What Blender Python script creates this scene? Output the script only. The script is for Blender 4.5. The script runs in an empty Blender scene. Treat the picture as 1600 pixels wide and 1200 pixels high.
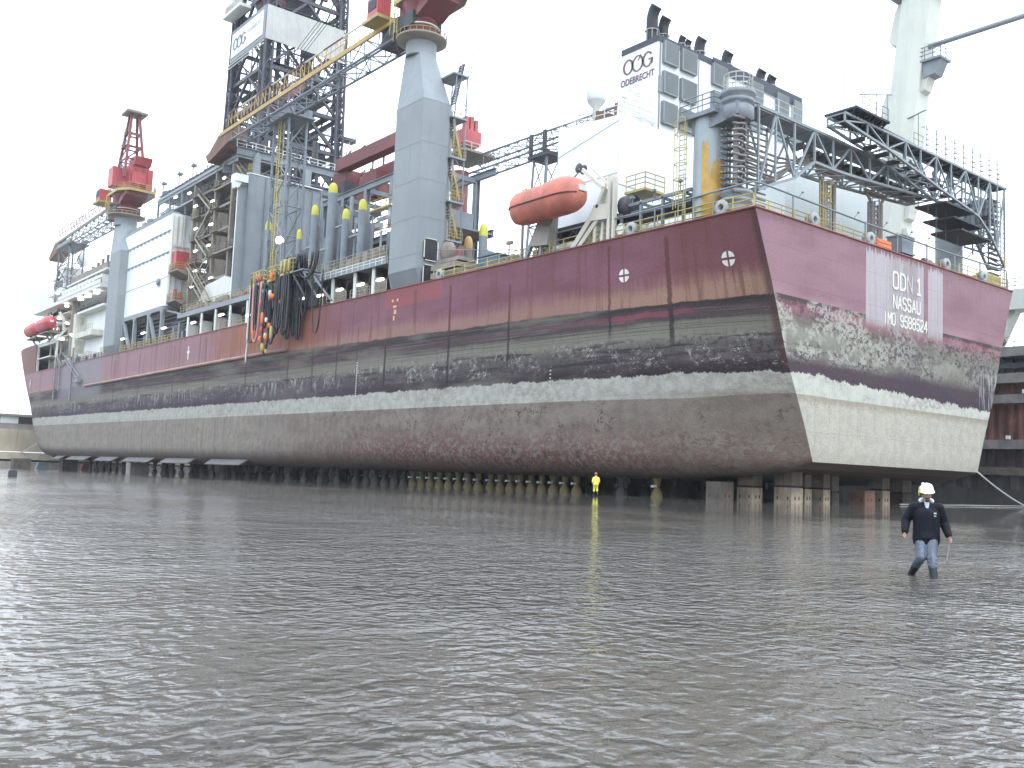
import bpy, bmesh, math, random
from mathutils import Vector, Matrix
random.seed(7)
PI = math.pi
sc = bpy.context.scene
COL = sc.collection

# ------------------------------------------------------------------ camera
CAM_LOC = Vector((-54.9115, -41.4101, 1.62))
CAM_ROT = Matrix(((0.7771538, -0.0882175, -0.6230968), (-0.6280081, -0.0450448, -0.7769021), (0.0404691, 0.9950822, -0.0904080)))
cd = bpy.data.cameras.new('camera')
cam = bpy.data.objects.new('camera', cd)
COL.objects.link(cam)
cam.matrix_world = Matrix.Translation(CAM_LOC) @ CAM_ROT.to_4x4()
cd.sensor_width = 36.0
cd.lens = 33.373
cd.clip_start = 0.1
cd.clip_end = 6000
sc.camera = cam

# ------------------------------------------------------------------ sky and sun (overcast)
W = bpy.data.worlds.new('World'); sc.world = W; W.use_nodes = True
nt = W.node_tree; nt.nodes.clear()
wo = nt.nodes.new('ShaderNodeOutputWorld'); bg = nt.nodes.new('ShaderNodeBackground')
sky = nt.nodes.new('ShaderNodeTexSky'); sky.sky_type = 'NISHITA'; sky.sun_disc = False
SUN_EL, SUN_AZ = math.radians(46), math.radians(192)      # azimuth clockwise from +y
sky.sun_elevation = SUN_EL; sky.sun_rotation = SUN_AZ
tc = nt.nodes.new('ShaderNodeTexCoord'); nz = nt.nodes.new('ShaderNodeTexNoise')
nz.inputs['Scale'].default_value = 1.7; nz.inputs['Detail'].default_value = 5
cr = nt.nodes.new('ShaderNodeValToRGB')
cr.color_ramp.elements[0].position = .3; cr.color_ramp.elements[0].color = (8.8, 9.4, 10.3, 1)
cr.color_ramp.elements[1].position = .75; cr.color_ramp.elements[1].color = (11.2, 11.7, 12.4, 1)
mx = nt.nodes.new('ShaderNodeMixRGB'); mx.inputs[0].default_value = .93
nt.links.new(tc.outputs['Generated'], nz.inputs['Vector']); nt.links.new(nz.outputs['Fac'], cr.inputs['Fac'])
sx = nt.nodes.new('ShaderNodeSeparateXYZ'); nt.links.new(tc.outputs['Generated'], sx.inputs[0])
mr = nt.nodes.new('ShaderNodeMapRange'); nt.links.new(sx.outputs[2], mr.inputs[0]); mr.inputs[1].default_value = .15; mr.inputs[2].default_value = .8
zt_ = nt.nodes.new('ShaderNodeMixRGB'); zt_.blend_type = 'MULTIPLY'; zt_.inputs[2].default_value = (1.28, 1.42, 1.60, 1)   # cloud deck is bluer overhead
nt.links.new(mr.outputs[0], zt_.inputs[0]); nt.links.new(cr.outputs[0], zt_.inputs[1])
nt.links.new(sky.outputs[0], mx.inputs[1]); nt.links.new(zt_.outputs[0], mx.inputs[2])
nt.links.new(mx.outputs[0], bg.inputs['Color']); bg.inputs['Strength'].default_value = .15
nt.links.new(bg.outputs[0], wo.inputs[0])
sd = bpy.data.lights.new('sun', 'SUN'); sd.energy = 0.9; sd.angle = math.radians(22); sd.color = (1, .97, .93)
sun = bpy.data.objects.new('sun', sd); COL.objects.link(sun)
dv = Vector((math.sin(SUN_AZ)*math.cos(SUN_EL), math.cos(SUN_AZ)*math.cos(SUN_EL), math.sin(SUN_EL)))
sun.rotation_euler = dv.to_track_quat('Z', 'Y').to_euler()
sc.view_settings.view_transform = 'Standard'; sc.view_settings.look = 'None'
sc.view_settings.gamma = 1; sc.view_settings.exposure = 0.56
try: sc.view_settings.use_curve_mapping = False
except Exception: pass

# ------------------------------------------------------------------ node helpers
class N:
    """tiny expression builder for shader nodes"""
    def __init__(s, name):
        s.m = bpy.data.materials.new(name); s.m.use_nodes = True
        s.t = s.m.node_tree; s.t.nodes.clear()
        s.out = s.t.nodes.new('ShaderNodeOutputMaterial'); s.b = s.t.nodes.new('ShaderNodeBsdfPrincipled')
        s.t.links.new(s.b.outputs[0], s.out.inputs[0])
        s.tc = s.t.nodes.new('ShaderNodeTexCoord'); s.P = s.tc.outputs['Object']
    def L(s, a, sock):
        if isinstance(a, bpy.types.NodeSocket): s.t.links.new(a, sock)
        elif isinstance(a, (tuple, list)):
            sock.default_value = tuple(a)+(1,) if len(a) == 3 and sock.type == 'RGBA' else tuple(a)
        else: sock.default_value = a
    def math(s, op, a, b=0.0, clamp=False):
        n = s.t.nodes.new('ShaderNodeMath'); n.operation = op; n.use_clamp = clamp
        s.L(a, n.inputs[0]); s.L(b, n.inputs[1]); return n.outputs[0]
    def xyz(s):
        n = s.t.nodes.new('ShaderNodeSeparateXYZ'); s.t.links.new(s.P, n.inputs[0]); return n.outputs
    def comb(s, x, y, z):
        n = s.t.nodes.new('ShaderNodeCombineXYZ'); s.L(x, n.inputs[0]); s.L(y, n.inputs[1]); s.L(z, n.inputs[2]); return n.outputs[0]
    def map(s, sx, sy, sz, off=(0,0,0)):
        n = s.t.nodes.new('ShaderNodeMapping'); s.t.links.new(s.P, n.inputs[0])
        n.inputs['Scale'].default_value = (sx, sy, sz); n.inputs['Location'].default_value = off; return n.outputs[0]
    def noise(s, vec, scale=1., detail=4., rough=.55, dist=0.):
        n = s.t.nodes.new('ShaderNodeTexNoise'); s.t.links.new(vec, n.inputs['Vector'])
        n.inputs['Scale'].default_value = scale; n.inputs['Detail'].default_value = detail
        n.inputs['Roughness'].default_value = rough; n.inputs['Distortion'].default_value = dist; return n.outputs['Fac']
    def step(s, v, lo, hi):
        n = s.t.nodes.new('ShaderNodeMapRange'); n.interpolation_type = 'SMOOTHSTEP'
        s.L(v, n.inputs[0]); n.inputs[1].default_value = lo; n.inputs[2].default_value = hi
        n.inputs[3].default_value = 0; n.inputs[4].default_value = 1; return n.outputs[0]
    def ramp(s, v, stops, lo=0, hi=1, interp='LINEAR'):
        m = s.math('DIVIDE', s.math('SUBTRACT', v, lo), hi-lo)
        n = s.t.nodes.new('ShaderNodeValToRGB'); n.color_ramp.interpolation = interp
        e = n.color_ramp.elements
        while len(e) > 1: e.remove(e[-1])
        for i, (p, c) in enumerate(stops):
            q = e[0] if i == 0 else e.new((p-lo)/(hi-lo))
            q.position = (p-lo)/(hi-lo); q.color = tuple(c)+(1,)
        s.t.links.new(m, n.inputs[0]); return n.outputs[0]
    def mix(s, f, a, b, mode='MIX'):
        n = s.t.nodes.new('ShaderNodeMixRGB'); n.blend_type = mode
        s.L(f, n.inputs[0]); s.L(a, n.inputs[1]); s.L(b, n.inputs[2]); return n.outputs[0]
    def bump(s, h, strength=.3, dist=.02):
        n = s.t.nodes.new('ShaderNodeBump'); n.inputs['Strength'].default_value = strength
        n.inputs['Distance'].default_value = dist; s.t.links.new(h, n.inputs['Height']); s.t.links.new(n.outputs[0], s.b.inputs['Normal'])
    def done(s, col, rough=.5, metal=0.):
        s.L(col, s.b.inputs['Base Color']); s.L(rough, s.b.inputs['Roughness']); s.b.inputs['Metallic'].default_value = metal
        return s.m

def paint(name, rgb, rough=.5, var=.25, dirt=(.16, .11, .07), amt=.35, sc1=.35, streak=.9, bump=.06, metal=0.):
    n = N(name)
    big = n.noise(n.P, sc1, 5, .6)
    st = n.noise(n.map(streak*1.6, streak*1.6, streak*.13), 1.6, 5, .65)
    fine = n.noise(n.P, 9, 3, .6)
    c = n.mix(n.step(big, .35, .7), tuple(v*(1-var) for v in rgb), tuple(min(1, v*(1+var*.35)) for v in rgb))
    m = n.math('MULTIPLY', n.step(st, .5, .78), amt)
    c = n.mix(m, c, dirt)
    c = n.mix(n.math('MULTIPLY', n.step(fine, .58, .75), amt*.5), c, dirt)
    n.bump(n.noise(n.P, 1.2, 3), bump, .03)
    return n.done(c, n.math('ADD', n.math('MULTIPLY', big, .2), rough-.1), metal)

def emit(name, rgb, s):
    n = N(name); n.b.inputs['Base Color'].default_value = (.8, .8, .8, 1)
    n.b.inputs['Emission Color'].default_value = tuple(rgb)+(1,); n.b.inputs['Emission Strength'].default_value = s
    return n.m

M = {}
M['white'] = paint('white_paint', (.72, .76, .755), .5, .08, (.38, .34, .26), .3, .3, .5)
M['offwhite'] = paint('old_white_paint', (.62, .63, .58), .55, .12, (.34, .28, .2), .3)
M['cream'] = paint('cream_paint', (.55, .53, .45), .6, .15, (.28, .2, .12), .4)
M['pedestal'] = paint('light_grey_paint', (.225, .25, .256), .6, .14, (.15, .145, .13), .35, .15, .5)
M['wallgrey'] = paint('grey_paint', (.235, .265, .275), .55, .12, (.14, .13, .12), .25)
M['steelgrey'] = paint('structural_grey', (.19, .215, .235), .55, .2, (.12, .09, .07), .4)
M['derrick'] = paint('dark_derrick_paint', (.055, .058, .07), .55, .3, (.08, .05, .035), .4)
M['darksteel'] = paint('dark_steel', (.045, .046, .052), .6, .3, (.09, .05, .03), .4)
M['black'] = paint('black_steel', (.02, .02, .024), .6, .3, (.05, .035, .03), .3)
M['maroon'] = paint('maroon_paint', (.19, .045, .045), .5, .2, (.1, .05, .04), .4)
M['red'] = paint('red_paint', (.42, .07, .075), .45, .2, (.2, .06, .05), .3)
M['rust'] = paint('rusty_steel', (.2, .11, .075), .8, .3, (.09, .045, .03), .6)
M['brown'] = paint('brown_grey_steel', (.24, .21, .17), .7, .25, (.14, .08, .05), .5)
M['yellow'] = paint('yellow_paint', (.44, .37, .12), .5, .2, (.25, .17, .08), .4)
M['yellowdull'] = paint('worn_yellow_paint', (.42, .33, .12), .6, .25, (.2, .12, .06), .5)
M['yellowcap'] = paint('yellow_green_cap', (.52, .5, .05), .5, .15, (.3, .25, .08), .3)
M['ochre'] = paint('ochre_paint', (.45, .3, .09), .6, .2, (.22, .13, .07), .4)
M['orange'] = paint('faded_orange_fibreglass', (.54, .165, .11), .6, .3, (.52, .24, .19), .5, .5, .5)
M['orangebright'] = paint('bright_orange', (.75, .16, .04), .5, .1, (.4, .1, .04), .2)
M['redboat'] = paint('red_fibreglass', (.5, .07, .08), .5, .15, (.35, .06, .06), .3)
M['blue'] = paint('blue_machine', (.06, .17, .28), .5, .2, (.05, .06, .08), .3)
M['teal'] = paint('teal_tarpaulin', (.08, .45, .36), .6, .2, (.1, .2, .18), .2)
M['rubber'] = paint('black_rubber', (.014, .014, .017), .45, .2, (.05, .05, .05), .3)
M['pinkhose'] = paint('pink_hose', (.5, .25, .22), .6, .1, (.3, .15, .12), .3)
M['rope'] = paint('rope_fibre', (.5, .5, .48), .8, .1, (.3, .3, .28), .3, 4)
M['louver'] = paint('louver_grey', (.22, .24, .24), .6, .12, (.14, .14, .14), .3)
M['navy'] = paint('black_band', (.03, .035, .05), .55, .2, (.05, .05, .06), .3)
M['scaffold'] = paint('galvanised_scaffold', (.17, .18, .19), .55, .2, (.12, .09, .07), .4)
M['logo'] = paint('logo_maroon', (.14, .07, .085), .6, .1, (.1, .06, .06), .1)
M['logogrey'] = paint('logo_grey', (.07, .075, .085), .6, .1, (.1, .1, .1), .1)
M['logofaint'] = paint('faded_logo_grey', (.42, .45, .47), .6, .1, (.4, .4, .4), .1)
M['letter'] = paint('white_letter_paint', (.66, .64, .58), .6, .1, (.45, .4, .35), .3)
M['letterfaint'] = paint('worn_letter_paint', (.48, .47, .45), .6, .15, (.3, .28, .27), .5)
M['markorange'] = paint('orange_mark_paint', (.6, .33, .2), .6, .1, (.4, .2, .15), .3)
M['lamp'] = emit('lit_lamp', (1, 1, 1), 6.0)
M['concrete'] = paint('concrete', (.32, .30, .26), .85, .25, (.13, .11, .09), .5, .3)
M['blockconcrete'] = paint('wet_block_concrete', (.40, .33, .24), .8, .4, (.07, .05, .04), .7, .5, 1.4)
M['timber'] = paint('wet_timber', (.10, .082, .065), .8, .4, (.05, .04, .03), .6, .8, 1.5)
M['sheetpile'] = paint('rusty_sheet_pile', (.19, .08, .06), .85, .4, (.05, .035, .035), .7, .4, 1.0)
M['ledge'] = paint('dock_ledge_concrete', (.2, .19, .175), .85, .3, (.06, .06, .055), .6, .5)
M['cranewhite'] = paint('greenish_white_crane_paint', (.52, .54, .47), .55, .1, (.4, .4, .34), .4, .12, .5)

# ------------------------------------------------------------------ mesh builder
class G:
    def __init__(s): s.v = []; s.f = []; s.sm = []
    def add(s, vs, fs, smooth=False):
        o = len(s.v); s.v += [tuple(v) for v in vs]
        for f in fs: s.f.append(tuple(i+o for i in f)); s.sm.append(smooth)
        return s
    def box(s, x0, x1, y0, y1, z0, z1):
        vs = [(x, y, z) for z in (z0, z1) for y in (y0, y1) for x in (x0, x1)]
        return s.add(vs, [(0,2,3,1), (4,5,7,6), (0,1,5,4), (2,6,7,3), (0,4,6,2), (1,3,7,5)])
    def frame(s, p, q, up=(0,0,1)):
        p = Vector(p); q = Vector(q); d = (q-p); l = d.length
        if l < 1e-6: return None
        d /= l; u = Vector(up)
        if abs(d.dot(u)) > .97: u = Vector((0,1,0)) if abs(d.y) < .9 else Vector((1,0,0))
        a = d.cross(u).normalized(); b = a.cross(d).normalized()
        return p, q, d, a, b
    def beam(s, p, q, w=.2, h=None, up=(0,0,1)):
        h = h or w; fr = s.frame(p, q, up)
        if not fr: return s
        p, q, d, a, b = fr; vs = []
        for c in (p, q):
            for i, j in ((-1,-1), (1,-1), (1,1), (-1,1)): vs.append(c+a*w/2*i+b*h/2*j)
        return s.add(vs, [(0,1,2,3)[::-1], (4,5,6,7), (0,1,5,4), (1,2,6,5), (2,3,7,6), (3,0,4,7)])
    def ibeam(s, p, q, w=.4, h=.8, t=.06, up=(0,0,1)):
        fr = s.frame(p, q, up); 
        if not fr: return s
        p, q, d, a, b = fr
        s.beam(p, q, t, h-2*t, up)
        s.beam(p+b*(h/2-t/2), q+b*(h/2-t/2), w, t, up); s.beam(p-b*(h/2-t/2), q-b*(h/2-t/2), w, t, up)
        return s
    def tube(s, p, q, r=.1, r2=None, n=6, cap=True):
        r2 = r if r2 is None else r2; fr = s.frame(p, q)
        if not fr: return s
        p, q, d, a, b = fr; vs = []
        for c, rr in ((p, r), (q, r2)):
            for i in range(n):
                t = 2*PI*i/n; vs.append(c+(a*math.cos(t)+b*math.sin(t))*rr)
        fs = [(i, (i+1) % n, n+(i+1) % n, n+i) for i in range(n)]
        s.add(vs, fs, n > 6)
        if cap: s.add(vs, [tuple(range(n))[::-1], tuple(range(n, 2*n))])
        return s
    def path(s, pts, r=.05, n=6, rs=None):
        pts = [Vector(p) for p in pts]; vs = []; m = len(pts); ref = None
        for k, p in enumerate(pts):
            d = (pts[min(k+1, m-1)]-pts[max(k-1, 0)]).normalized()
            if ref is None: ref = Vector((0,0,1)) if abs(d.z) < .9 else Vector((1,0,0))
            a = d.cross(ref).normalized(); b = a.cross(d).normalized(); ref = b
            rr = rs[k] if rs else r
            for i in range(n):
                t = 2*PI*i/n; vs.append(p+(a*math.cos(t)+b*math.sin(t))*rr)
        fs = [(k*n+i, k*n+(i+1) % n, (k+1)*n+(i+1) % n, (k+1)*n+i) for k in range(m-1) for i in range(n)]
        fs += [tuple(range(n))[::-1], tuple(range((m-1)*n, m*n))]
        return s.add(vs, fs, True)
    def lathe(s, c, prof, n=24, axis='z'):
        c = Vector(c); vs = []
        for r, h in prof:
            for i in range(n):
                t = 2*PI*i/n; u, w = r*math.cos(t), r*math.sin(t)
                vs.append(c+(Vector((u, w, h)) if axis == 'z' else Vector((h, u, w)) if axis == 'x' else Vector((u, h, w))))
        m = len(prof)
        fs = [(k*n+i, k*n+(i+1) % n, (k+1)*n+(i+1) % n, (k+1)*n+i) for k in range(m-1) for i in range(n)]
        s.add(vs, fs, True)
        s.add(vs, [tuple(range(n))[::-1], tuple(range((m-1)*n, m*n))])
        return s
    def prism(s, poly, lo, hi, axis='x'):
        """extrude polygon (2d) along an axis; axis x: poly=(y,z); y: (x,z); z: (x,y)"""
        n = len(poly); vs = []
        for h in (lo, hi):
            for a, b in poly: vs.append((h, a, b) if axis == 'x' else (a, h, b) if axis == 'y' else (a, b, h))
        fs = [(i, (i+1) % n, n+(i+1) % n, n+i) for i in range(n)]+[tuple(range(n))[::-1], tuple(range(n, 2*n))]
        return s.add(vs, fs)
    def loft(s, rings, smooth=False, cap=True):
        n = len(rings[0]); vs = [p for r in rings for p in r]
        fs = [(k*n+i, k*n+(i+1) % n, (k+1)*n+(i+1) % n, (k+1)*n+i) for k in range(len(rings)-1) for i in range(n)]
        s.add(vs, fs, smooth)
        if cap: s.add(vs, [tuple(range(n))[::-1], tuple(range((len(rings)-1)*n, len(rings)*n))])
        return s
    def ellipsoid(s, c, rx, ry, rz, n=12, m=8):
        vs = []; c = Vector(c)
        for k in range(m+1):
            t = PI*k/m
            for i in range(n):
                p = 2*PI*i/n; vs.append(c+Vector((rx*math.sin(t)*math.cos(p), ry*math.sin(t)*math.sin(p), rz*math.cos(t))))
        fs = [(k*n+i, (k+1)*n+i, (k+1)*n+(i+1) % n, k*n+(i+1) % n) for k in range(m) for i in range(n)]
        return s.add(vs, fs, True)
    def truss(s, p, q, w, h, n, rc=.12, rb=.07, w2=None, h2=None, up=(0,0,1), sides='tblr', m=4):
        """four-chord box truss between p and q (p,q = centre of section)"""
        w2 = w if w2 is None else w2; h2 = h if h2 is None else h2
        p, q, d, a, b = s.frame(p, q, up); R = []
        for k in range(n+1):
            t = k/n; c = p.lerp(q, t); ww = w+(w2-w)*t; hh = h+(h2-h)*t
            R.append([c+a*ww/2*i+b*hh/2*j for i, j in ((-1,-1), (1,-1), (1,1), (-1,1))])
        for i in range(4): s.tube(R[0][i], R[n][i], rc, n=6)
        fc = {'b': (0,1), 'r': (1,2), 't': (2,3), 'l': (3,0)}
        for k in range(n+1):
            for i in range(4): s.tube(R[k][i], R[k][(i+1) % 4], rb, n=m, cap=False)
        for k in range(n):
            for sd_ in sides:
                i, j = fc[sd_]
                if k % 2: i, j = j, i
                s.tube(R[k][i], R[k+1][j], rb, n=m, cap=False)
        return s
    def rail(s, pts, h=1.1, step=1.6, r=.035, bars=3):
        for a, b in zip(pts[:-1], pts[1:]):
            a = Vector(a); b = Vector(b); l = (b-a).length
            k = max(1, int(round(l/step)))
            for i in range(k+1):
                c = a.lerp(b, i/k); s.tube(c, c+Vector((0,0,h)), r*1.15, n=4, cap=False)
            for j in range(bars):
                z = Vector((0,0,h*(j+1)/bars)); s.tube(a+z, b+z, r, n=4, cap=False)
        return s
    def ladder(s, p, q, w=.5, side=(1,0,0), r=.035, cage=False, step=.45, out=(0,-1,0)):
        p = Vector(p); q = Vector(q); sv = Vector(side)*w/2
        s.tube(p-sv, q-sv, r, n=4); s.tube(p+sv, q+sv, r, n=4)
        k = int((q-p).length/step)
        for i in range(1, k): c = p.lerp(q, i/k); s.tube(c-sv, c+sv, r*.8, n=4, cap=False)
        if cage:
            ov = Vector(out)*.7; kk = max(2, int((q-p).length/1.2))
            for i in range(2, kk+1):
                c = p.lerp(q, i/kk); pts = [c-sv*1.3, c-sv*1.5+ov*.6, c+ov, c+sv*1.5+ov*.6, c+sv*1.3]
                for a, b in zip(pts[:-1], pts[1:]): s.tube(a, b, r*.8, n=4, cap=False)
            for o in (-sv*1.5+ov*.6, ov, sv*1.5+ov*.6): s.tube(p.lerp(q, .15)+o, q+o, r*.8, n=4, cap=False)
        return s
    def stair(s, p, q, w=.9, side=(1,0,0)):
        p = Vector(p); q = Vector(q); sv = Vector(side)*w/2
        for sg in (-1, 1):
            s.beam(p+sv*sg, q+sv*sg, .08, .28); s.tube(p+sv*sg+Vector((0,0,1)), q+sv*sg+Vector((0,0,1)), .035, n=4)
        k = max(2, int(abs(q.z-p.z)/.3))
        for i in range(k): c = p.lerp(q, (i+.5)/k); s.beam(c-sv, c+sv, .25, .04)
        return s

ORG = {}
def thing(name, label, cat, loc=(0,0,0), group=None):
    o = bpy.data.objects.new(name, None); COL.objects.link(o); o.location = loc; o.empty_display_size = .5
    o['label'] = label; o['category'] = cat
    if group: o['group'] = group
    ORG[o.name] = Vector(loc); return o
def part(name, g, mat, parent=None, label=None, kind=None, org=None):
    me = bpy.data.meshes.new(name)
    off = ORG[parent.name] if parent else (Vector(org) if org else Vector((0,0,0)))
    me.from_pydata([tuple(Vector(v)-off) for v in g.v], [], g.f)
    me.polygons.foreach_set('use_smooth', g.sm); me.update()
    me.materials.append(M[mat] if isinstance(mat, str) else mat)
    o = bpy.data.objects.new(name, me); COL.objects.link(o)
    if parent: o.parent = parent
    else: o.location = off
    ORG[o.name] = off
    if label: o['label'] = label
    if kind: o['kind'] = kind
    return o
def single(name, g, mat, label, cat, group=None, org=(0,0,0)):
    o = part(name, g, mat, None, label, org=org); o['category'] = cat
    if group: o['group'] = group
    return o
def struct(name, g, mat): return part(name, g, mat, None, None, 'structure')
def children(o): return [c for c in COL.objects if c.parent == o]
def copy_tree(o, parent=None):
    c = o.copy(); COL.objects.link(c); c.parent = parent
    for ch in children(o): copy_tree(ch, c)
    return c
def text_mesh(body, size, ext=.02, sx=1., bold=0., space=1.):
    cu = bpy.data.curves.new('lettering', 'FONT'); cu.body = body; cu.size = size; cu.extrude = ext; cu.offset = bold
    cu.space_character = space; cu.align_x = 'CENTER'
    ob = bpy.data.objects.new('lettering', cu); COL.objects.link(ob)
    bpy.context.view_layer.update(); dg = bpy.context.evaluated_depsgraph_get()
    me = bpy.data.meshes.new_from_object(ob.evaluated_get(dg)); bpy.data.objects.remove(ob); bpy.data.curves.remove(cu)
    g = G(); g.add([(v.co.x*sx, v.co.y, v.co.z) for v in me.vertices], [tuple(p.vertices) for p in me.polygons])
    bpy.data.meshes.remove(me); return g
def place(g, ex, ey, ez, o):
    """map local text axes (x right, y up, z out) to the world"""
    ex, ey, ez, o = Vector(ex), Vector(ey), Vector(ez), Vector(o)
    g.v = [tuple(o+ex*v[0]+ey*v[1]+ez*v[2]) for v in g.v]; return g
def zwater(y): 
    u = (y-14)/12; return -.0135*12*(math.log(1+math.exp(u)) if u < 30 else u)
def zkeel(y): return 1.5-.0078*max(y, 0)+1.65*math.exp(-max(y, 0)/4.6)
# ================================================================== HULL
def interp(tab, z):
    if z <= tab[0][0]: return tab[0][1]
    for (a, b), (c, d) in zip(tab[:-1], tab[1:]):
        if z <= c: return b+(d-b)*(z-a)/(c-a)
    return tab[-1][1]
YI = [(-2, 182), (0, 193.7), (1.3, 202.6), (3.9, 209.2), (7.3, 213.7), (11.8, 217.5), (15.5, 222), (18.6, 226), (23.9, 231.8), (28.3, 235.8)]
NS = [(1.5, 8.2), (3.14, 7.5), (5.8, 6.4), (8.1, 5.3), (10.6, 4.05), (15.24, 2.45), (21.2, 0)]
BEAM = 41.2
def xport(y, z):
    x = interp(NS, z)*math.exp(-y/8.0) if y < 60 else 0
    y0 = interp(YI, z)-9.15; t = (y-y0)/55.
    if t > 0: x += 20.6*min(1, t)**2.2
    R = 2.6*(1-math.exp(-y/6)); zk = zkeel(y)
    if R > .05 and z < zk+R: x += R-math.sqrt(max(0, R*R-(zk+R-z)**2))
    return min(x, 20.6)
YS = [0, .8, 1.7, 2.7, 4, 5.5, 7.5, 10, 13, 17, 22, 28, 35, 45, 60, 80, 100, 120, 140, 155, 165, 172]+[172+k*2.2 for k in range(1, 51)]
YS = [y for y in YS if y < 281]
TL = [0, .006, .018, .035, .06, .09, .12, .16, .22, .3, .4, .5, .6, .72, .82, .92, 1]
def zlev(y, t): zk = zkeel(y); return zk+(21.2-zk)*t
def solidify_port(zf, ys, ts, mirror=False):
    g = G(); n = len(ts); vs = []
    for y in ys:
        for t in ts:
            z = zf(y, t); x = xport(y, z); vs.append((BEAM-x if mirror else x, y, z))
    fs = []
    for i in range(len(ys)-1):
        for j in range(n-1):
            f = (i*n+j, i*n+j+1, (i+1)*n+j+1, (i+1)*n+j); fs.append(f[::-1] if mirror else f)
    return g.add(vs, fs, True)

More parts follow.
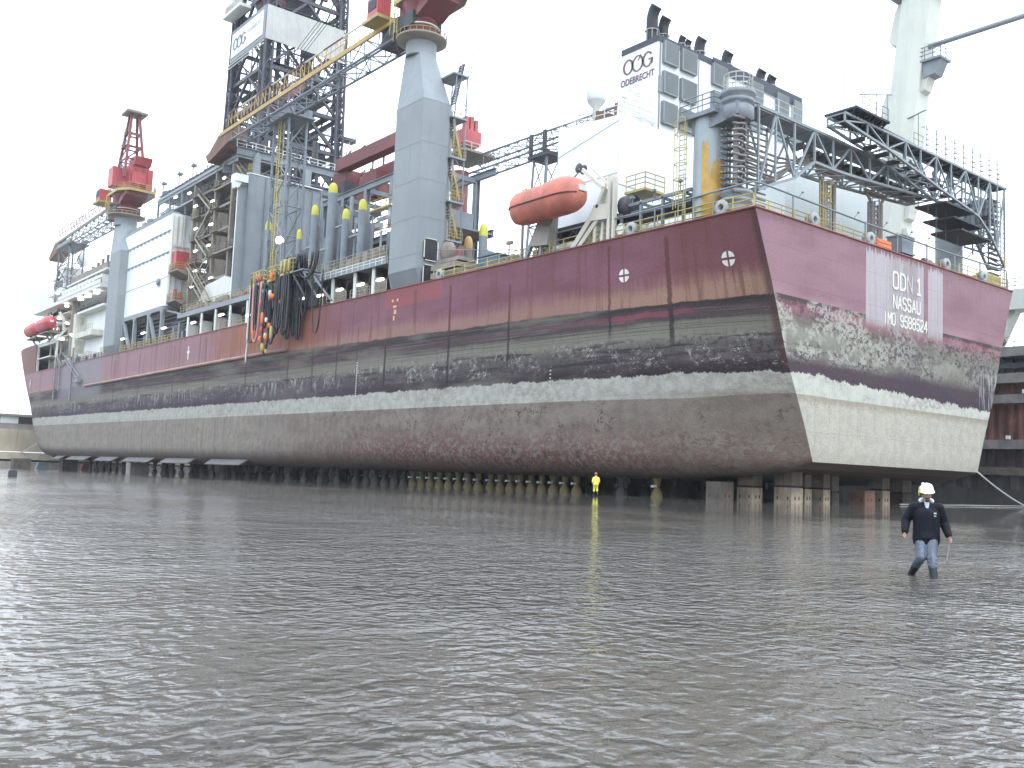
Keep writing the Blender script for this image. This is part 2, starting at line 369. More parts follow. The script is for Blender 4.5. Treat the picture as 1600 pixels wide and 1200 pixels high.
def hull_material(transom=False):
    n = N('transom_plating' if transom else 'hull_side_plating')
    X, Y, Z = n.xyz()
    al = X if transom else Y                                   # coordinate along the plating
    vec = n.comb(al, 0., Z)
    def nz(sa, sz, scale, det=5, r=.6, off=0., dist=0.):
        v = n.comb(n.math('MULTIPLY_ADD', al, sa) if False else n.math('MULTIPLY', al, sa), off, n.math('MULTIPLY', Z, sz)); return n.noise(v, scale, det, r, dist)
    bign = nz(.12, .4, 1, 4, .55)
    big2 = nz(.05, .35, 1, 4, .6, 7.)
    vert = nz(1.0, .05, 1.1, 5, .7, 3.)                         # vertical runs
    vert2 = nz(2.6, .16, 1.0, 4, .7, 9.)
    mot = nz(1, 1, 1.1, 8, .68, 1.)                            # mottling
    motf = nz(1, 1.25, 2.4, 8, .72, 4., .3)
    clus = nz(.28, .34, 1, 3, .5, 91.)
    clus2 = nz(.16, .5, 1, 4, .6, 97.)
    spk = nz(1, 1.3, 7., 4, .75, 93.)
    jag = nz(1, .2, .55, 8, .72, 12.)
    wob = nz(.35, .05, 1, 5, .65, 15.)
    c3 = lambda *a: tuple(a)
    # ---- upper paint, z above ~15.3
    if transom:
        up = n.mix(n.step(bign, .38, .66), (.265, .148, .172), (.215, .112, .135))
        up = n.mix(n.step(n.math('ADD', Z, n.math('MULTIPLY', bign, 3.)), 17.6, 15.9), up, (.36, .215, .235))
        up = n.mix(n.math('MULTIPLY', n.step(vert2, .62, .72), .35), up, (.42, .3, .34))
        up = n.mix(n.math('MULTIPLY', n.step(n.math('ADD', Z, n.math('MULTIPLY', vert, 1.6)), 21.2, 22.2), .8), up, (.17, .075, .06))
    else:
        up = n.mix(n.step(bign, .36, .64), (.18, .070, .095), (.14, .048, .062))
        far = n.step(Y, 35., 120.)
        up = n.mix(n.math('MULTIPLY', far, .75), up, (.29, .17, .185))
        # the reddest stretch near the stern quarter and the rusty stretch under the hoses
        up = n.mix(n.math('MULTIPLY', n.step(Y, 16., 4.), .7), up, (.15, .052, .058))
        rz = n.math('MULTIPLY', n.step(Y, 58., 74.), n.step(Y, 108., 92.))
        up = n.mix(n.math('MULTIPLY', n.math('MULTIPLY', rz, n.step(bign, .32, .5)), .9), up, (.27, .092, .042))
        # tan bleaching at the foot of the paint
        tz = n.math('ADD', Z, n.math('MULTIPLY', n.math('SUBTRACT', vert2, .5), 2.4))
        tz = n.math('ADD', tz, n.math('MULTIPLY', n.math('SUBTRACT', big2, .5), 3.0))
        tan = n.step(tz, 17.7, 16.0)
        near = n.math('ADD', n.math('MULTIPLY', n.step(Y, 24., 6.), .35), .55)
        up = n.mix(n.math('MULTIPLY', tan, near), up, (.31, .19, .13))
        up = n.mix(n.math('MULTIPLY', n.step(vert, .54, .66), .62), up, (.115, .036, .03))
        up = n.mix(n.math('MULTIPLY', n.math('MULTIPLY', n.step(nz(.42, .03, 1, 4, .6, 113.), .5, .6), n.step(Y, 45., 90.)), .45), up, (.16, .07, .065))
        up = n.mix(n.math('MULTIPLY', n.step(vert2, .62, .74), .22), up, (.33, .22, .24))
        up = n.mix(n.math('MULTIPLY', n.step(n.math('ADD', Z, n.math('MULTIPLY', vert2, 1.2)), 21.3, 21.9), .85), up, (.14, .05, .03))
    # ---- mid zone, z 9.4 .. 15.3
    zz = n.math('ADD', Z, n.math('MULTIPLY', n.math('SUBTRACT', wob, .5), .9))
    if transom:
        mid = n.ramp(zz, [(9.2, (.062, .04, .05)), (10.4, (.068, .045, .056)), (11.2, (.16, .15, .13)), (12.6, (.235, .23, .185)),
                          (13.5, (.15, .135, .115)), (14.1, (.17, .115, .11)), (14.45, (.24, .105, .125)), (14.9, (.23, .10, .12)), (15.05, (.07, .04, .035)), (15.35, (.07, .04, .035))], 8, 16)
        dk = n.math('MULTIPLY', n.step(X, 12., 26.), n.step(bign, .44, .58))
        mid = n.mix(n.math('MULTIPLY', dk, n.step(zz, 13.8, 12.2)), mid, (.052, .038, .052))
        mid = n.mix(n.math('MULTIPLY', n.math('MULTIPLY', n.step(n.math('ADD', n.math('MULTIPLY', motf, .7), n.math('MULTIPLY', spk, .3)), .45, .52), n.step(n.math('ADD', n.math('MULTIPLY', clus, .7), n.math('MULTIPLY', mot, .3)), .45, .53)), n.math('MULTIPLY', n.step(Z, 10.4, 11.4), n.math('ADD', n.math('MULTIPLY', n.step(X, 30., 10.), .55), .2))), mid, (.42, .42, .36))
        mid = n.mix(n.math('MULTIPLY', n.math('MULTIPLY', n.step(motf, .50, .45), n.step(clus2, .56, .46)), .75), mid, (.06, .045, .05))
    else:
        mid = n.ramp(zz, [(9.3, (.022, .013, .019)), (10.2, (.028, .018, .024)), (10.8, (.065, .053, .058)), (11.9, (.09, .08, .076)), (12.6, (.175, .165, .135)),
                          (13.5, (.155, .145, .115)), (13.9, (.06, .045, .046)), (14.35, (.085, .055, .06)), (14.7, (.055, .033, .04)), (15.0, (.022, .017, .016)), (15.6, (.028, .022, .019)), (15.8, (.09, .055, .035))], 8, 16.5)
        lens = nz(.10, 1.5, 1, 5, .55, 103.)
        hs_ = nz(.06, 7., 1, 3, .6, 107.)
        mid = n.mix(n.math('MULTIPLY', n.step(lens, .54, .57), n.math('MULTIPLY', n.step(Z, 9.6, 10.2), n.math('MULTIPLY', n.step(Z, 13., 12.2), .8))), mid, (.026, .017, .023))
        mid = n.mix(n.math('MULTIPLY', n.step(hs_, .48, .6), n.math('MULTIPLY', n.step(Z, 12.6, 13.4), .6)), mid, (.032, .024, .024))
        mid = n.mix(n.math('MULTIPLY', n.step(hs_, .46, .36), n.math('MULTIPLY', n.step(Z, 11.8, 13.), .35)), mid, (.22, .2, .165))
        red = n.math('MULTIPLY', n.math('MULTIPLY', n.step(Y, 26., 12.), n.step(Y, 5., 9.)), n.math('MULTIPLY', n.step(zz, 14.15, 14.3), n.step(zz, 14.75, 14.6)))
        mid = n.mix(n.math('MULTIPLY', n.math('MULTIPLY', red, n.step(bign, .35, .6)), .75), mid, (.20, .055, .07))
        mid = n.mix(n.math('MULTIPLY', n.step(vert2, .54, .68), .5), mid, (.05, .04, .042))
        mid = n.mix(n.math('MULTIPLY', n.step(big2, .48, .62), .55), mid, (.17, .15, .125))
        farv = n.step(Y, 40., 62.)
        fl = n.math('MULTIPLY', n.step(n.math('ADD', n.math('MULTIPLY', motf, .55), n.math('MULTIPLY', spk, .45)), .53, .57), n.step(clus, .46, .56))
        zf = n.math('MULTIPLY', n.step(Z, 9.8, 10.8), n.step(Z, 13., 12.2))
        mid = n.mix(n.math('MULTIPLY', n.math('MULTIPLY', fl, zf), .9), mid, (.42, .41, .36))
        mid = n.mix(n.math('MULTIPLY', n.math('MULTIPLY', n.step(motf, .46, .40), zf), .75), mid, (.035, .025, .035))
        # long scratched whitish runs on the parallel body
        scr = n.math('MULTIPLY', n.step(nz(1.1, .3, 1.3, 5, .7, 21.), .53, .6), n.step(nz(.08, .5, 1, 3, .6, 31.), .47, .55))
        mid = n.mix(n.math('MULTIPLY', n.math('MULTIPLY', scr, farv), n.math('MULTIPLY', zf, .75)), mid, (.36, .355, .33))
        mid = n.mix(n.math('MULTIPLY', n.math('MULTIPLY', n.step(Z, 12.6, 10.5), farv), .5), mid, (.07, .052, .07))
    # ---- boot-top strip and fouled bottom
    lightc = n.mix(n.step(mot, .38, .66), (.39, .385, .335), (.29, .285, .25)) if not transom else n.mix(n.step(mot, .38, .66), (.52, .52, .45), (.44, .44, .38))
    low = n.mix(n.step(n.math('ADD', n.math('MULTIPLY', mot, .5), n.math('MULTIPLY', clus2, .5)), .40, .60), (.205, .175, .148), (.135, .108, .09)) if not transom else n.mix(n.step(mot, .36, .66), (.47, .445, .365), (.385, .365, .305))
    lightc = n.mix(n.math('MULTIPLY', n.math('MULTIPLY', n.step(clus2, .48, .62), n.step(motf, .44, .56)), .5), lightc, (.2, .18, .15))
    zb = n.math('ADD', Z, n.math('MULTIPLY', n.math('SUBTRACT', mot, .5), .5))
    if not transom:
        low = n.mix(n.math('MULTIPLY', n.step(Y, 60., 95.), .6), low, n.mix(n.step(n.math('ADD', n.math('MULTIPLY', mot, .35), n.math('MULTIPLY', vert2, .65)), .42, .6), (.30, .27, .225), (.215, .192, .16)))
        low = n.mix(n.math('MULTIPLY', n.math('MULTIPLY', n.step(vert, .52, .64), n.step(Y, 30., 70.)), .4), low, (.12, .1, .085))
        low = n.mix(n.math('MULTIPLY', n.math('MULTIPLY', n.step(clus, .54, .64), n.step(motf, .42, .54)), .4), low, (.33, .3, .25))
        rd = n.math('MULTIPLY', n.step(n.math('ADD', zb, n.math('MULTIPLY', big2, 3.)), 8.2, 4.4), n.step(Y, 82., 45.))
        low = n.mix(n.math('MULTIPLY', n.math('MULTIPLY', rd, n.step(motf, .44, .52)), .85), low, (.115, .046, .04))
        low = n.mix(n.math('MULTIPLY', n.math('MULTIPLY', n.step(motf, .53, .555), n.step(n.math('ADD', n.math('MULTIPLY', mot, .4), n.math('MULTIPLY', clus, .6)), .52, .56)), n.math('ADD', n.math('MULTIPLY', n.step(Y, 75., 35.), .7), .15)), low, (.05, .032, .028))
        low = n.mix(n.math('MULTIPLY', n.step(zb, 3.0, 1.5), .75), low, (.075, .05, .045))
    else:
        low = n.mix(n.math('MULTIPLY', n.step(n.math('ADD', Z, n.math('MULTIPLY', motf, 1.4)), 8.0, 8.7), .55), low, (.22, .18, .12))
        low = n.mix(n.math('MULTIPLY', n.step(vert, .55, .72), .35), low, (.24, .22, .17))
        low = n.mix(n.math('MULTIPLY', n.step(zb, 4.6, 3.1), .3), low, (.2, .19, .15))
    low = n.mix(n.math('MULTIPLY', n.step(spk, .36, .62), .25), low, (.30, .27, .22), 'MIX') if False else low
    pit = n.step(spk, .56, .66)
    low = n.mix(n.math('MULTIPLY', pit, .5), low, (.06, .045, .035))
    lightc = n.mix(n.math('MULTIPLY', n.step(nz(1, 1, 1.6, 5, .7, 51.), .66, .70), .5), lightc, (.12, .11, .09))
    # boundaries
    belt = 8.1 if transom else 7.78
    zbt = n.math('ADD', Z, n.math('MULTIPLY', n.math('SUBTRACT', motf, .5), .18))
    if not transom:
        zbt = n.math('SUBTRACT', zbt, n.math('MULTIPLY', n.step(Y, 9., 0.), .35))
    c = n.mix(n.step(zbt, belt-.05, belt+.05), low, lightc)
    if not transom:
        c = n.mix(n.math('MULTIPLY', n.step(Y, 22., 3.), n.math('MULTIPLY', n.step(n.math('ADD', Z, motf), 9.1, 8.6), .45)), c, (.17, .145, .115))
    zj = n.math('ADD', Z, n.math('MULTIPLY', n.math('SUBTRACT', jag, .5), 1.5 if transom else 1.1))
    zj = n.math('ADD', zj, n.math('MULTIPLY', n.math('SUBTRACT', spk, .5), .5))
    zj = n.math('ADD', zj, n.math('MULTIPLY', n.math('SUBTRACT', motf, .5), .5))
    if transom: zj = n.math('ADD', zj, n.math('MULTIPLY', n.step(X, 4., 38.), .75))
    c = n.mix(n.step(zj, 9.62, 9.70), c, mid)
    zt = n.math('ADD', Z, n.math('MULTIPLY', n.math('SUBTRACT', wob, .5), .6 if not transom else .05))
    if not transom:
        zt = n.math('SUBTRACT', zt, n.math('ADD', n.math('MULTIPLY', n.step(Y, 0., 80.), .8), n.math('MULTIPLY', n.math('SUBTRACT', big2, .5), .9)))
        zt = n.math('ADD', zt, .12)
        c = n.mix(n.step(zt, 15.30, 15.42), c, up)
    else: c = n.mix(n.step(zt, 15.30, 15.36), c, up)
    if not transom:
        # patched repaint by the crane, grey bow-shoulder paint, rust runs at the frames
        pat = n.math('MULTIPLY', n.math('MULTIPLY', n.step(Y, 39.2, 39.25), n.step(Y, 50.6, 50.55)), n.step(Z, 19.05, 19.1))
        c = n.mix(n.math('MULTIPLY', pat, .6), c, (.27, .065, .062))
        gr = n.math('MULTIPLY', n.math('MULTIPLY', n.step(n.math('ADD', Y, n.math('MULTIPLY', mot, 6.)), 160., 166.), n.step(n.math('ADD', Y, n.math('MULTIPLY', mot, 6.)), 199., 192.)), n.step(Z, 12.5, 14.5))
        c = n.mix(n.math('MULTIPLY', gr, .75), c, (.21, .2, .215))
        wv = n.math('MULTIPLY', n.math('SUBTRACT', nz(.0, 1.4, 1, 3, .6, 61.), .5), .5)
        yy = n.math('ADD', Y, wv)
        for (yc, w, zlo, zhi, a) in ((14.9, .16, 12.2, 20.9, .8), (8.6, .24, 11.2, 20.7, .85), (28.0, .17, 10.6, 19.3, .85), (37.7, .18, 9.0, 20.5, .9), (50.0, .22, 9.5, 15.9, .85),
                                     (33.0, .18, 15.8, 19.0, .4), (56.3, .14, 10., 18., .6), (61.2, .16, 10., 18., .7), (67.5, .3, 9.6, 16.2, .5), (44.3, .3, 15.9, 20.9, .5),
                                     (74.5, .25, 9.6, 20., .5), (88., .3, 10., 20.5, .45), (104., .35, 10., 20.5, .4), (118., .4, 10., 20.5, .35), (136., .45, 10., 20.5, .35), (151., .5, 9.5, 20., .35)):
            d = n.math('ABSOLUTE', n.math('SUBTRACT', yy, yc))
            k = n.math('MULTIPLY', n.math('MULTIPLY', n.step(d, w*1.25, w*.6), n.step(Z, zlo, zlo+1.6)), n.step(Z, zhi, zhi-.5))
            c = n.mix(n.math('MULTIPLY', k, a), c, n.mix(n.step(Z, 14.6, 15.8), (.022, .015, .016), (.085, .022, .018)))
        # halos of rust right of the frames at the quarter
        hal = n.math('MULTIPLY', n.math('MULTIPLY', n.step(Y, 8.4, 6.9), n.step(Y, 4.5, 7.2)), n.step(Z, 13.5, 20.))
        c = n.mix(n.math('MULTIPLY', hal, .35), c, (.12, .035, .03))
        cr_ = n.step(n.math('SUBTRACT', n.math('MULTIPLY', n.math('SUBTRACT', 21.2, Z), .4), X), -.9, -.35)
        edge = n.math('MULTIPLY', n.step(Y, .75, .3), n.step(Z, 9.8, 11.))
        c = n.mix(n.math('MULTIPLY', edge, .75), c, (.06, .028, .028))
    else:
        dr = n.math('ADD', Z, n.math('MULTIPLY', n.math('SUBTRACT', nz(3.2, .0, 1, 4, .7, 71.), .5), 3.4))
        box = n.math('MULTIPLY', n.math('MULTIPLY', n.step(X, 14.6, 14.66), n.step(X, 27.25, 27.2)), n.math('MULTIPLY', n.step(dr, 20.9, 20.6), n.step(Z, 14.2, 15.2)))
        gap = n.math('MULTIPLY', n.step(X, 23.85, 23.9), n.step(X, 24.65, 24.6))
        box = n.math('MULTIPLY', box, n.math('SUBTRACT', 1., gap))
        pc = n.mix(n.step(vert2, .40, .66), (.43, .40, .415), (.36, .33, .325))
        pc = n.mix(n.math('MULTIPLY', n.math('MULTIPLY', n.step(X, 17.5, 20.), n.step(X, 24., 23.5)), n.math('MULTIPLY', n.step(vert, .36, .6), .8)), pc, (.26, .235, .215))
        c = n.mix(n.math('MULTIPLY', box, .88), c, pc)
        pnk = n.math('MULTIPLY', n.math('MULTIPLY', n.step(X, 25., 30.), n.step(mot, .6, .7)), n.step(Z, 15.6, 17.))
        c = n.mix(n.math('MULTIPLY', pnk, .3), c, (.5, .4, .43))
        wh = n.math('MULTIPLY', n.math('MULTIPLY', n.step(X, 4.1, 3.6), n.step(motf, .44, .53)), n.math('MULTIPLY', n.step(Z, 9.4, 10.2), n.step(Z, 13.2, 12.6)))
        c = n.mix(n.math('MULTIPLY', wh, .7), c, (.5, .5, .45))
        wr = n.math('MULTIPLY', n.math('MULTIPLY', n.step(X, 33.6, 34.4), n.step(vert2, .47, .55)), n.math('MULTIPLY', n.step(Z, 8.6, 9.4), n.step(Z, 13., 12.)))
        c = n.mix(n.math('MULTIPLY', wr, .6), c, (.5, .5, .46))
    # plate seams
    def seam(v, p, w):
        f = n.math('ABSOLUTE', n.math('SUBTRACT', n.math('FRACT', n.math('DIVIDE', v, p)), .5)); return n.step(f, .5-w, .5)
    sm = n.math('MAXIMUM', seam(al, 9.6, .004), seam(Z, 2.7, .010))
    c = n.mix(n.math('MULTIPLY', sm, .28), c, (.06, .04, .04))
    c = n.mix(n.math('MULTIPLY', n.step(spk, .42, .66), .22), c, (.035, .026, .026))
    c = n.mix(n.math('MULTIPLY', n.step(spk, .46, .32), .14), c, (.45, .42, .38))
    # dished plates between frames plus fouling relief
    dish = n.math('SINE', n.math('MULTIPLY', al, 2*PI/.8))
    h = n.math('ADD', n.math('MULTIPLY', dish, .015), n.math('MULTIPLY', motf, n.math('MULTIPLY', n.step(Z, 14.5, 12.), .35)))
    h = n.math('ADD', h, n.math('MULTIPLY', mot, .12))
    n.bump(n.math('SUBTRACT', h, n.math('MULTIPLY', sm, .08)), .55, .25)
    n.b.inputs['Specular IOR Level'].default_value = .22
    return n.done(c, n.mix(n.step(Z, 14., 16.), (.85, .85, .85), (.6, .6, .6)))

M['hull'] = hull_material(False); M['transom'] = hull_material(True)
M['tanrail'] = paint('worn_tan_rail', (.36, .31, .21), .6, .2, (.2, .12, .08), .4)
M['chockgrey'] = paint('chock_grey', (.33, .34, .32), .6, .2, (.2, .14, .09), .5, 1.)
ship = thing('drillship', 'huge rusty purple drillship propped up on blocks in the drained dock', 'ship', (0, 0, 0))
gp = solidify_port(zlev, YS, TL); gs_ = solidify_port(zlev, YS, TL, True)
nT = len(TL)
vs = []
for y in YS:                                                    # flat of bottom
    zk = zkeel(y); x = xport(y, zk); vs += [(x, y, zk), (BEAM-x, y, zk)]
gb = G(); gb.add(vs, [(2*i, 2*i+2, 2*i+3, 2*i+1) for i in range(len(YS)-1)])
gh = G(); gh.add(gp.v, gp.f, True); gh.add(gs_.v, gs_.f, True); gh.add(gb.v, gb.f, False)
part('hull', gh, 'hull', ship)
gt = G(); vs = []
for t in TL: z = zlev(0, t); x = xport(0, z); vs += [(x, 0, z), (BEAM-x, 0, z)]
gt.add(vs, [(2*i, 2*i+1, 2*i+3, 2*i+2) for i in range(len(TL)-1)])
part('transom', gt, 'transom', ship, 'pale streaked transom with white lettering')
gd = G(); vs = []
for y in YS: x = xport(y, 21.2); vs += [(x+.02, y+(.02 if y == 0 else 0), 21.05), (BEAM-x-.02, y+(.02 if y == 0 else 0), 21.05)]
gd.add(vs, [(2*i, 2*i+1, 2*i+3, 2*i+2) for i in range(len(YS)-1)])
part('deck', gd, 'rust', ship)
gl = G()                                                        # gunwale bar
for sx in (0, 1):
    pts = [((xport(y, 21.2) if sx == 0 else BEAM-xport(y, 21.2)), y, 21.2) for y in YS if y < 218]
    gl.path(pts, .09, 6)
gl.tube((0, 0, 21.2), (BEAM, 0, 21.2), .09)
part('gunwale', gl, 'maroon', ship)
# forecastle bulwark
g = G(); ys = [217.6, 219.5]+[221+2.2*k for k in range(0, 27)]
zf = lambda y, t: 21.2+7.1*t
a = solidify_port(zf, ys, [0, .5, 1]); b = solidify_port(zf, ys, [0, .5, 1], True); g.add(a.v, a.f, True); g.add(b.v, b.f, True)
part('forecastle_bulwark', g, 'hull', ship)
g = G(); vs = []
for y in [199, 205, 211]+ys: x = max(xport(y, 28.3), 0)+.05; vs += [(x, y, 28.2), (BEAM-x, y, 28.2), (x, y, 27.8), (BEAM-x, y, 27.8)]
m = len(vs)//4; fs = []
for i in range(m-1):
    o = 4*i; fs += [(o, o+1, o+5, o+4), (o+2, o+6, o+7, o+3), (o, o+4, o+6, o+2), (o+1, o+3, o+7, o+5)]
fs += [(0, 2, 3, 1)]; g.add(vs, fs)
part('forecastle_deck', g, 'offwhite', ship)
g = G(); g.box(.15, .6, 217.0, 217.6, 21.1, 28.2); g.box(.15, .45, 199, 217, 27.3, 27.8); g.box(.15, .5, 198.7, 199.3, 21.1, 27.8); g.box(7, 7.3, 196, 232, 21.1, 27.8)
for y in (203, 208, 213): g.box(2, 2.3, y, y+.3, 21.1, 27.8)
g.box(.3, 7, 205, 217, 24.3, 24.6)
part('mooring_recess_frame', g, 'offwhite', ship)
g = G(); g.lathe((2.6, 208, 22.6), [(.2, -1.6), (1.3, -1.6), (1.3, -1.4), (.7, -1.3), (.7, 1.3), (1.3, 1.4), (1.3, 1.6), (.2, 1.6)], 16, 'y'); g.box(1.2, 4, 206.2, 209.8, 21.1, 21.5)
g.lathe((2.2, 203.5, 22.9), [(.8, -1.8), (1.1, -.5), (.7, 0), (.9, 1.2), (.3, 2.2)], 12)
part('mooring_winch', g, 'brown', ship)
# rubbing bar along the side
g = G(); g.path([(-.12, 75, 16.35), (-.12, 100, 16.2), (-.12, 130, 16.0), (-.12, 171, 15.7)], .28, 6)
part('rubbing_bar', g, paint('rubbing_bar_paint', (.33, .2, .18), .6, .3, (.14, .05, .03), .6, .2), ship)
# bilge keels
for y0, y1 in ((184, 193), (164, 181), (145.5, 159.5), (125, 142), (106, 121.5), (86, 101.5)):
    g = G(); za, zb_ = zkeel(y0)+.45, zkeel(y1)+.45
    g.add([(.75, y0+1, za+.35), (.75, y1-1, zb_+.35), (-.95, y1-2.5, zb_-.45), (-.95, y0+.2, za-.45), (.8, y0+1, za+.2), (.8, y1-1, zb_+.2), (-.9, y1-2.5, zb_-.55), (-.9, y0+.2, za-.55)],
          [(0,1,2,3), (7,6,5,4), (0,4,5,1), (1,5,6,2), (2,6,7,3), (3,7,4,0)])
    part('bilge_keel', g, paint('bilge_keel_paint', (.12, .112, .105), .7, .2, (.12, .09, .08), .5), ship)
# lettering on the transom
STROKES = {'O': [[(.6,0),(2.4,0),(3,.8),(3,5.2),(2.4,6),(.6,6),(0,5.2),(0,.8),(.6,0)]], 'D': [[(0,0),(1.9,0),(3,1.2),(3,4.8),(1.9,6),(0,6),(0,0)]], 'N': [[(0,0),(0,6),(3,0),(3,6)]],
 '1': [[(.6,5),(1.6,6),(1.6,0)], [(.6,0),(2.6,0)]], 'A': [[(0,0),(1.5,6),(3,0)], [(.6,2),(2.4,2)]], 'S': [[(0,.9),(.7,0),(2.3,0),(3,.9),(3,2.2),(2.3,3.1),(.7,3.1),(0,4),(0,5.2),(.7,6),(2.3,6),(3,5.1)]],
 'U': [[(0,6),(0,.9),(.7,0),(2.3,0),(3,.9),(3,6)]], 'I': [[(1.5,0),(1.5,6)]], 'M': [[(0,0),(0,6),(1.6,2.4),(3.2,6),(3.2,0)]], '5': [[(0,.9),(.7,0),(2.3,0),(3,.9),(3,2.7),(2.3,3.5),(.1,3.2),(.3,6),(2.8,6)]],
 '9': [[(.2,.8),(.8,0),(2.3,0),(3,.9),(3,5.1),(2.3,6),(.7,6),(0,5.1),(0,3.6),(.7,2.8),(2.3,2.8),(3,3.4)]], '8': [[(.7,3.1),(0,2.3),(0,.8),(.7,0),(2.3,0),(3,.8),(3,2.3),(2.3,3.1),(.7,3.1),(.1,3.9),(.1,5.3),(.8,6),(2.2,6),(2.9,5.3),(2.9,3.9),(2.3,3.1)]],
 '2': [[(0,5),(.7,6),(2.3,6),(3,5.1),(3,4),(0,.6),(0,0),(3,0)]], '4': [[(2.3,0),(2.3,6),(0,1.8),(3.1,1.8)]]}
def stern_text(s, h, x0, x1, z, mat, name='ship_name', lab=None, w=.17):
    """block lettering made of welded bar strokes, from x0 to x1 on the transom"""
    n = len(s); pitch = (x1-x0)/n; k = h/6.; sx = pitch*.70/3.; g = G()
    for i, ch in enumerate(s):
        for pl in STROKES.get(ch, []):
            p = [(x0+pitch*(i+.15)+a*sx, -.03-.001*(j % 2), z+b*k) for j, (a, b) in enumerate(pl)]
            for j, (u, v) in enumerate(zip(p[:-1], p[1:])):
                d = (Vector(v)-Vector(u)).normalized()*w*.35; g.beam(Vector(u)-d, Vector(v)+d, .03+.002*(j % 3), w, up=(0,0,1)) if abs(d.x) > abs(d.z) else g.beam(Vector(u)-d, Vector(v)+d, w, .03+.002*(j % 3), up=(0,1,0))
    part(name, g, mat, ship, lab)
stern_text('OD', 1.35, 18.6, 20.9, 18.15, 'letter', w=.2)
stern_text('N', 1.35, 20.9, 22.0, 18.15, 'letterfaint', 'ship_name', 'half-erased letter N', w=.16)
stern_text('1', 1.35, 22.4, 23.6, 18.15, 'letter', w=.2)
stern_text('NASSAU', 1.05, 18.7, 23.3, 16.45, 'letter', 'port_of_registry', w=.155)
stern_text('IMO 9588524', .95, 17.2, 24.5, 15.0, 'letter', 'registration_number', w=.13)
# thruster marks: quartered discs
for (y, z) in ((13.17, 17.95), (3.02, 17.97)):
    g = G()
    for k in range(4):
        a0 = PI/4+k*PI/2; pts = []; cxy = (.13*math.cos(a0), .13*math.sin(a0))
        for j in range(9): t = a0-.62+1.24*j/8; pts.append((y+.56*math.cos(t), z+.56*math.sin(t)))
        pts.append((y+cxy[0], z+cxy[1])); q = xport(y, z)
        g.prism(pts, q-.05, q-.01, 'x')
    # make the disc follow the plating
    g.v = [(xport(v[1], v[2])-(.05 if i % 20 < 10 else .012), v[1], v[2]) for i, v in enumerate(g.v)]
    part('thruster_mark', g, 'letter', ship)
g = G()
for (y, z, w, h) in ((48.9, 19.9, .35, .3), (47.9, 19.9, .35, .3), (48.4, 19.2, .7, .25), (48.3, 18.6, .5, .5), (48.5, 17.9, .35, .5)):
    g.box(-.03, -.008, y-w/2, y+w/2, z-h/2, z+h/2)
part('tug_mark', g, 'markorange', ship)
g = G()
for k in range(16): g.box(xport(22, 10)-.02, xport(22, 10)-.005, 21.9, 22.1, 9.2+k*.33, 9.32+k*.33)
for k in range(14): g.box(-.02, -.006, 56., 56.25, 9.4+k*.3, 9.55+k*.3)
part('draught_mark', g, 'letterfaint', ship)
g = G()
for (y, z) in ((111.5, 18.6), (222.5, 18.6)):
    x = xport(y, z)
    g.box(x-.05, x-.01, y-.15, y+.15, z-1.2, z+1.0); g.box(x-.06, x-.012, y-.45, y+.45, z-.2, z+.2)
part('tug_mark', g, 'letter', ship)
# ------- deck edge railings
g = G(); g.rail([(.35, .4, 21.1), (.35, 41.5, 21.1)], 1.25, 1.9, .05, 3); part('side_railing', g, 'yellow', ship)
g = G(); g.rail([(.4, .35, 21.1), (15, .35, 21.1)], 1.0, 1.6, .045, 3); g.rail([(31, .35, 21.1), (41, .35, 21.1)], 1.25, 1.6, .05, 3); g.rail([(27.5, .35, 21.1), (31, .35, 21.1)], .9, 1.6, .03, 2); part('stern_railing', g, 'yellow', ship)
g = G(); g.rail([(.3, 118, 21.1), (.3, 150, 21.1)], 1.4, 1.6, .06, 3); part('side_railing', g, 'yellowdull', ship)
g = G()
for y0, y1 in ((50.9, 53.6), (54.6, 59.2), (60.2, 65.2), (66.2, 70.2), (71, 76), (88.6, 94), (95.2, 99.5)): g.rail([(.25, y0, 21.1), (.25, y1, 21.1)], 1.3, 1.3, .05, 3)
part('side_railing', g, 'tanrail', ship)
# handrail pipe with stanchions running round the stern quarter
g = G(); pts = [(.3, 22, 23.05), (.3, 11, 23.0), (.3, .3, 23.2), (14, .3, 23.0), (20, .3, 22.9), (40.6, .3, 23.3)]
g.path([(.3, 22, 23.05), (.3, 11, 23.0), (.3, 1.2, 23.2), (.35, .5, 23.2), (1.2, .3, 23.2), (14, .3, 23.0), (26, .3, 22.9), (40.6, .3, 23.2)], .075, 6)
for p in ((.3, 22), (.3, 16), (.3, 10), (.3, 4), (.5, .4), (5, .3), (10, .3), (15, .3), (20, .3), (25, .3), (30, .3), (35, .3), (40.6, .3)): g.tube((p[0], p[1], 21.1), (p[0], p[1], 23.1), .07, n=6)
for x in (5.5, 9.3, 13.2, 17.5, 21.6, 24.6, 30.5): g.tube((x, .3, 23.0), (x+.45, .15, 23.5), .035, n=5); g.ellipsoid((x+.47, .13, 23.55), .1, .1, .1, 6, 4)
part('fire_main', g, 'steelgrey', ship)
# mooring chocks: round white-rimmed fairleads
def chock(x, y, ax):
    g = G(); c = (x, y, 21.75)
    prof = [(.27, -.28), (.56, -.3), (.59, -.1), (.52, .1), (.56, .3), (.27, .28), (.2, .1), (.2, -.1), (.27, -.28)]
    g.lathe(c, prof[:], 20, ax); g2 = G(); g2.v = g.v; g2.f = [f for f in g.f if len(f) == 4]; g2.sm = [True]*len(g2.f)
    d = (.3, .5) if ax == 'x' else (.5, .3)
    g2.box(x-d[0], x+d[0], y-d[1], y+d[1], 21.05, 21.35)
    part('mooring_chock', g2, 'chockgrey', ship)
for y in (12.5, 3.2, 40.2): chock(.35, y, 'x')
for x in (7.6, 15.6, 28.3, 35.5): chock(x, .35, 'y')
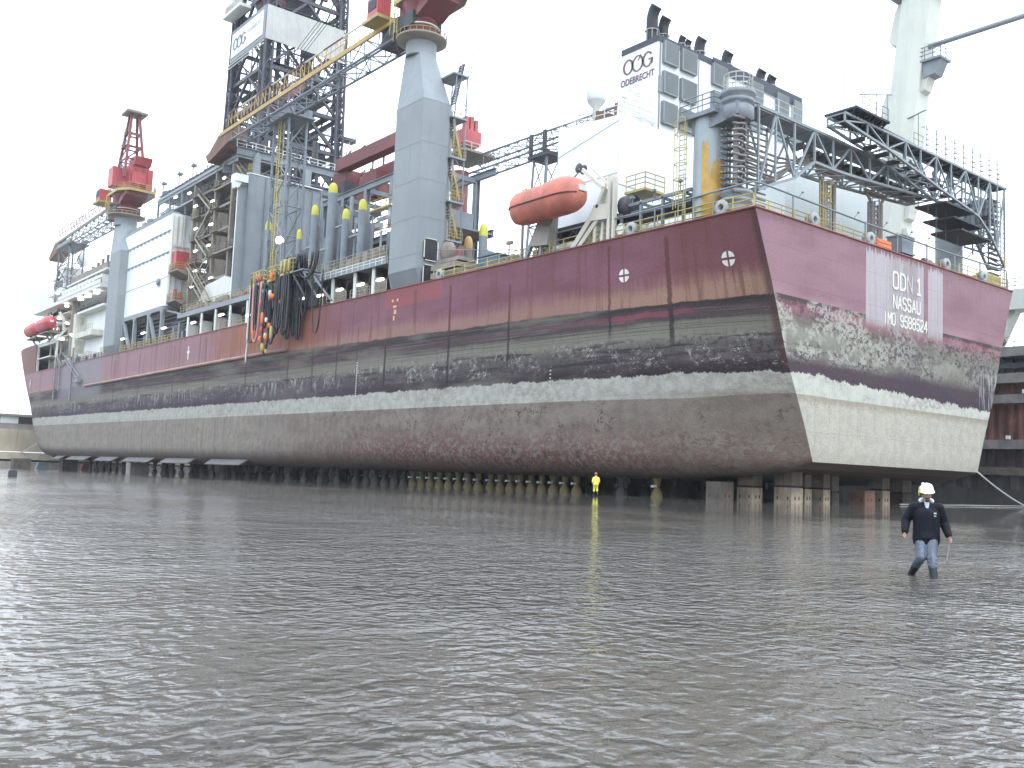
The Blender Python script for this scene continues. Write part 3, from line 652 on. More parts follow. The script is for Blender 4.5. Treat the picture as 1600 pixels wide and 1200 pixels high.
# ================================================================== WATER, DOCK
def water_material():
    n = N('muddy_water'); X, Y, Z = n.xyz()
    a = n.noise(n.map(1, 1, 1), .09, 3, .5)
    big = n.noise(n.map(.7, 1, 1), 1.1, 2, .5, .4)
    mid_ = n.noise(n.map(.95, 1.05, 1, (3, 7, 0)), 4.6, 1.5, .5, .5)
    fin = n.noise(n.map(1, 1.3, 1, (9, 2, 0)), 9.0, 2, .5, .3)
    # distance from the hull calms the surface
    dx = n.math('MAXIMUM', n.math('MULTIPLY', X, -1.), 0.); dy = n.math('MAXIMUM', n.math('MULTIPLY', Y, -1.), 0.)
    d = n.math('SQRT', n.math('ADD', n.math('MULTIPLY', dx, dx), n.math('MULTIPLY', dy, dy)))
    amp = n.math('ADD', n.math('MULTIPLY', n.step(d, 12., 58.), .98), .025)
    amp = n.math('MULTIPLY', amp, n.math('ADD', n.math('MULTIPLY', n.step(a, .38, .62), .85), .28))
    sharp = n.math('SUBTRACT', 1., n.math('ABSOLUTE', n.math('SUBTRACT', n.math('MULTIPLY', mid_, 2.), 1.)))
    h = n.math('ADD', n.math('ADD', n.math('MULTIPLY', big, .15), n.math('MULTIPLY', mid_, .135)), n.math('MULTIPLY', fin, .028))
    for (px_, py_) in ((-37.88, -32.38), (-37.98, -32.62)):          # rings pushed out by the wader's boots
        ex = n.math('SUBTRACT', X, px_); ey = n.math('SUBTRACT', Y, py_); rr = n.math('SQRT', n.math('ADD', n.math('MULTIPLY', ex, ex), n.math('MULTIPLY', ey, ey)))
        ring = n.math('MULTIPLY', n.math('SINE', n.math('MULTIPLY', rr, 24.)), n.math('POWER', 2.718, n.math('MULTIPLY', rr, -2.2)))
        h = n.math('ADD', h, n.math('MULTIPLY', ring, .03))
    h = n.math('MULTIPLY', h, amp)
    n.bump(h, 1.0, 1.0)
    c = n.mix(a, (.118, .106, .088), (.088, .080, .067))
    n.b.inputs['IOR'].default_value = 1.33
    return n.done(c, .035)
M['water'] = water_material()
g = G(); ys = [-140, -60, -20, 0]+[4*k for k in range(1, 66)]+[270]; xs = [-150, -100, -60, -30, -10, 0, 20, 41, 57.5]
vs = [(x, y, zwater(y)) for y in ys for x in xs]; m = len(xs)
g.add(vs, [(j*m+i, j*m+i+1, (j+1)*m+i+1, (j+1)*m+i) for j in range(len(ys)-1) for i in range(m-1)], True)
struct('water', g, 'water')
g = G(); g.add([(-1500, -1500, -5), (1500, -1500, -5), (1500, 2500, -5), (-1500, 2500, -5)], [(0,1,2,3)]); struct('dock_floor', g, 'concrete')
g = G()
g.add([(-1500, 270, 11.9), (60, 270, 11.9), (60, 2500, 11.9), (-1500, 2500, 11.9)], [(0,1,2,3)])
g.add([(64, -1500, 11.9), (1500, -1500, 11.9), (1500, 2500, 11.9), (60, 2500, 11.9), (60, 270, 11.9), (64, 270, 11.9)], [(0,1,2,3,4,5)])
struct('ground', g, 'concrete')

def corrugated(g, x, y0, y1, z0, z1, pitch=1.1, dep=.38):
    k = int((y1-y0)/pitch); pts = []
    for i in range(k):
        y = y0+i*pitch; pts += [(x, y), (x, y+pitch*.35), (x+dep, y+pitch*.5), (x+dep, y+pitch*.85)]
    vs = [(a, b, z) for z in (z0, z1) for a, b in pts]; m = len(pts)
    g.add(vs, [(i, m+i, m+i+1, i+1) for i in range(m-1)]); return g
wall = thing('dock_wall', 'rusty sheet pile dock wall with concrete ledges beyond the stern', 'wall', (57, 60, -5))
def wp(name, mat, *boxes):
    g = G()
    for b in boxes: g.box(*b)
    part(name, g, mat, wall)
Y0, Y1 = -60, 268
wp('cap', 'ledge', (56.6, 66, Y0, Y1, 16.9, 18.0)); wp('backing', 'black', (59.3, 66, Y0, Y1, -5, 16.9))
wp('ledge', 'ledge', (56.2, 59.3, Y0, Y1, 13.8, 14.9)); wp('ledge', 'ledge', (56.3, 59.3, Y0, Y1, 11.5, 12.5)); wp('ledge', 'ledge', (56.5, 59.3, Y0, Y1, 6.3, 7.35)); wp('ledge', 'timber', (56.3, 59.3, Y0, Y1, 3.3, 4.2))
wp('wale', 'darksteel', (57.2, 58.0, Y0, Y1, 15.6, 16.2))
for z0, z1, mt in ((12.5, 13.8, 'sheetpile'), (7.35, 11.5, 'sheetpile'), (4.2, 6.3, 'sheetpile')):
    g = G(); corrugated(g, 57.3, Y0, Y1, z0, z1); part('sheet_piling', g, paint('dark_sheet_pile', (.07, .045, .045), .85, .4, (.03, .025, .025), .7) if z0 == 4.2 else mt, wall)
g = G(); corrugated(g, 57.6, Y0, Y1, 14.9, 16.9); part('sheet_piling', g, 'darksteel', wall)
g = G(); g.box(56.9, 59.3, Y0, Y1, -5, 1.75)
for k in range(60): g.box(56.78, 56.9, Y0+k*5.5, Y0+k*5.5+.25, -4.9, 1.7)
part('lower_wall', g, paint('black_wet_wall_foot', (.05, .047, .045), .8, .4, (.02, .02, .02), .7), wall)
g = G(); corrugated(g, 57.0, Y0, Y1, 1.75, 3.3, 1.8, .3); part('lower_wall', g, paint('stained_wet_wall', (.07, .066, .06), .85, .4, (.03, .03, .028), .8), wall)
g = G()
for k in range(50): y = Y0+3+k*6.2; g.box(56.15, 56.6, y, y+.5, 12.55, 13.0); g.box(56.2, 56.7, y+2, y+2.35, 7.4, 7.8)
part('ledge_fitting', g, 'offwhite', wall)
g = G(); g.rail([(56.9, Y0, 18.0), (56.9, 60, 18.0)], 1.15, 1.9, .04, 2); part('railing', g, 'scaffold', wall)
hw = thing('dock_head_wall', 'tan concrete wall closing the dock beyond the bow', 'wall', (-10, 262, -5))
def hp(name, mat, *b):
    g = G()
    for q in b: g.box(*q)
    part(name, g, mat, hw)
hp('upper_wall', 'concrete', (-150, 56.4, 262, 270, 3.5, 9.2)); 
M['tan'] = paint('tan_stained_concrete', (.50, .44, .33), .85, .2, (.2, .16, .11), .5, .15, .3)
hp('lower_wall', 'tan', (-150, 56.4, 261.2, 270, 1.2, 7.6)); hp('footing', 'tan', (-150, 56.4, 257, 270, -1.0, 1.0)); hp('footing', 'concrete', (-150, 56.4, 251, 268, -5, -1.6))
hp('service_gallery', 'darksteel', (-150, 56.4, 262.6, 270, 9.2, 11.3)); hp('cap', 'concrete', (-150, 56.4, 261.5, 270, 11.3, 11.95))
hp('white_panel', 'white', (-14, -2.5, 262.3, 262.6, 9.25, 11.2), (1.5, 6.2, 262.3, 262.6, 9.25, 11.2))
g = G(); g.rail([(-60, 262, 11.95), (30, 262, 11.95)], 1.2, 3, .06, 2); part('railing', g, 'scaffold', hw)
pw = thing('side_dock_wall', 'long concrete dock wall opposite the ship, out of view', 'wall', (-152, 60, -5))
g = G(); g.box(-160, -150, -60, 268, -5, 12); part('lower_wall', g, 'concrete', pw)

# ------- blocks and props
grp = 'bottle shaped steel props in rows under the hull'
def make_prop(mat, small=False):
    o = thing('hull_prop', 'bottle shaped steel prop with flared foot standing in water under the hull', 'prop', (0, 0, 0), grp)
    g = G(); g.lathe((0, 0, 0), [(.5, -.5), (.5, .1), (.42, .42), (.22, .75), (.2, .85)], 10); part('flared_foot', g, mat, o)
    g = G(); g.lathe((0, 0, 0), [(.25, .85), (.3, 1.0), (.3, 1.22), (.4, 1.5), (.4, 1.6)], 10); part('post', g, mat, o)
    g = G(); g.box(-.62, -.2, -.14, .14, .78, .96); part('wedge', g, 'offwhite' if mat == 'propyellow' else 'timber', o)
    return o
M['propyellow'] = paint('dirty_yellow_prop', (.19, .155, .058), .75, .4, (.1, .07, .04), .7, .8, 2)
M['propgrey'] = paint('wet_grey_prop', (.055, .055, .05), .75, .4, (.05, .045, .04), .7, .8, 2)
pr = make_prop('propyellow'); pr2 = make_prop('propgrey'); used = {0: False, 1: False}
YEL = 'dirty yellow bottle shaped prop under the port edge near the person in yellow'
def put_prop(x, y, kind, lab=None):
    src = pr if kind == 0 else pr2
    o = src if not used[kind] else copy_tree(src); used[kind] = True
    zw, zk = zwater(y), zkeel(y); s = (zk-zw)/1.6
    if xport(y, zk+.01) > x: s *= 1.0
    o.location = (x, y, zw); o.scale = (1, 1, s)
    o['label'] = lab or 'bottle shaped steel prop with flared foot standing in water under the hull'; return o
y = 15.2; k = 0
for k in range(9):
    o = put_prop(4.3, 22.4+k*1.6, 0, YEL)
for k in range(2): put_prop(4.6, (12.9, 17.0)[k], 0 if k == 0 else 1, ('lone yellowish prop under the quarter left of the stern blocks', 'lone grey prop right beside the yellow suited person')[k])
for k in range(8): put_prop(4.0, 36.9+k*1.75, 0, 'dull yellow bottle shaped prop in the long row left of the brighter yellow ones')
for k in range(5): put_prop(4.0, 51+k*2.1, 1)
for k in range(26): put_prop(4.0, 62+k*4.6, 1)
for k in range(30): put_prop(9.5, 8+k*3.6, 1)
grp2 = 'big dock blocks under the stern'
M['capblock'] = paint('dark_wet_cap_block', (.17, .14, .11), .8, .4, (.05, .04, .03), .7, .6, 1.4)

def stern_block(px, y, w, h1, top=None, lab='', d=1.6, mat='blockconcrete'):
    x = px; h1 = h1*.8 if top else h1
    o = thing('dock_block', lab, 'dock block', (x, y, zwater(y)), grp2); zw = zwater(y)
    g = G(); g.box(x-w/2, x+w/2, y-d/2, y+d/2, zw-.6, zw+h1)
    part('base_block', g, mat, o)
    g = G()
    for s in (-.22, .12): g.box(x+w*s, x+w*s+.12, y-d/2-.02, y-d/2+.02, zw+.25, zw+.5); 
    for s in (-.3, .3): g.box(x-w/2-.02, x-w/2+.02, y+d*s-.06, y+d*s+.06, zw+.25, zw+.5)
    part('lifting_slot', g, 'black', o)
    if top:
        g = G(); g.box(x-w/2+.14, x+w/2-.14, y-d/2+.14, y+d/2-.14, zw+h1, zw+h1+.16); part('packing_timber', g, 'black', o)
        g = G(); g.box(x-w/2+.02, x+w/2-.02, y-d/2+.02, y+d/2-.02, zw+h1+.16, top); part('cap_block', g, 'capblock', o)
    return o
stern_block(4.9, 6.6, 1.5, 1.45, None, 'low grey dock block with a white rag on top, first under the stern quarter', 1.5, 'timber')
stern_block(7.9, 6.0, 1.3, 1.35, 3.2, 'two tier dock block at the port side of the stern, wet and dark on top', 1.5)
stern_block(9.5, 3.5, 1.5, 1.5, 3.3, 'widest pale two tier dock block below the transom corner', 1.6)
stern_block(12.2, 4.2, .95, 1.4, 3.3, 'slim two tier dock block right of the widest pale one', 1.4)
stern_block(14.2, 3.8, .95, 1.4, 3.3, 'slim pale two tier dock block second right of the widest one', 1.4)
stern_block(16.6, 4.5, 1.0, 1.1, 3.2, 'short grey dock block with dark packing left of the reddish block', 1.4, 'timber')
stern_block(19.6, 3.2, 1.6, 1.15, None, 'low reddish dock block standing alone below the middle of the transom', 1.5, M['sheetpile'] if False else 'rust')
stern_block(23.6, 4.0, 1.2, 1.5, 3.2, 'brownish two tier dock block behind the walking person in the white helmet', 1.5)
stern_block(29.0, 5.0, 1.6, 1.2, 3.2, 'dark dock block under the starboard half of the transom', 1.5, 'timber')
for i, (x, y) in enumerate([(x, y) for x in (14.5, 20.6, 27) for y in (12, 20, 28, 36, 46, 56, 68, 80, 94, 108, 124, 140, 158)]):
    g = G(); g.box(x-.9, x+.9, y-1.2, y+1.2, zwater(y)-.5, zwater(y)+.9); g.box(x-.7, x+.7, y-1, y+1, zwater(y)+.9, zkeel(y)-.01)
    single('keel_block', g, 'timber', 'dark keel block in the shade under the middle of the hull', 'dock block', 'keel blocks under the middle of the hull', (x, y, zwater(y)))
zz_ = zwater(143)
stern_block(2.6, 141, 3.4, 1.9, None, 'pale lone concrete block by the far port bilge', 2.6, 'concrete')
stern_block(9.0, 215, 3.6, 3.0, None, 'dark grey square block beneath the bow shoulder', 3, 'timber')
stern_block(-.5, 222, 4.0, 2.4, None, 'dark square block at the left edge of the photo below the head wall', 3, 'timber')
g = G(); g.box(-40.7, -40.2, 30.6, 31.0, -.25, .18); g.box(-40.66, -40.24, 30.64, 30.96, .18, .24)
single('floating_crate', g, 'darksteel', 'small dark box sticking out of the bright water at far left', 'crate', None, (-40.4, 31, -.2))
# rubbish on the far footing
for i, (x, w, h, mt) in enumerate(((14, 2.2, 1.2, 'offwhite'), (18.5, 2.6, 1.4, 'red'), (21.5, 1.8, 1.6, 'white'), (7.5, 3.2, 1.4, 'steelgrey'), (24.5, 2.4, 1.1, 'ochre'))):
    g = G(); y = 236; z = zwater(y)+.9
    g.prism([(x-w/2, z-1.2), (x+w/2, z-1.2), (x+w/2*.9, z+h*.4), (x+w*.2, z+h*.6), (x-w*.3, z+h*.5)], y-1, y+1, 'y')
    single('work_skip', g, mt, ('pale', 'red', 'white', 'grey tarpaulin covered', 'ochre')[i]+' skip of gear on the dock floor past the bow', 'skip', None, (x, y, z-1.2))
g = G(); g.tube((6, 258, .5), (15, 240, 9), .14, n=6)
single('mooring_rope', g, 'rope', 'taut pale rope from the head wall to the bow', 'rope', None, (6, 258, .5))
# hanging rope and floating hose by the starboard corner
pts = []
P0, P1 = Vector((33.9, .1, 3.2)), Vector((57.0-2, 3.4, .06))
for k in range(25):
    t = k/24; p = P0.lerp(P1, t); z = .05+3.15*(1-min(1, t/.62))**1.7; pts.append((p.x, p.y-1.2*math.sin(PI*t), z))
g = G(); g.path(pts, .075, 6)
single('mooring_rope', g, 'rope', 'slack pale rope curving from the transom foot to the water', 'rope', None, tuple(P0))
g = G(); g.path([(24+k*1.6, 2.2+.25*math.sin(k*.9)+k*.06, .03) for k in range(21)], .04, 6)
single('floating_hose', g, 'rope', 'thin pale hose lying along the waterline by the dock wall', 'hose', None, (24, 2, 0))

# ================================================================== PEOPLE
def capsule(g, p, q, r1, r2, n=10):
    p, q = Vector(p), Vector(q); fr = g.frame(p, q)
    if not fr: g.ellipsoid(p, r1, r1, r1, n, 6); return
    p, q, d, a, b = fr; rings = []
    def ring(c, r): return [c+(a*math.cos(2*PI*i/n)+b*math.sin(2*PI*i/n))*r for i in range(n)]
    for t in (-80, -50, -25): rings.append(ring(p+d*r1*math.sin(math.radians(t)), r1*math.cos(math.radians(t))))
    rings.append(ring(p, r1)); rings.append(ring(q, r2))
    for t in (25, 50, 80): rings.append(ring(q+d*r2*math.sin(math.radians(t)), r2*math.cos(math.radians(t))))
    g.loft(rings, True)

def fused(name, g, mat, parent, vox, smooth=4, label=None):
    o = part(name, g, mat, parent, label)
    m = o.modifiers.new('remesh', 'REMESH'); m.mode = 'VOXEL'; m.voxel_size = vox; m.use_smooth_shade = True
    s = o.modifiers.new('smooth', 'SMOOTH'); s.iterations = smooth; s.factor = .5
    return o
M['skin'] = paint('skin', (.33, .19, .13), .55, .1, (.25, .13, .09), .2, 3, 3)
M['jacket'] = paint('navy_rain_jacket', (.006, .0075, .014), .7, .3, (.015, .018, .026), .4, 3, 2, .9)
M['jacket'].node_tree.nodes['Principled BSDF'].inputs['Specular IOR Level'].default_value = .2
M['waders'] = paint('wet_blue_grey_trousers', (.07, .09, .125), .28, .3, (.3, .36, .42), .5, 4, 2, .9)
M['boot'] = paint('black_rubber_boot', (.008, .008, .011), .3, .1, (.02, .02, .02), .3)
M['hair'] = paint('dark_hair', (.012, .01, .009), .7, .1, (.02, .02, .02), .3)
M['hivis'] = paint('yellow_oilskin', (.72, .66, .10), .5, .1, (.45, .4, .08), .3, 2, 2)
M['helmet'] = paint('white_helmet', (.8, .8, .78), .3, .03, (.6, .6, .58), .1, 3)
M['hood'] = paint('pale_hood', (.62, .65, .68), .7, .1, (.4, .42, .45), .3, 4)
def hand(g, w, d, fwd, curl=.9, s=1., side=1):
    """palm at the wrist w pointing along d (down the arm); fingers curl towards fwd"""
    w, d, f = Vector(w), Vector(d).normalized(), Vector(fwd).normalized(); a = d.cross(f).normalized()
    pc = w+d*.05*s
    capsule(g, w, w+d*.085*s, .026*s, .036*s, 8)
    for k, L in enumerate((.068, .078, .072, .056)):
        b = w+d*.09*s+a*(k-1.5)*.021*s; p = b; dd = d.copy()
        for j in range(3):
            ang = curl*(.35+.45*j); dd = (d*math.cos(ang)+f*math.sin(ang)).normalized(); q = p+dd*L*s*.42
            capsule(g, p, q, .0098*s, .0088*s, 6); p = q
    t0 = w+d*.03*s+a*(-.03*side)*s+f*.008; t1 = t0+(d*.6-a*.5*side+f*.5).normalized()*.04*s; t2 = t1+(d*.7+f*.6).normalized()*.03*s
    capsule(g, t0, t1, .013*s, .011*s, 6); capsule(g, t1, t2, .011*s, .009*s, 6)
def person(label, J, loc, rot, top, trou, helm, vox=.008, stick=False, zip_=False, hood=True):
    """J: joints in local metres: x = the person's left, y = forward, z up. Returns the root."""
    rt = thing('person', label, 'person', (0, 0, 0))
    v = {k: Vector((-p[0], p[1], p[2])) for k, p in J.items()}
    g = G()                                                       # body: one fused surface
    h = v['head']; fw = v['look'].normalized(); upv = v['hup'].normalized(); sd_ = fw.cross(upv).normalized(); upv = sd_.cross(fw)
    def hp_(a, b, c): return h+sd_*(-a)+fw*b+upv*c
    capsule(g, hp_(0, -.01, .05), hp_(0, -.015, -.01), .082, .078, 14); capsule(g, hp_(0, .03, -.02), hp_(0, .05, -.075), .062, .038, 12)
    capsule(g, hp_(0, .088, .02), hp_(0, .108, -.025), .010, .018, 8); capsule(g, hp_(-.022, .085, -.062), hp_(.022, .085, -.062), .011, .011, 8)
    capsule(g, hp_(-.03, .078, .032), hp_(.03, .078, .032), .014, .014, 8)
    for s in (-1, 1): capsule(g, hp_(s*.083, -.01, .015), hp_(s*.086, -.012, -.03), .016, .012, 6)
    capsule(g, hp_(0, -.02, -.05), v['neck'], .055, .062, 12); capsule(g, v['neck'], v['chest'], .07, .14, 12); capsule(g, v['chest'], v['pelvis'], .14, .13, 12)
    for s in ('L', 'R'):
        capsule(g, v['neck']-Vector((0, 0, .03)), v['sh'+s], .06, .055); capsule(g, v['sh'+s], v['el'+s], .05, .04); capsule(g, v['el'+s], v['wr'+s], .04, .027)
        capsule(g, v['pelvis'], v['hip'+s], .11, .085); capsule(g, v['hip'+s], v['kn'+s], .08, .052); capsule(g, v['kn'+s], v['an'+s], .05, .036); capsule(g, v['an'+s], v['to'+s], .036, .03)
        d = (v['wr'+s]-v['el'+s]).normalized(); f = v['palm'+s]
        hand(g, v['wr'+s], d, f, 1.0, 1.0, 1 if s == 'L' else -1)
    fused('body', g, 'skin', rt, vox, 3)
    g = G(); e = []
    for s in (-1, 1): g.ellipsoid(hp_(s*.031, .088, .018), .011, .011, .008, 8, 6)
    part('eyes', g, 'hood', rt)
    g = G()
    for s in (-1, 1): g.ellipsoid(hp_(s*.031, .0975, .017), .005, .004, .005, 8, 6); capsule(g, hp_(s*.018, .092, .043), hp_(s*.045, .084, .043), .005, .004, 6)
    capsule(g, hp_(-.032, .096, -.045), hp_(.032, .096, -.045), .011, .011, 8); capsule(g, hp_(-.02, .088, -.095), hp_(.02, .088, -.095), .022, .022, 8)
    for s in (-1, 1): capsule(g, hp_(s*.083, -.02, .05), hp_(s*.083, .0, .0), .014, .010, 6)
    capsule(g, hp_(-.05, -.07, .0), hp_(.05, -.07, .0), .04, .04, 8)
    part('hair_and_moustache', g, 'hair', rt)
    # jacket
    g = G(); c, p = v['chest'], v['pelvis']; hem = v['hem']
    capsule(g, v['neck']-Vector((0, 0, .05)), c, .10, .175, 16)
    for s in ('L', 'R'):
        o = Vector((.09 if s == 'L' else -.09, 0, 0))
        capsule(g, v['neck']+o*.9-Vector((0, 0, .07)), v['sh'+s], .075, .085, 12); capsule(g, c+o, p+o*.95, .14, .145, 14); capsule(g, p+o*.95, hem+o, .145, .145, 14)
        capsule(g, v['sh'+s], v['el'+s], .092, .086, 12); capsule(g, v['el'+s], v['wr'+s].lerp(v['el'+s], .1), .088, .066, 12)
    capsule(g, v['chest']+Vector((0,.03,0)), v['hem']+Vector((0,.0,.0)), .15, .15, 14)
    rr = []
    for k_, (rx, ry) in enumerate(((.21, .15), (.225, .16), (.235, .168), (.24, .17))):
        cc = p.lerp(hem, k_/3)+Vector((0, 0, .03)); rr.append([cc+Vector((rx*math.cos(t), ry*math.sin(t), 0)) for t in [2*PI*i/20 for i in range(20)]])
    g.loft(rr, True)
    fused('jacket', g, top, rt, vox*1.4, 3)
    if zip_:
        g = G(); g.box(-.15, -.105, .150, .172, 1.285, 1.315); g.box(-.145, -.11, .150, .172, 1.24, 1.26)
        part('badge', g, 'logofaint', rt)
        g = G(); capsule(g, v['neck']+Vector((0, .07, .02)), v['neck']+Vector((-.0, .12, -.17)), .045, .02, 8); part('shirt_front', g, 'logofaint', rt)
    if hood:
        g = G(); nk = v['neck']+Vector((0, -.01, .05))
        pts = [nk+Vector((.10*math.cos(t), .085*math.sin(t), .03*math.sin(t)*-1)) for t in [math.radians(a) for a in range(-210, 31, 15)]]
        g.path(pts, .034, 8); part('hood', g, 'hood', rt)
    # trousers
    g = G()
    for s in ('L', 'R'):
        capsule(g, v['pelvis'], v['hip'+s], .13, .115, 12); capsule(g, v['hip'+s], v['kn'+s], .113, .088, 14); capsule(g, v['kn'+s], v['kn'+s].lerp(v['an'+s], .42), .09, .082, 12)
        for j in range(3): q = v['kn'+s].lerp(v['an'+s], .1+.14*j); capsule(g, q+Vector((-.05, .05, 0)), q+Vector((.06, .04, .02)), .034, .03, 8)
    fused('trousers', g, trou, rt, vox*1.3, 2)
    g = G()
    for s in ('L', 'R'):
        capsule(g, v['kn'+s].lerp(v['an'+s], .40), v['an'+s], .078, .06, 14); capsule(g, v['an'+s]+Vector((0, -.03, -.02)), v['to'+s], .06, .048, 12)
    fused('boots', g, 'boot', rt, vox*1.5, 2)
    # helmet
    g = G(); rings = []
    for (r, z) in ((.160, .045), (.142, .05), (.136, .085), (.128, .12), (.110, .155), (.076, .18), (.03, .193), (.004, .195)):
        rings.append([hp_(r*.86*math.cos(t)*1.0, r*math.sin(t)-.005+(.02*math.sin(t) if z < .06 and math.sin(t) > 0 else 0), z+.022-(.02*math.sin(t) if z < .06 else 0)) for t in [2*PI*i/24 for i in range(24)]])
    g.loft(rings, True); part('helmet', g, helm, rt)
    if helm == 'helmet':
        g = G(); g.box(0, 0, 0, 0, 0, 0); g = G()
        for a, b in (((-.115, .03, .10), (-.125, -.02, -.01)), ((-.13, .0, .02), (-.115, -.04, .13))): capsule(g, hp_(*a), hp_(*b), .017, .014, 6)
        part('ear_clip', g, 'yellowcap', rt)
        g = G(); g.ellipsoid(hp_(-.07, .02, .205), .03, .03, .022, 8, 6); part('helmet_lamp', g, 'helmet', rt)
    if stick:
        w = v['wrL']; d = (v['wrL']-v['elL']).normalized()
        c = w+d*.11+v['palmL'].normalized()*.035
        g = G(); g.tube(c+Vector((-.02, -.02, .08)), c+Vector((.055, .06, -.33)), .012, .010, 8)
        so = single('stick', g, 'concrete', 'short pale stick held in the walking person\'s left hand', 'stick')
    rt.location = loc; rt.rotation_euler = (0, 0, rot)
    if stick: so.location = loc; so.rotation_euler = (0, 0, rot)
    return rt
K = 1.0
J1 = dict(head=(0, .05, 1.63), look=(0.05, 1, -.16), hup=(0, .3, 1), neck=(0, 0, 1.47), chest=(0, .01, 1.27), pelvis=(0, 0, .98), hem=(0, .0, .80),
          shL=(.215, 0, 1.40), shR=(-.215, 0, 1.40), elL=(.31, -.07, 1.13), elR=(-.34, -.08, 1.15), wrL=(.37, .06, .90), wrR=(-.37, .05, .93),
          palmL=(-.6, .6, 0), palmR=(.6, .5, 0), hipL=(.10, .0, .92), hipR=(-.10, 0, .92), knL=(.07, .17, .52), knR=(-.10, .12, .50),
          anL=(.10, .27, .08), anR=(-.24, -.20, .15), toL=(.10, .43, .03), toR=(-.27, -.07, .03))
to_cam = math.atan2(CAM_LOC.y+32.4358, CAM_LOC.x+37.7845)
person('person in white helmet, dark jacket and blue waders walking through the water', J1, (-37.95, -32.55, -.15), to_cam-PI/2+.12, 'jacket', 'waders', 'helmet', .009, True, True)
J2 = dict(head=(0, .06, 1.60), look=(-.1, 1, -.25), hup=(0, .2, 1), neck=(0, .02, 1.44), chest=(0, .0, 1.25), pelvis=(0, -.03, .95), hem=(0, -.03, .85),
          shL=(.2, 0, 1.37), shR=(-.2, 0, 1.37), elL=(.27, -.02, 1.1), elR=(-.26, .02, 1.1), wrL=(.22, .2, .95), wrR=(-.24, .22, .95),
          palmL=(-.3, 1, 0), palmR=(.3, 1, 0), hipL=(.10, .0, .90), hipR=(-.10, 0, .90), knL=(.11, .10, .5), knR=(-.11, .06, .48),
          anL=(.12, .06, .1), anR=(-.13, -.2, .12), toL=(.13, .22, .03), toR=(-.14, -.05, .03))
person('person in bright yellow oilskins wading beside the hull', J2, (-1.9, 13.5, -.10), to_cam+PI/2+.5, 'hivis', 'hivis', 'orangebright', .02)
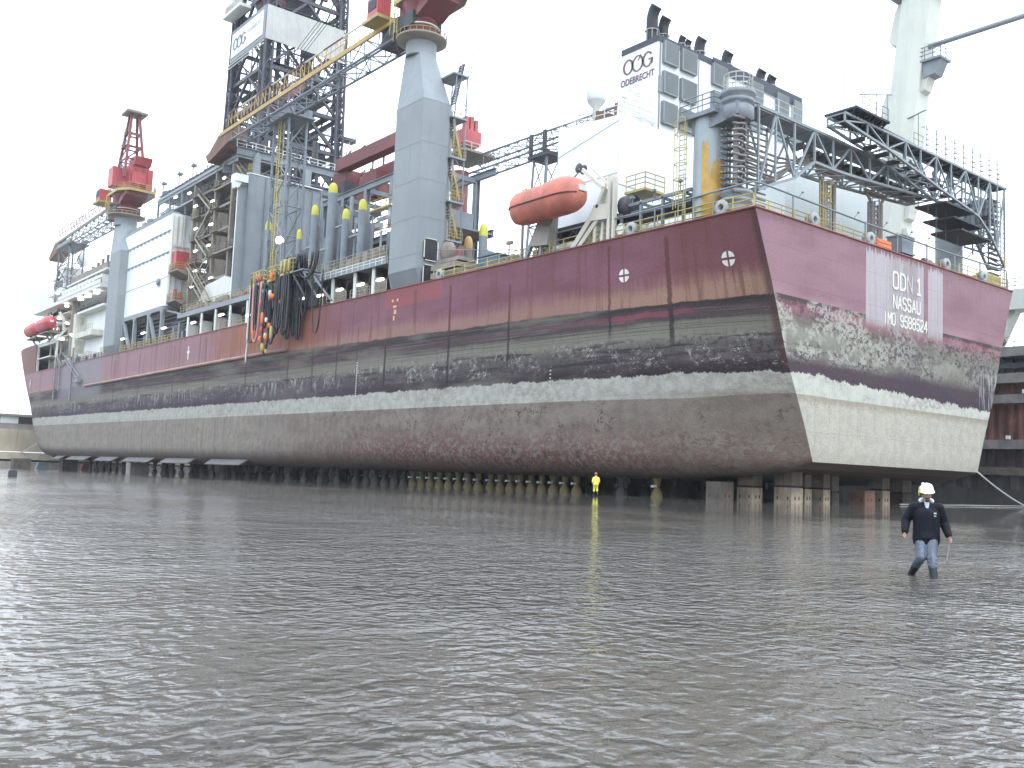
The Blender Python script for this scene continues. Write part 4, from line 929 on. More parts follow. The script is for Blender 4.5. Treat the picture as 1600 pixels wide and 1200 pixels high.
# ================================================================== PEDESTAL CRANES
def pedestal_crane(name_lab, px, py, s, boom_y1, zb, cyo=5.0):
    """px,py = port-aft corner of the column; s = plan scale"""
    o = thing('pedestal_crane', name_lab, 'crane', (px+2.6*s, py+cyo*s, 21.1), 'pedestal cranes of the ship')
    P = [(0, 5.7), (0, .15), (1.4, -.1), (3.4, 0), (5.2, 1.9), (5.2, 5.2), (3.6, 7.0), (1.5, 7.2)]
    cx, cy = px+2.4*s, py+cyo*s
    def ring(k, z, dx=0, dy=0): return [(cx+(px+a*s-cx)*k+dx, cy+(py+b*s-cy)*k+dy, z) for a, b in P]
    def circ(r, z): 
        out = []
        for a, b in P:
            t = math.atan2(b-3.6, a-2.6); out.append((cx+r*math.cos(t), cy+r*math.sin(t), z))
        return out
    g = G()
    rB = ring(1, 22.9)
    foot = [(x+.9*max(0, 1-(x-px)/(1.2*s)), y+.25*max(0, 1-(y-py)/(1.5*s))-(0), 21.0) for x, y, z in rB]
    g.loft([foot, rB, ring(1, 30), ring(1, 41.8), circ(1.8*s, 48.6)], False, True)
    g.lathe((cx, cy, 48.55), [(1.78*s, -.1), (1.78*s, 1.6)], 28)
    part('column', g, 'pedestal', o)
    g = G()
    for z in (24.5, 28.6, 32.8, 37.0, 41.8):
        r0 = [(cx_+(x_-cx_)*1.002, cy_+(y_-cy_)*1.002, z) for (x_, y_, _), cx_, cy_ in [(q, px+2.6*s, py+3.6*s) for q in ring(1, z)]]
        for a, b in zip(r0, r0[1:]+r0[:1]): g.beam(a, b, .03, .035)
    part('weld_seam', g, 'wallgrey', o)
    g = G(); g.lathe((cx, cy, 50.1), [(1.8*s, 0), (2.95*s, .3), (2.95*s, .55), (1.8*s, .55)], 28); part('ring_platform', g, 'brown', o)
    g = G()
    for k in range(24): t = 2*PI*k/24; t2 = 2*PI*(k+1)/24; r = 2.9*s; a = (cx+r*math.cos(t), cy+r*math.sin(t)); b = (cx+r*math.cos(t2), cy+r*math.sin(t2)); g.rail([(a[0], a[1], 50.65), (b[0], b[1], 50.65)], .5, 3, .06, 1)
    part('ring_rail', g, 'yellowdull', o)
    g = G(); g.lathe((cx, cy, 50.65), [(1.75*s, 0), (1.75*s, 1.3), (1.85*s, 1.35), (1.85*s, 1.6), (1.75*s, 1.65), (1.75*s, 2.1), (2.5*s, 4.0), (2.6*s, 4.3)], 28)
    g.prism([(cy-4.6*s, 54.0), (cy-4.6*s, 54.8), (cy+2.4*s, 54.8), (cy+2.4*s, 53.4), (cy-1.5*s, 52.7)], cx-1.7*s, cx+1.8*s, 'x')
    part('slewing_house', g, 'maroon', o)
    g = G(); g.lathe((cx, cy, 51.9), [(1.95*s, 0), (2.0*s, .08), (1.95*s, .16)], 28); part('slewing_band', g, 'offwhite', o)
    zp = 55.15
    pl = [(cx-2.6*s, cy+2.2*s), (cx-2.6*s, cy-3.2*s), (cx-1.2*s, cy-5.2*s), (cx+2.6*s, cy-5.2*s), (cx+3.4*s, cy-3.4*s), (cx+3.4*s, cy+2.2*s)]
    g = G(); g.prism(pl, zp-.35, zp, 'z'); part('platform', g, 'brown', o)
    g = G(); q = [(a, b, zp-.15) for a, b in pl]+[(pl[0][0], pl[0][1], zp-.15)]
    for a, b in zip(q[:-1], q[1:]): g.beam(a, b, .16, .5)
    g.rail([(a, b, zp) for a, b, c in q], 1.2, 1.6, .06, 3); part('platform_rail', g, 'yellowdull', o)
    # cab platform, port side of the boom foot
    g = G(); g.box(cx-3.4*s, cx-.6*s, cy+4.6*s, cy+8.2*s, 54.2, 54.6); part('cab_platform', g, 'yellowdull', o)
    g = G(); g.box(cx-3.1*s, cx-1.2*s, cy+5.2*s, cy+7.6*s, 54.65, 57.2); part('cab', g, 'red', o)
    g = G(); g.box(cx-3.16*s, cx-3.1*s, cy+5.5*s, cy+7.3*s, 55.6, 56.9); g.box(cx-2.9*s, cx-1.4*s, cy+7.6*s, cy+7.65*s, 55.4, 56.9); part('cab_window', g, 'black', o)
    g = G(); g.ladder((cx-2.3*s, cy+2.2*s, 50.7), (cx-2.3*s, cy+2.2*s, 55.0), .7, (0,1,0), .06, True, .5, (-1,0,0)); part('ladder', g, 'yellow', o)
    # machinery boxes
    g = G(); g.box(cx-2.8*s, cx-.7*s, cy-.4*s, cy+2.2*s, 56.6, 60.6); g.box(cx-.4*s, cx+1.9*s, cy-3.2*s, cy-2.4*s, 56.9, 59.4); g.box(cx-.7*s, cx+2.4*s, cy-2.4*s, cy+1.2*s, 55.2, 61); g.prism([(cy-2.8*s, 61), (cy-3.6*s, 62.6), (cy-.4*s, 63.0), (cy+.6*s, 61)], cx-.2*s, cx+2.5*s, 'x')
    g.box(cx-1.8*s, cx+.6*s, cy-3.2*s, cy+1.6*s, 55.2, 56.4); g.box(cx+1.8*s, cx+2.6*s, cy-4*s, cy-3*s, 55.2, 60)
    part('machinery_house', g, 'red', o)
    # mast frame
    g = G(); top = (cx-.1*s, cy-.6*s, 72.2)
    base = [(cx-1.7*s, cy+1.6*s), (cx+1.7*s, cy+1.6*s), (cx-1.6*s, cy-2.6*s), (cx+1.7*s, cy-2.6*s)]
    tp = [(top[0]-.6*s, top[1]+.6*s), (top[0]+.6*s, top[1]+.6*s), (top[0]-.6*s, top[1]-.6*s), (top[0]+.6*s, top[1]-.6*s)]
    def at(i, t): a, b = Vector((*base[i], 58)), Vector((*tp[i], 72)); return a.lerp(b, t)
    for i in range(4): g.beam(at(i, 0), at(i, 1), .38*s)
    for t in (.3, .5, .7):
        for i, j in ((0,1), (1,3), (3,2), (2,0)): g.beam(at(i, t), at(j, t), .22*s)
    for i, j in ((0,1), (2,3), (0,2)): g.beam(at(i, .3), at(j, .5), .16*s); g.beam(at(j, .0), at(i, .3), .16*s)
    part('mast_frame', g, 'maroon', o)
    g = G()
    for t in (.5, .7): 
        c = (at(0, t)+at(3, t))/2; w = (2.1-t*1.3)*s; g.box(c.x-w, c.x+w, c.y-w, c.y-w*.5, c.z-.1, c.z); g.box(c.x-w, c.x-w*.5, c.y-w, c.y+w, c.z-.1, c.z)
        g.rail([(c.x-w, c.y-w, c.z), (c.x-w, c.y+w, c.z), (c.x+w, c.y+w, c.z)], 1.1, 1.5, .05, 2)
    g.box(top[0]-1.7*s, top[0]+1.7*s, top[1]-1.7*s, top[1]+1.7*s, 72, 72.4)
    part('mast_platform', g, 'brown', o)
    g = G()
    for dx in (-.8, .5): g.lathe((top[0]+dx*s, top[1]+.2, 72.9), [(.1, -.9), (.55*s, -.7), (.6*s, .9), (.2, 1.3)], 10)
    g.tube((top[0], top[1], 72.5), (top[0]+.3, top[1], 76.4), .08); part('mast_head_gear', g, 'offwhite', o)
    # boom lying forward in its rest
    y0, y1 = cy+3.6*s, boom_y1
    bx = cx
    g = G(); g.truss((bx, y0, zb-.4), (bx, y1-4, zb-.4), 3.1*s, 2.3, 14, .16, .09, 2.4*s, 1.9, sides='blr'); part('boom', g, 'scaffold' if s > 1.1 else 'steelgrey', o)
    xe = bx-1.6*s
    g = G(); g.beam((xe, y0, zb+.7), (bx-1.3*s, y1, zb+.5), .25, .6); part('boom_walkway_beam', g, 'ochre' if s < 1.1 else 'brown', o)
    g = G(); k = 9
    for i in range(k):
        a = y0+2+(y1-y0-6)*i/k; b = y0+2+(y1-y0-6)*(i+1)/k
        gg = g if i % 2 else None
        if gg: gg.tube((xe, a, zb+2.9), (xe, b, zb+2.9), .11)
    part('boom_handrail', g, 'offwhite', o)
    g = G()
    for i in range(k):
        a = y0+2+(y1-y0-6)*i/k; b = y0+2+(y1-y0-6)*(i+1)/k
        if i % 2 == 0: g.tube((xe, a, zb+2.9), (xe, b, zb+2.9), .11)
    part('boom_handrail', g, 'maroon', o)
    g = G(); kk = int((y1-y0-6)/1.25)
    for i in range(kk+1):
        yy = y0+2+(y1-y0-6)*i/kk; g.tube((xe, yy, zb+.9), (xe, yy, zb+2.9), .055, n=4)
        if i % 2: g.tube((xe, yy, zb+.9), (xe, yy+1.2, zb+2.9), .05, n=4)
    g.tube((xe, y0+2, zb+1.9), (xe, y1-4, zb+1.9), .05, n=4)
    part('boom_rail_posts', g, 'ochre' if s < 1.1 else 'maroon', o)
    g = G(); g.box(bx-1.2*s, bx+1.2*s, y0-1.6, y0+3.5, zb-1.6, zb+1.2); g.box(bx-2*s, bx+2*s, cy-1, y0, zb-1.4, zb+.2); part('boom_foot', g, 'darksteel', o)
    g = G(); g.prism([(y1-5, zb-1.2), (y1-5, zb+1.0), (y1+.5, zb+.7), (y1+5.5, zb-2.0), (y1+4.6, zb-3.0)], bx-1.3*s, bx+1.2*s, 'x'); part('boom_head', g, 'rust', o)
    g = G()
    for dx in (-.7, .1, .8): g.lathe((bx+dx*s, y1+2, zb-.6), [(.2, -.15), (1.0, -.15), (.85, 0), (1.0, .15), (.2, .15)], 16, 'x')
    part('sheave', g, 'ochre', o)
    # wires from the mast down to the boom
    g = G()
    for dx in (-.7, -.3, .2, .6): g.tube((bx+dx, cy-1, 70), (bx+dx, y1-8, zb+1.3), .045, n=4, cap=False)
    part('wire', g, 'darksteel', o)
    return o
c1 = pedestal_crane('nearest grey pedestal crane with ochre railed boom laid forward, standing beside the gallery', -.5, 43.7, 1.0, 106, 53.2)
g = G()
for za, zb_ in ((23.9, 26.2), (21.1, 23.3)):
    pts = [(.3, za+.25), (.5, za), (1.75, za), (1.95, za+.25), (1.95, zb_-.25), (1.75, zb_), (.5, zb_), (.3, zb_-.25)]
    g.prism([(x, z) for x, z in pts], 43.45, 43.8, 'y')
part('doorway', g, 'black', c1)
g = G()
for za, zb_ in ((23.9, 26.2), (21.1, 23.3)):
    for (a, b) in (((.45, za-.05), (1.8, za-.05)), ((.45, zb_+.05), (1.8, zb_+.05)), ((.25, za+.2), (.25, zb_-.2)), ((2.0, za+.2), (2.0, zb_-.2))): g.beam((a[0], 43.42, a[1]), (b[0], 43.42, b[1]), .09, .09)
part('doorway_frame', g, 'offwhite', c1)
c2 = pedestal_crane('farther grey pedestal crane with red machinery and lattice boom, forward of the white module', -.5, 151.3, 1.24, 212, 52.4, 7.0)

def rest_tower(lab, x0, x1, y0, y1, z0, z1, mat, nb, ladder=True):
    o = thing('boom_rest_tower', lab, 'boom rest', ((x0+x1)/2, (y0+y1)/2, z0))
    g = G(); c = ((x0+x1)/2, (y0+y1)/2)
    g.truss((c[0], c[1], z0), (c[0], c[1], z1), y1-y0, x1-x0, nb, .2, .1, up=(1,0,0)); part('lattice_mast', g, mat, o)
    g = G(); g.box(x0-.8, x1+.8, y0-1.2, y1+1.2, z1, z1+.3); g.box(x0-.3, x0+.2, y0-1, y1+1, z1+.3, z1+1.3); g.box(x1-.2, x1+.3, y0-1, y1+1, z1+.3, z1+1.3); part('saddle', g, mat, o)
    if ladder:
        g = G(); g.ladder((x0-.1, c[1]+.4, z0+.5), (x0-.1, c[1]+.4, z1+.5), .7, (0,1,0), .07, True, .5, (1,0,0)); part('ladder', g, 'yellow', o)
    return o
rest_tower('slender grey lattice boom rest with yellow ladder in front of the grey wind wall', 2.6, 5.4, 84.5, 89.5, 25.2, 51.6, 'steelgrey', 6)
rest_tower('lattice boom rest carrying the far crane boom above the bow accommodation', .8, 4.0, 197, 207, 37.3, 50.6, 'scaffold', 3, False)
g = G(); g.tube((2.6, 212.5, 52), (2.6, 212.5, 47.3), .06); g.lathe((2.6, 212.5, 45.2), [(.2, -1.2), (.55, -1), (.55, .9), (.25, 1.6)], 10); g.tube((2.6, 212.5, 44.2), (2.6, 212.5, 43.2), .2)
single('crane_hook', g, 'darksteel', 'dark hook block hanging from the far crane boom tip', 'hook', None, (2.6, 212.5, 47))

# starboard crane seen behind
o = thing('pedestal_crane', 'maroon starboard crane mostly hidden behind the nearest grey column', 'crane', (34, 86, 21.1), 'pedestal cranes of the ship')
g = G(); g.lathe((33.6, 85, 21), [(1.9, 0), (1.7, 12), (1.5, 24), (1.5, 29.5)], 16); g.beam((31.6, 86.2, 21), (32.8, 85.5, 46), .55); g.beam((35.6, 84, 21), (34, 84.4, 46), .55)
part('column', g, 'maroon', o)
g = G(); g.box(31.2, 37.6, 80.8, 88.5, 52.9, 53.3); part('platform', g, 'brown', o)
g = G(); g.rail([(31.3, 81, 53.3), (37.5, 81, 53.3), (37.5, 88, 53.3)], 1.2, 1.6, .06, 2); part('platform_rail', g, 'offwhite', o)
g = G(); g.box(32.2, 35.8, 82.5, 86.5, 54.8, 57.2); g.box(33.0, 33.7, 83.2, 84.2, 57.2, 59.6); g.box(34.0, 34.7, 83.2, 84.2, 57.2, 59.8); g.box(35.0, 35.6, 83.2, 84.2, 57.2, 59.4); part('machinery_house', g, 'red', o)
g = G(); g.truss((36.5, 86, 51.8), (36.5, 50, 51.4), 3.2, 2.6, 13, .17, .08, 2.6, 2.2); part('boom', g, 'steelgrey', o)
g = G(); g.rail([(38, 85, 53.2), (38, 52, 53.0)], 1.3, 2.4, .06, 2); g.tube((36.5, 88, 58), (36.5, 52, 53), .05); part('boom_walkway', g, 'scaffold', o)
g = G(); g.box(35, 38, 47, 50.5, 50.2, 53); part('boom_head', g, 'rust', o)
o = thing('boom_rest_tower', 'dark grey trestle holding the starboard crane boom left of the white deckhouse', 'boom rest', (36.5, 66, 21))
g = G(); g.truss((36.5, 66.4, 28), (36.5, 66.4, 49), 4.6, 3.4, 4, .22, .12, 3.0, 2.4, up=(1,0,0)); part('lattice_mast', g, 'steelgrey', o)
g = G(); g.box(34.6, 38.4, 64, 68.6, 49.0, 49.6); g.box(34.4, 34.8, 64.4, 65.0, 49.6, 52.8); g.box(34.4, 34.8, 67.6, 68.2, 49.6, 52.8); g.box(38, 38.5, 64.2, 68.4, 49.6, 50.4); part('saddle', g, 'darksteel', o)
g = G(); g.box(33, 40, 60, 72, 26.5, 28); g.box(34, 35, 61, 62, 21, 26.5); g.box(38, 39, 70, 71, 21, 26.5); part('foot_frame', g, 'steelgrey', o)

# ================================================================== DERRICK
D = dict(x0=12.7, x1=28.4, y0=118.5, y1=134.2, z0=46, z1=112)
dr = thing('derrick', 'towering dark lattice drilling derrick with pale wind walls behind the grey wall', 'derrick', (20.5, 126.3, 46))
def dc(i, z):
    t = (z-D['z0'])/(D['z1']-D['z0']); k = 1-.10*t; cx, cy = 20.55, 126.35
    x = (D['x0'], D['x1'], D['x1'], D['x0'])[i]; y = (D['y0'], D['y0'], D['y1'], D['y1'])[i]
    return Vector((cx+(x-cx)*k, cy+(y-cy)*k, z))
for i in range(4):
    g = G(); g.truss(dc(i, 44), dc(i, 112), 1.5, 1.5, 26, .27, .17, up=(1,0,0)); g.beam(dc(i, 44), dc(i, 112), .5); part('leg', g, 'derrick', dr)
zs = [46, 53, 60, 67, 73.5, 80.5, 88, 96, 104, 112]
for i in range(4):
    j = (i+1) % 4; g = G()
    for z0, z1 in zip(zs[:-1], zs[1:]):
        a, b, c, d = dc(i, z0), dc(j, z0), dc(j, z1), dc(i, z1); m = (c+d)/2; mb = (a+b)/2
        g.beam(a, b, .6, .7); g.beam(a, m, .45); g.beam(b, m, .45)
        g.beam(a.lerp(m, .5), mb, .2); g.beam(b.lerp(m, .5), mb, .26); g.beam(a.lerp(m, .5), a.lerp(d, .5), .26); g.beam(b.lerp(m, .5), b.lerp(c, .5), .26); g.beam(a.lerp(m, .5), a.lerp(d, .85), .2); g.beam(b.lerp(m, .5), b.lerp(c, .85), .2)
    part('bracing', g, 'derrick', dr)
g = G(); random.seed(3)
for z in (48, 53, 57, 62, 67.5, 71, 75, 86, 92, 98):
    a = dc(0, z)+Vector((.8, .8, 0)); b = dc(2, z)-Vector((.8, .8, 0))
    w = random.uniform(1.2, 2.6); g.box(a.x, b.x, a.y, a.y+w, z-.15, z); g.box(a.x, a.x+w, a.y, b.y, z-.15, z); 
    if random.random() < .8: g.box(b.x-w, b.x, a.y, b.y, z-.15, z)
    g.rail([(a.x, a.y, z), (b.x, a.y, z)], 1.1, 1.5, .05, 2); g.rail([(a.x, a.y, z), (a.x, b.y, z)], 1.1, 1.5, .05, 2)
part('inner_platforms', g, 'derrick', dr)
g = G()
for k in range(30):
    x = random.uniform(14, 27.5); y = random.uniform(119.5, 133); z = random.uniform(46, 68); g.box(x, x+random.uniform(.8, 3), y, y+random.uniform(.8, 2.4), z, z+random.uniform(.5, 2.6))
for k in range(26):
    x = random.uniform(14.5, 27); y = random.uniform(120.5, 132.5); z = random.uniform(46, 60); h = random.uniform(10, 34)
    g.tube((x, y, z), (x, y, z+h), random.choice((.12, .2, .35)), n=5)
for k in range(8): x = 15+k*1.4; g.tube((x, 124, 60), (x+.2, 124, 84), .1, n=4)
g.box(18, 23.5, 123.5, 129, 84, 92); g.box(17, 19.5, 121.5, 124, 47, 54); g.box(22, 26, 126, 131, 47, 52)
part('travelling_gear', g, 'darksteel', dr)
g = G(); g.box(16.4, 17, 121, 133, 84, 98); g.beam((17, 121, 93), (26, 121.5, 99), .9); g.box(19, 25, 119.6, 120.2, 90, 93); g.beam((15, 121, 66), (21, 119.5, 72), 1.0); part('guide_beam', g, 'maroon', dr)
# diving board on the port side and bent arms on the starboard corner
g = G(); g.box(10.2, 12.4, 126, 134.5, 86.6, 87.2); g.rail([(10.3, 126, 87.2), (10.3, 134.4, 87.2)], 1.2, 1.5, .07, 3); g.box(10.4, 12.2, 130, 134, 87.2, 90); part('monkey_board', g, 'offwhite', dr)
g = G(); g.box(28.4, 32, 118, 120, 63.4, 64); g.rail([(31.8, 118.2, 64), (31.8, 119.8, 64)], 1.1, 1, .06, 2); g.lathe((31, 119, 55.5), [(.5, -2), (.7, -2), (.7, 1.5), (.35, 2.2)], 10); g.tube((33.4, 119, 50), (33.4, 119, 55.5), .35); g.box(28.4, 33.6, 118.5, 119.5, 52.6, 53.2)
part('side_bracket', g, 'derrick', dr)
# wind walls
def dw(i, j, za, zb, off, t0=0., t1=1.):
    a, b = dc(i, za), dc(j, za); c, d = dc(j, zb), dc(i, zb)
    n = (b-a).cross(d-a).normalized()*off
    p = [a.lerp(b, t0)+n, a.lerp(b, t1)+n, d.lerp(c, t1)+n, d.lerp(c, t0)+n]; return p, n.normalized()
def slab(g, p, n, th): q = [v+n*th for v in p]; g.add(p+q, [(3,2,1,0), (4,5,6,7), (0,1,5,4), (1,2,6,5), (2,3,7,6), (3,0,4,7)])
pA, nA = dw(0, 1, 78.0, 84.5, .9, -.06, 1.0); g = G(); slab(g, pA, nA, .15); part('wind_wall', g, paint('wind_wall_paint', (.40, .41, .38), .6, .15, (.22, .19, .15), .5, .2, .9), dr, 'long streaked beige wind wall')
g = G()
for k in range(0, 14): t = k/13; a = pA[0].lerp(pA[1], t)+nA*.18; b = pA[3].lerp(pA[2], t)+nA*.18; g.beam(a, b, .06, .05)
part('wind_wall_rib', g, 'cream', dr)
pB, nB = dw(3, 0, 78.0, 84.5, .9, 0, 1.06); g = G(); slab(g, pB, nB, .15); part('wind_wall', g, 'steelgrey', dr)
pB2, _ = dw(3, 0, 78.9, 83.7, 1.06, .03, 1.0); g = G(); slab(g, pB2, nB, .08); part('sign_panel', g, 'white', dr)
exB = (pB[1]-pB[0]).normalized(); eyB = (pB[3]-pB[0]).normalized()
ctr = sum((Vector(p) for p in pB2), Vector())/4
def oog(g, s, ring_th=.27):
    """three letter emblem: two rings overlapping, the second with a cut, and a G"""
    def ring(cx, rx, ry, a0, a1, th):
        n = 26; vs = []
        for k in range(n+1):
            a = a0+(a1-a0)*k/n; m = th*(.55+.45*abs(math.cos(a)))
            for r in (1, 1-m):
                vs.append((cx+rx*r*math.cos(a), ry*(1-(1-r)*.8)*math.sin(a), 0)); vs.append((cx+rx*r*math.cos(a), ry*(1-(1-r)*.8)*math.sin(a), .03))
        fs = []
        for k in range(n): o_ = 4*k; fs += [(o_+1, o_+3, o_+7, o_+5), (o_, o_+1, o_+5, o_+4), (o_+2, o_+6, o_+7, o_+3), (o_, o_+4, o_+6, o_+2)]
        g.add([(x*s, y*s, z) for x, y, z in vs], fs)
    ring(-1.55, .85, .95, 0, 2*PI, ring_th*1.3); ring(0, .95, 1.0, 0, 2*PI, ring_th*1.1); ring(1.6, .85, .95, math.radians(38), math.radians(345), ring_th*1.3)
    g.box(1.75*s, 2.45*s, -.12*s, .02*s, 0, .03); g.box(2.28*s, 2.45*s, -.6*s, .02*s, 0, .03)
    g.beam((.05*s, .3*s, .02), (.55*s, .95*s, .02), .12*s, .02)
    return g
g = place(oog(G(), 1.22), exB, eyB, nB, ctr-exB*3.4-eyB*.1+nB*.12); part('emblem', g, 'logogrey', dr)
g = place(text_mesh('ODEBRECHT', 1.15, .01, 1.0), exB, eyB, nB, ctr+exB*3.2+eyB*.2+nB*.12); part('lettering', g, 'logofaint', dr)
g = G()
for dz in (-.5, -1.1): g.tube(dc(0, 78)+Vector((-1.2, -1.0, dz)), dc(3, 78)+Vector((-1.2, 1, dz)), .12); 
part('handrail_pipe', g, 'offwhite', dr)
# drill floor under the derrick
df = thing('drill_floor', 'grey beamed drill floor structure carrying the derrick', 'platform', (20, 122, 21))
g = G(); g.ibeam((1.5, 100.6, 50.2), (25, 100.6, 50.2), .7, 1.3, .1); g.ibeam((1.5, 106, 48.5), (25, 106, 48.5), .7, 1.3, .1); g.box(8, 33, 108, 141, 44.8, 46)
for x in (9, 20, 31):
    for y in (110, 124, 139): g.box(x-.7, x+.7, y-.7, y+.7, 21, 44.8)
for x in (9, 20, 31): g.beam((x, 110, 30), (x, 139, 44), .6); g.beam((x, 139, 30), (x, 110, 44), .6)
part('floor_frame', g, 'steelgrey', df)
g = G(); g.box(9, 32, 112, 138, 40, 44.6); g.box(12, 30, 109, 112, 46, 50); g.box(10, 16, 113, 118, 46, 51); g.box(22, 29, 119, 130, 46, 49.5); part('machinery_rooms', g, 'darksteel', df)
g = G(); g.rail([(8, 108.3, 46), (33, 108.3, 46)], 1.2, 1.6, .07, 3); g.rail([(1.5, 100.8, 50.9), (25, 100.8, 50.9)], 1.1, 1.6, .06, 2); g.stair((4, 106, 46), (11, 106, 51), 1, (0,1,0)); part('railing', g, 'offwhite', df)
g = G(); random.seed(9)
for k in range(34):
    x = random.uniform(8, 31); y = random.uniform(105, 110); z = random.uniform(46.5, 58); l = random.uniform(1.5, 6)
    if random.random() < .5: g.tube((x, y, z), (x, y, z+l), random.uniform(.1, .3), n=5)
    else: g.beam((x, y, z), (x+random.uniform(-4, 4), y, z+random.uniform(-2, 3)), random.uniform(.15, .4))
part('pipework', g, 'derrick', df)

# ================================================================== GREY WIND WALL AND RISER BAY
ww = thing('wind_wall', 'tall ribbed grey steel wall facing aft amidships', 'wall', (10, 100, 25))
g = G(); g.box(1.8, 3.3, 100, 100.3, 25, 44.7); g.box(3.3, 9.5, 99.6, 100.3, 25, 46.6); g.box(9.5, 16, 100.0, 100.3, 25, 46.5); g.box(16, 21.4, 101.5, 101.8, 25, 46.0)
part('plating', g, 'wallgrey', ww)
g = G()
for x, z in ((3.3, 46.6), (6.2, 46.6), (7.6, 46.4), (9.5, 46.5), (11.8, 46.3), (12.9, 46.3), (14.4, 46.3), (15.9, 46.3), (18, 46), (20, 46)): g.box(x-.1, x+.1, 99.35 if x < 16 else 101.2, 99.62 if x < 16 else 101.5, 25, z-.2)
part('rib', g, 'steelgrey', ww)
g = G(); g.box(1.8, 3.3, 99.9, 100.4, 44.7, 44.85); g.box(3.3, 16.1, 99.5, 100.4, 46.6, 46.75); g.box(1.72, 1.8, 99.9, 100.1, 25, 44.7); part('white_edge', g, 'white', ww)
g = G(); g.box(4.1, 5.1, 99.6, 100.4, 46.7, 49.6); g.prism([(4.1, 49.6), (4.6, 50.4), (5.1, 49.6)], 99.6, 100.4, 'y'); g.box(12.9, 14.0, 99.6, 100.4, 46.7, 49.6); part('post', g, 'wallgrey', ww)
g = G(); g.box(1.0, 3.1, 99.2, 101, 44.9, 46.1); g.prism([(1.0, 44.9), (2.2, 44.9), (1.7, 43.9), (1.2, 43.9)], 99.4, 100.8, 'y'); part('ventilator', g, 'white', ww)
# curved risers fins
grp = 'riser guide posts with yellow caps'
def guide(x, y, zt, lab, r=.62, yb=25.2, mat='steelgrey'):
    r *= .82
    o = thing('guide_post', lab, 'post', (x, y, yb), grp)
    g = G(); g.lathe((x, y, yb), [(r, 0), (r, zt-yb-1.5)], 16); g.box(x-.02, x+1.6, y-.1, y+.1, yb, zt-3); part('post', g, mat, o)
    g = G(); g.lathe((x, y, zt-1.5), [(r, 0), (r, .35), (r*.96, .75), (r*.8, 1.15), (r*.5, 1.42), (.05, 1.5)], 16); part('cap', g, 'yellowcap' if mat != 'brown' else 'ochre', o)
guide(5, 94.9, 38.4, 'short yellow capped grey post left of the slender boom rest'); guide(5, 84.0, 35.2, 'lowest yellow capped post, just right of the slender boom rest', .45)
guide(5, 79.4, 37.9, 'yellow capped grey post, second right of the slender boom rest'); guide(5, 74.3, 40.0, 'tallest yellow capped grey post in the riser bay', .78)
guide(5, 70.2, 35.6, 'shorter yellow capped grey post in the riser bay, third from the nearest crane', .62); guide(5, 65.8, 36.0, 'yellow capped grey post in the riser bay closest to the nearest crane', .66)
guide(8, 46.1, 28.3, 'rusty post with ochre cap just aft of the nearest crane', .62, 21.2, 'brown'); guide(8, 43.3, 29.3, 'grey post with yellow cap standing alone aft of the nearest crane', .62, 21.2)
g = G()
for y, h in ((93, 33), (88, 30), (81, 32), (76.5, 31), (72.5, 33.5), (68, 31.5)): g.box(5.2, 5.5, y-1.6, y+1.6, h, h+.25); g.box(5.8, 6.1, y-2.2, y-1.6, 25, h+4); g.box(5.8, 6.0, y+.9, y+1.3, 25, h+2)
g.box(6.2, 6.4, 62, 98, 25.2, 29.5)
for k in range(16): g.box(6.0, 6.2, 62.5+k*2.3, 62.8+k*2.3, 25.2, 31.5+(k*7 % 5)*1.1)
o = single('riser_rack', g, 'wallgrey', 'grey finned riser rack between the wind wall and the nearest crane', 'rack', None, (5.5, 80, 25))
fr = thing('open_beam_frame', 'grey open beam frame with lit lamps left of the nearest crane column', 'frame', (8, 65, 25))
g = G()
for z in (39.2, 31.2): g.ibeam((8, 52, z), (8, 83, z), .5, .9, .08); g.ibeam((16, 52, z), (16, 83, z), .5, .9, .08)
for y in (56, 63.5, 70.2, 76.5, 82.5): g.ibeam((8, y, 25), (8, y, 38.8), .7, .7, .1, (1,0,0)); g.ibeam((16, y, 25), (16, y, 38.8), .7, .7, .1, (1,0,0)); g.beam((8, y, 38.7), (16, y, 38.7), .4, .6); g.beam((8, y, 31), (16, y, 31), .3, .5)
g.beam((8, 63.5, 34), (8, 70, 34), .3, .5); g.beam((8, 70.2, 35), (8, 76.5, 38), .2)
part('frame', g, 'steelgrey', fr)
g = G(); g.box(8.2, 15.8, 52, 83, 30.9, 31.1); g.box(9, 15, 55, 62, 31.5, 34); g.box(9, 12, 66, 69, 25, 29.5); g.box(10, 15, 72, 80, 25, 30); part('machinery', g, 'steelgrey', fr)
g = G(); g.rail([(7.6, 52, 31.6), (7.6, 83, 31.6)], 1.2, 1.7, .06, 3); g.rail([(7.6, 60, 35.5), (7.6, 70, 35.5)], 1.2, 1.5, .06, 2); g.box(7.4, 8.2, 60, 70, 35.2, 35.4); part('railing', g, 'yellowdull', fr)
# maroon gantry beam
mg = thing('gantry_beam', 'maroon gantry crane beam reaching from the derrick foot to the nearest crane', 'gantry', (12, 80, 44))
g = G(); g.box(11.2, 12.8, 64, 86, 45.6, 46.9); g.box(14.6, 15.6, 66, 88, 43.8, 45.6); g.box(12, 14.8, 84, 88, 43.2, 45.8); g.box(11.2, 11.5, 64, 86, 46.9, 47.5); part('girder', g, 'maroon', mg)
g = G(); g.rail([(11.2, 65, 47.4), (11.2, 70, 48.2), (11.2, 76, 48.2), (11.2, 84, 47.4)], 1.6, 2, .05, 2); part('railing', g, 'offwhite', mg)
g = G(); g.box(12, 14, 75, 79, 40, 43.8); g.box(12.4, 13.4, 72.5, 75, 39.6, 41.2); g.prism([(80, 43.8), (76, 39.8), (81, 39.8)], 12.2, 13.2, 'x'); part('trolley', g, 'maroon', mg)
g = G(); g.box(11, 13, 82.5, 84, 25, 43.5); part('leg', g, 'derrick', mg)

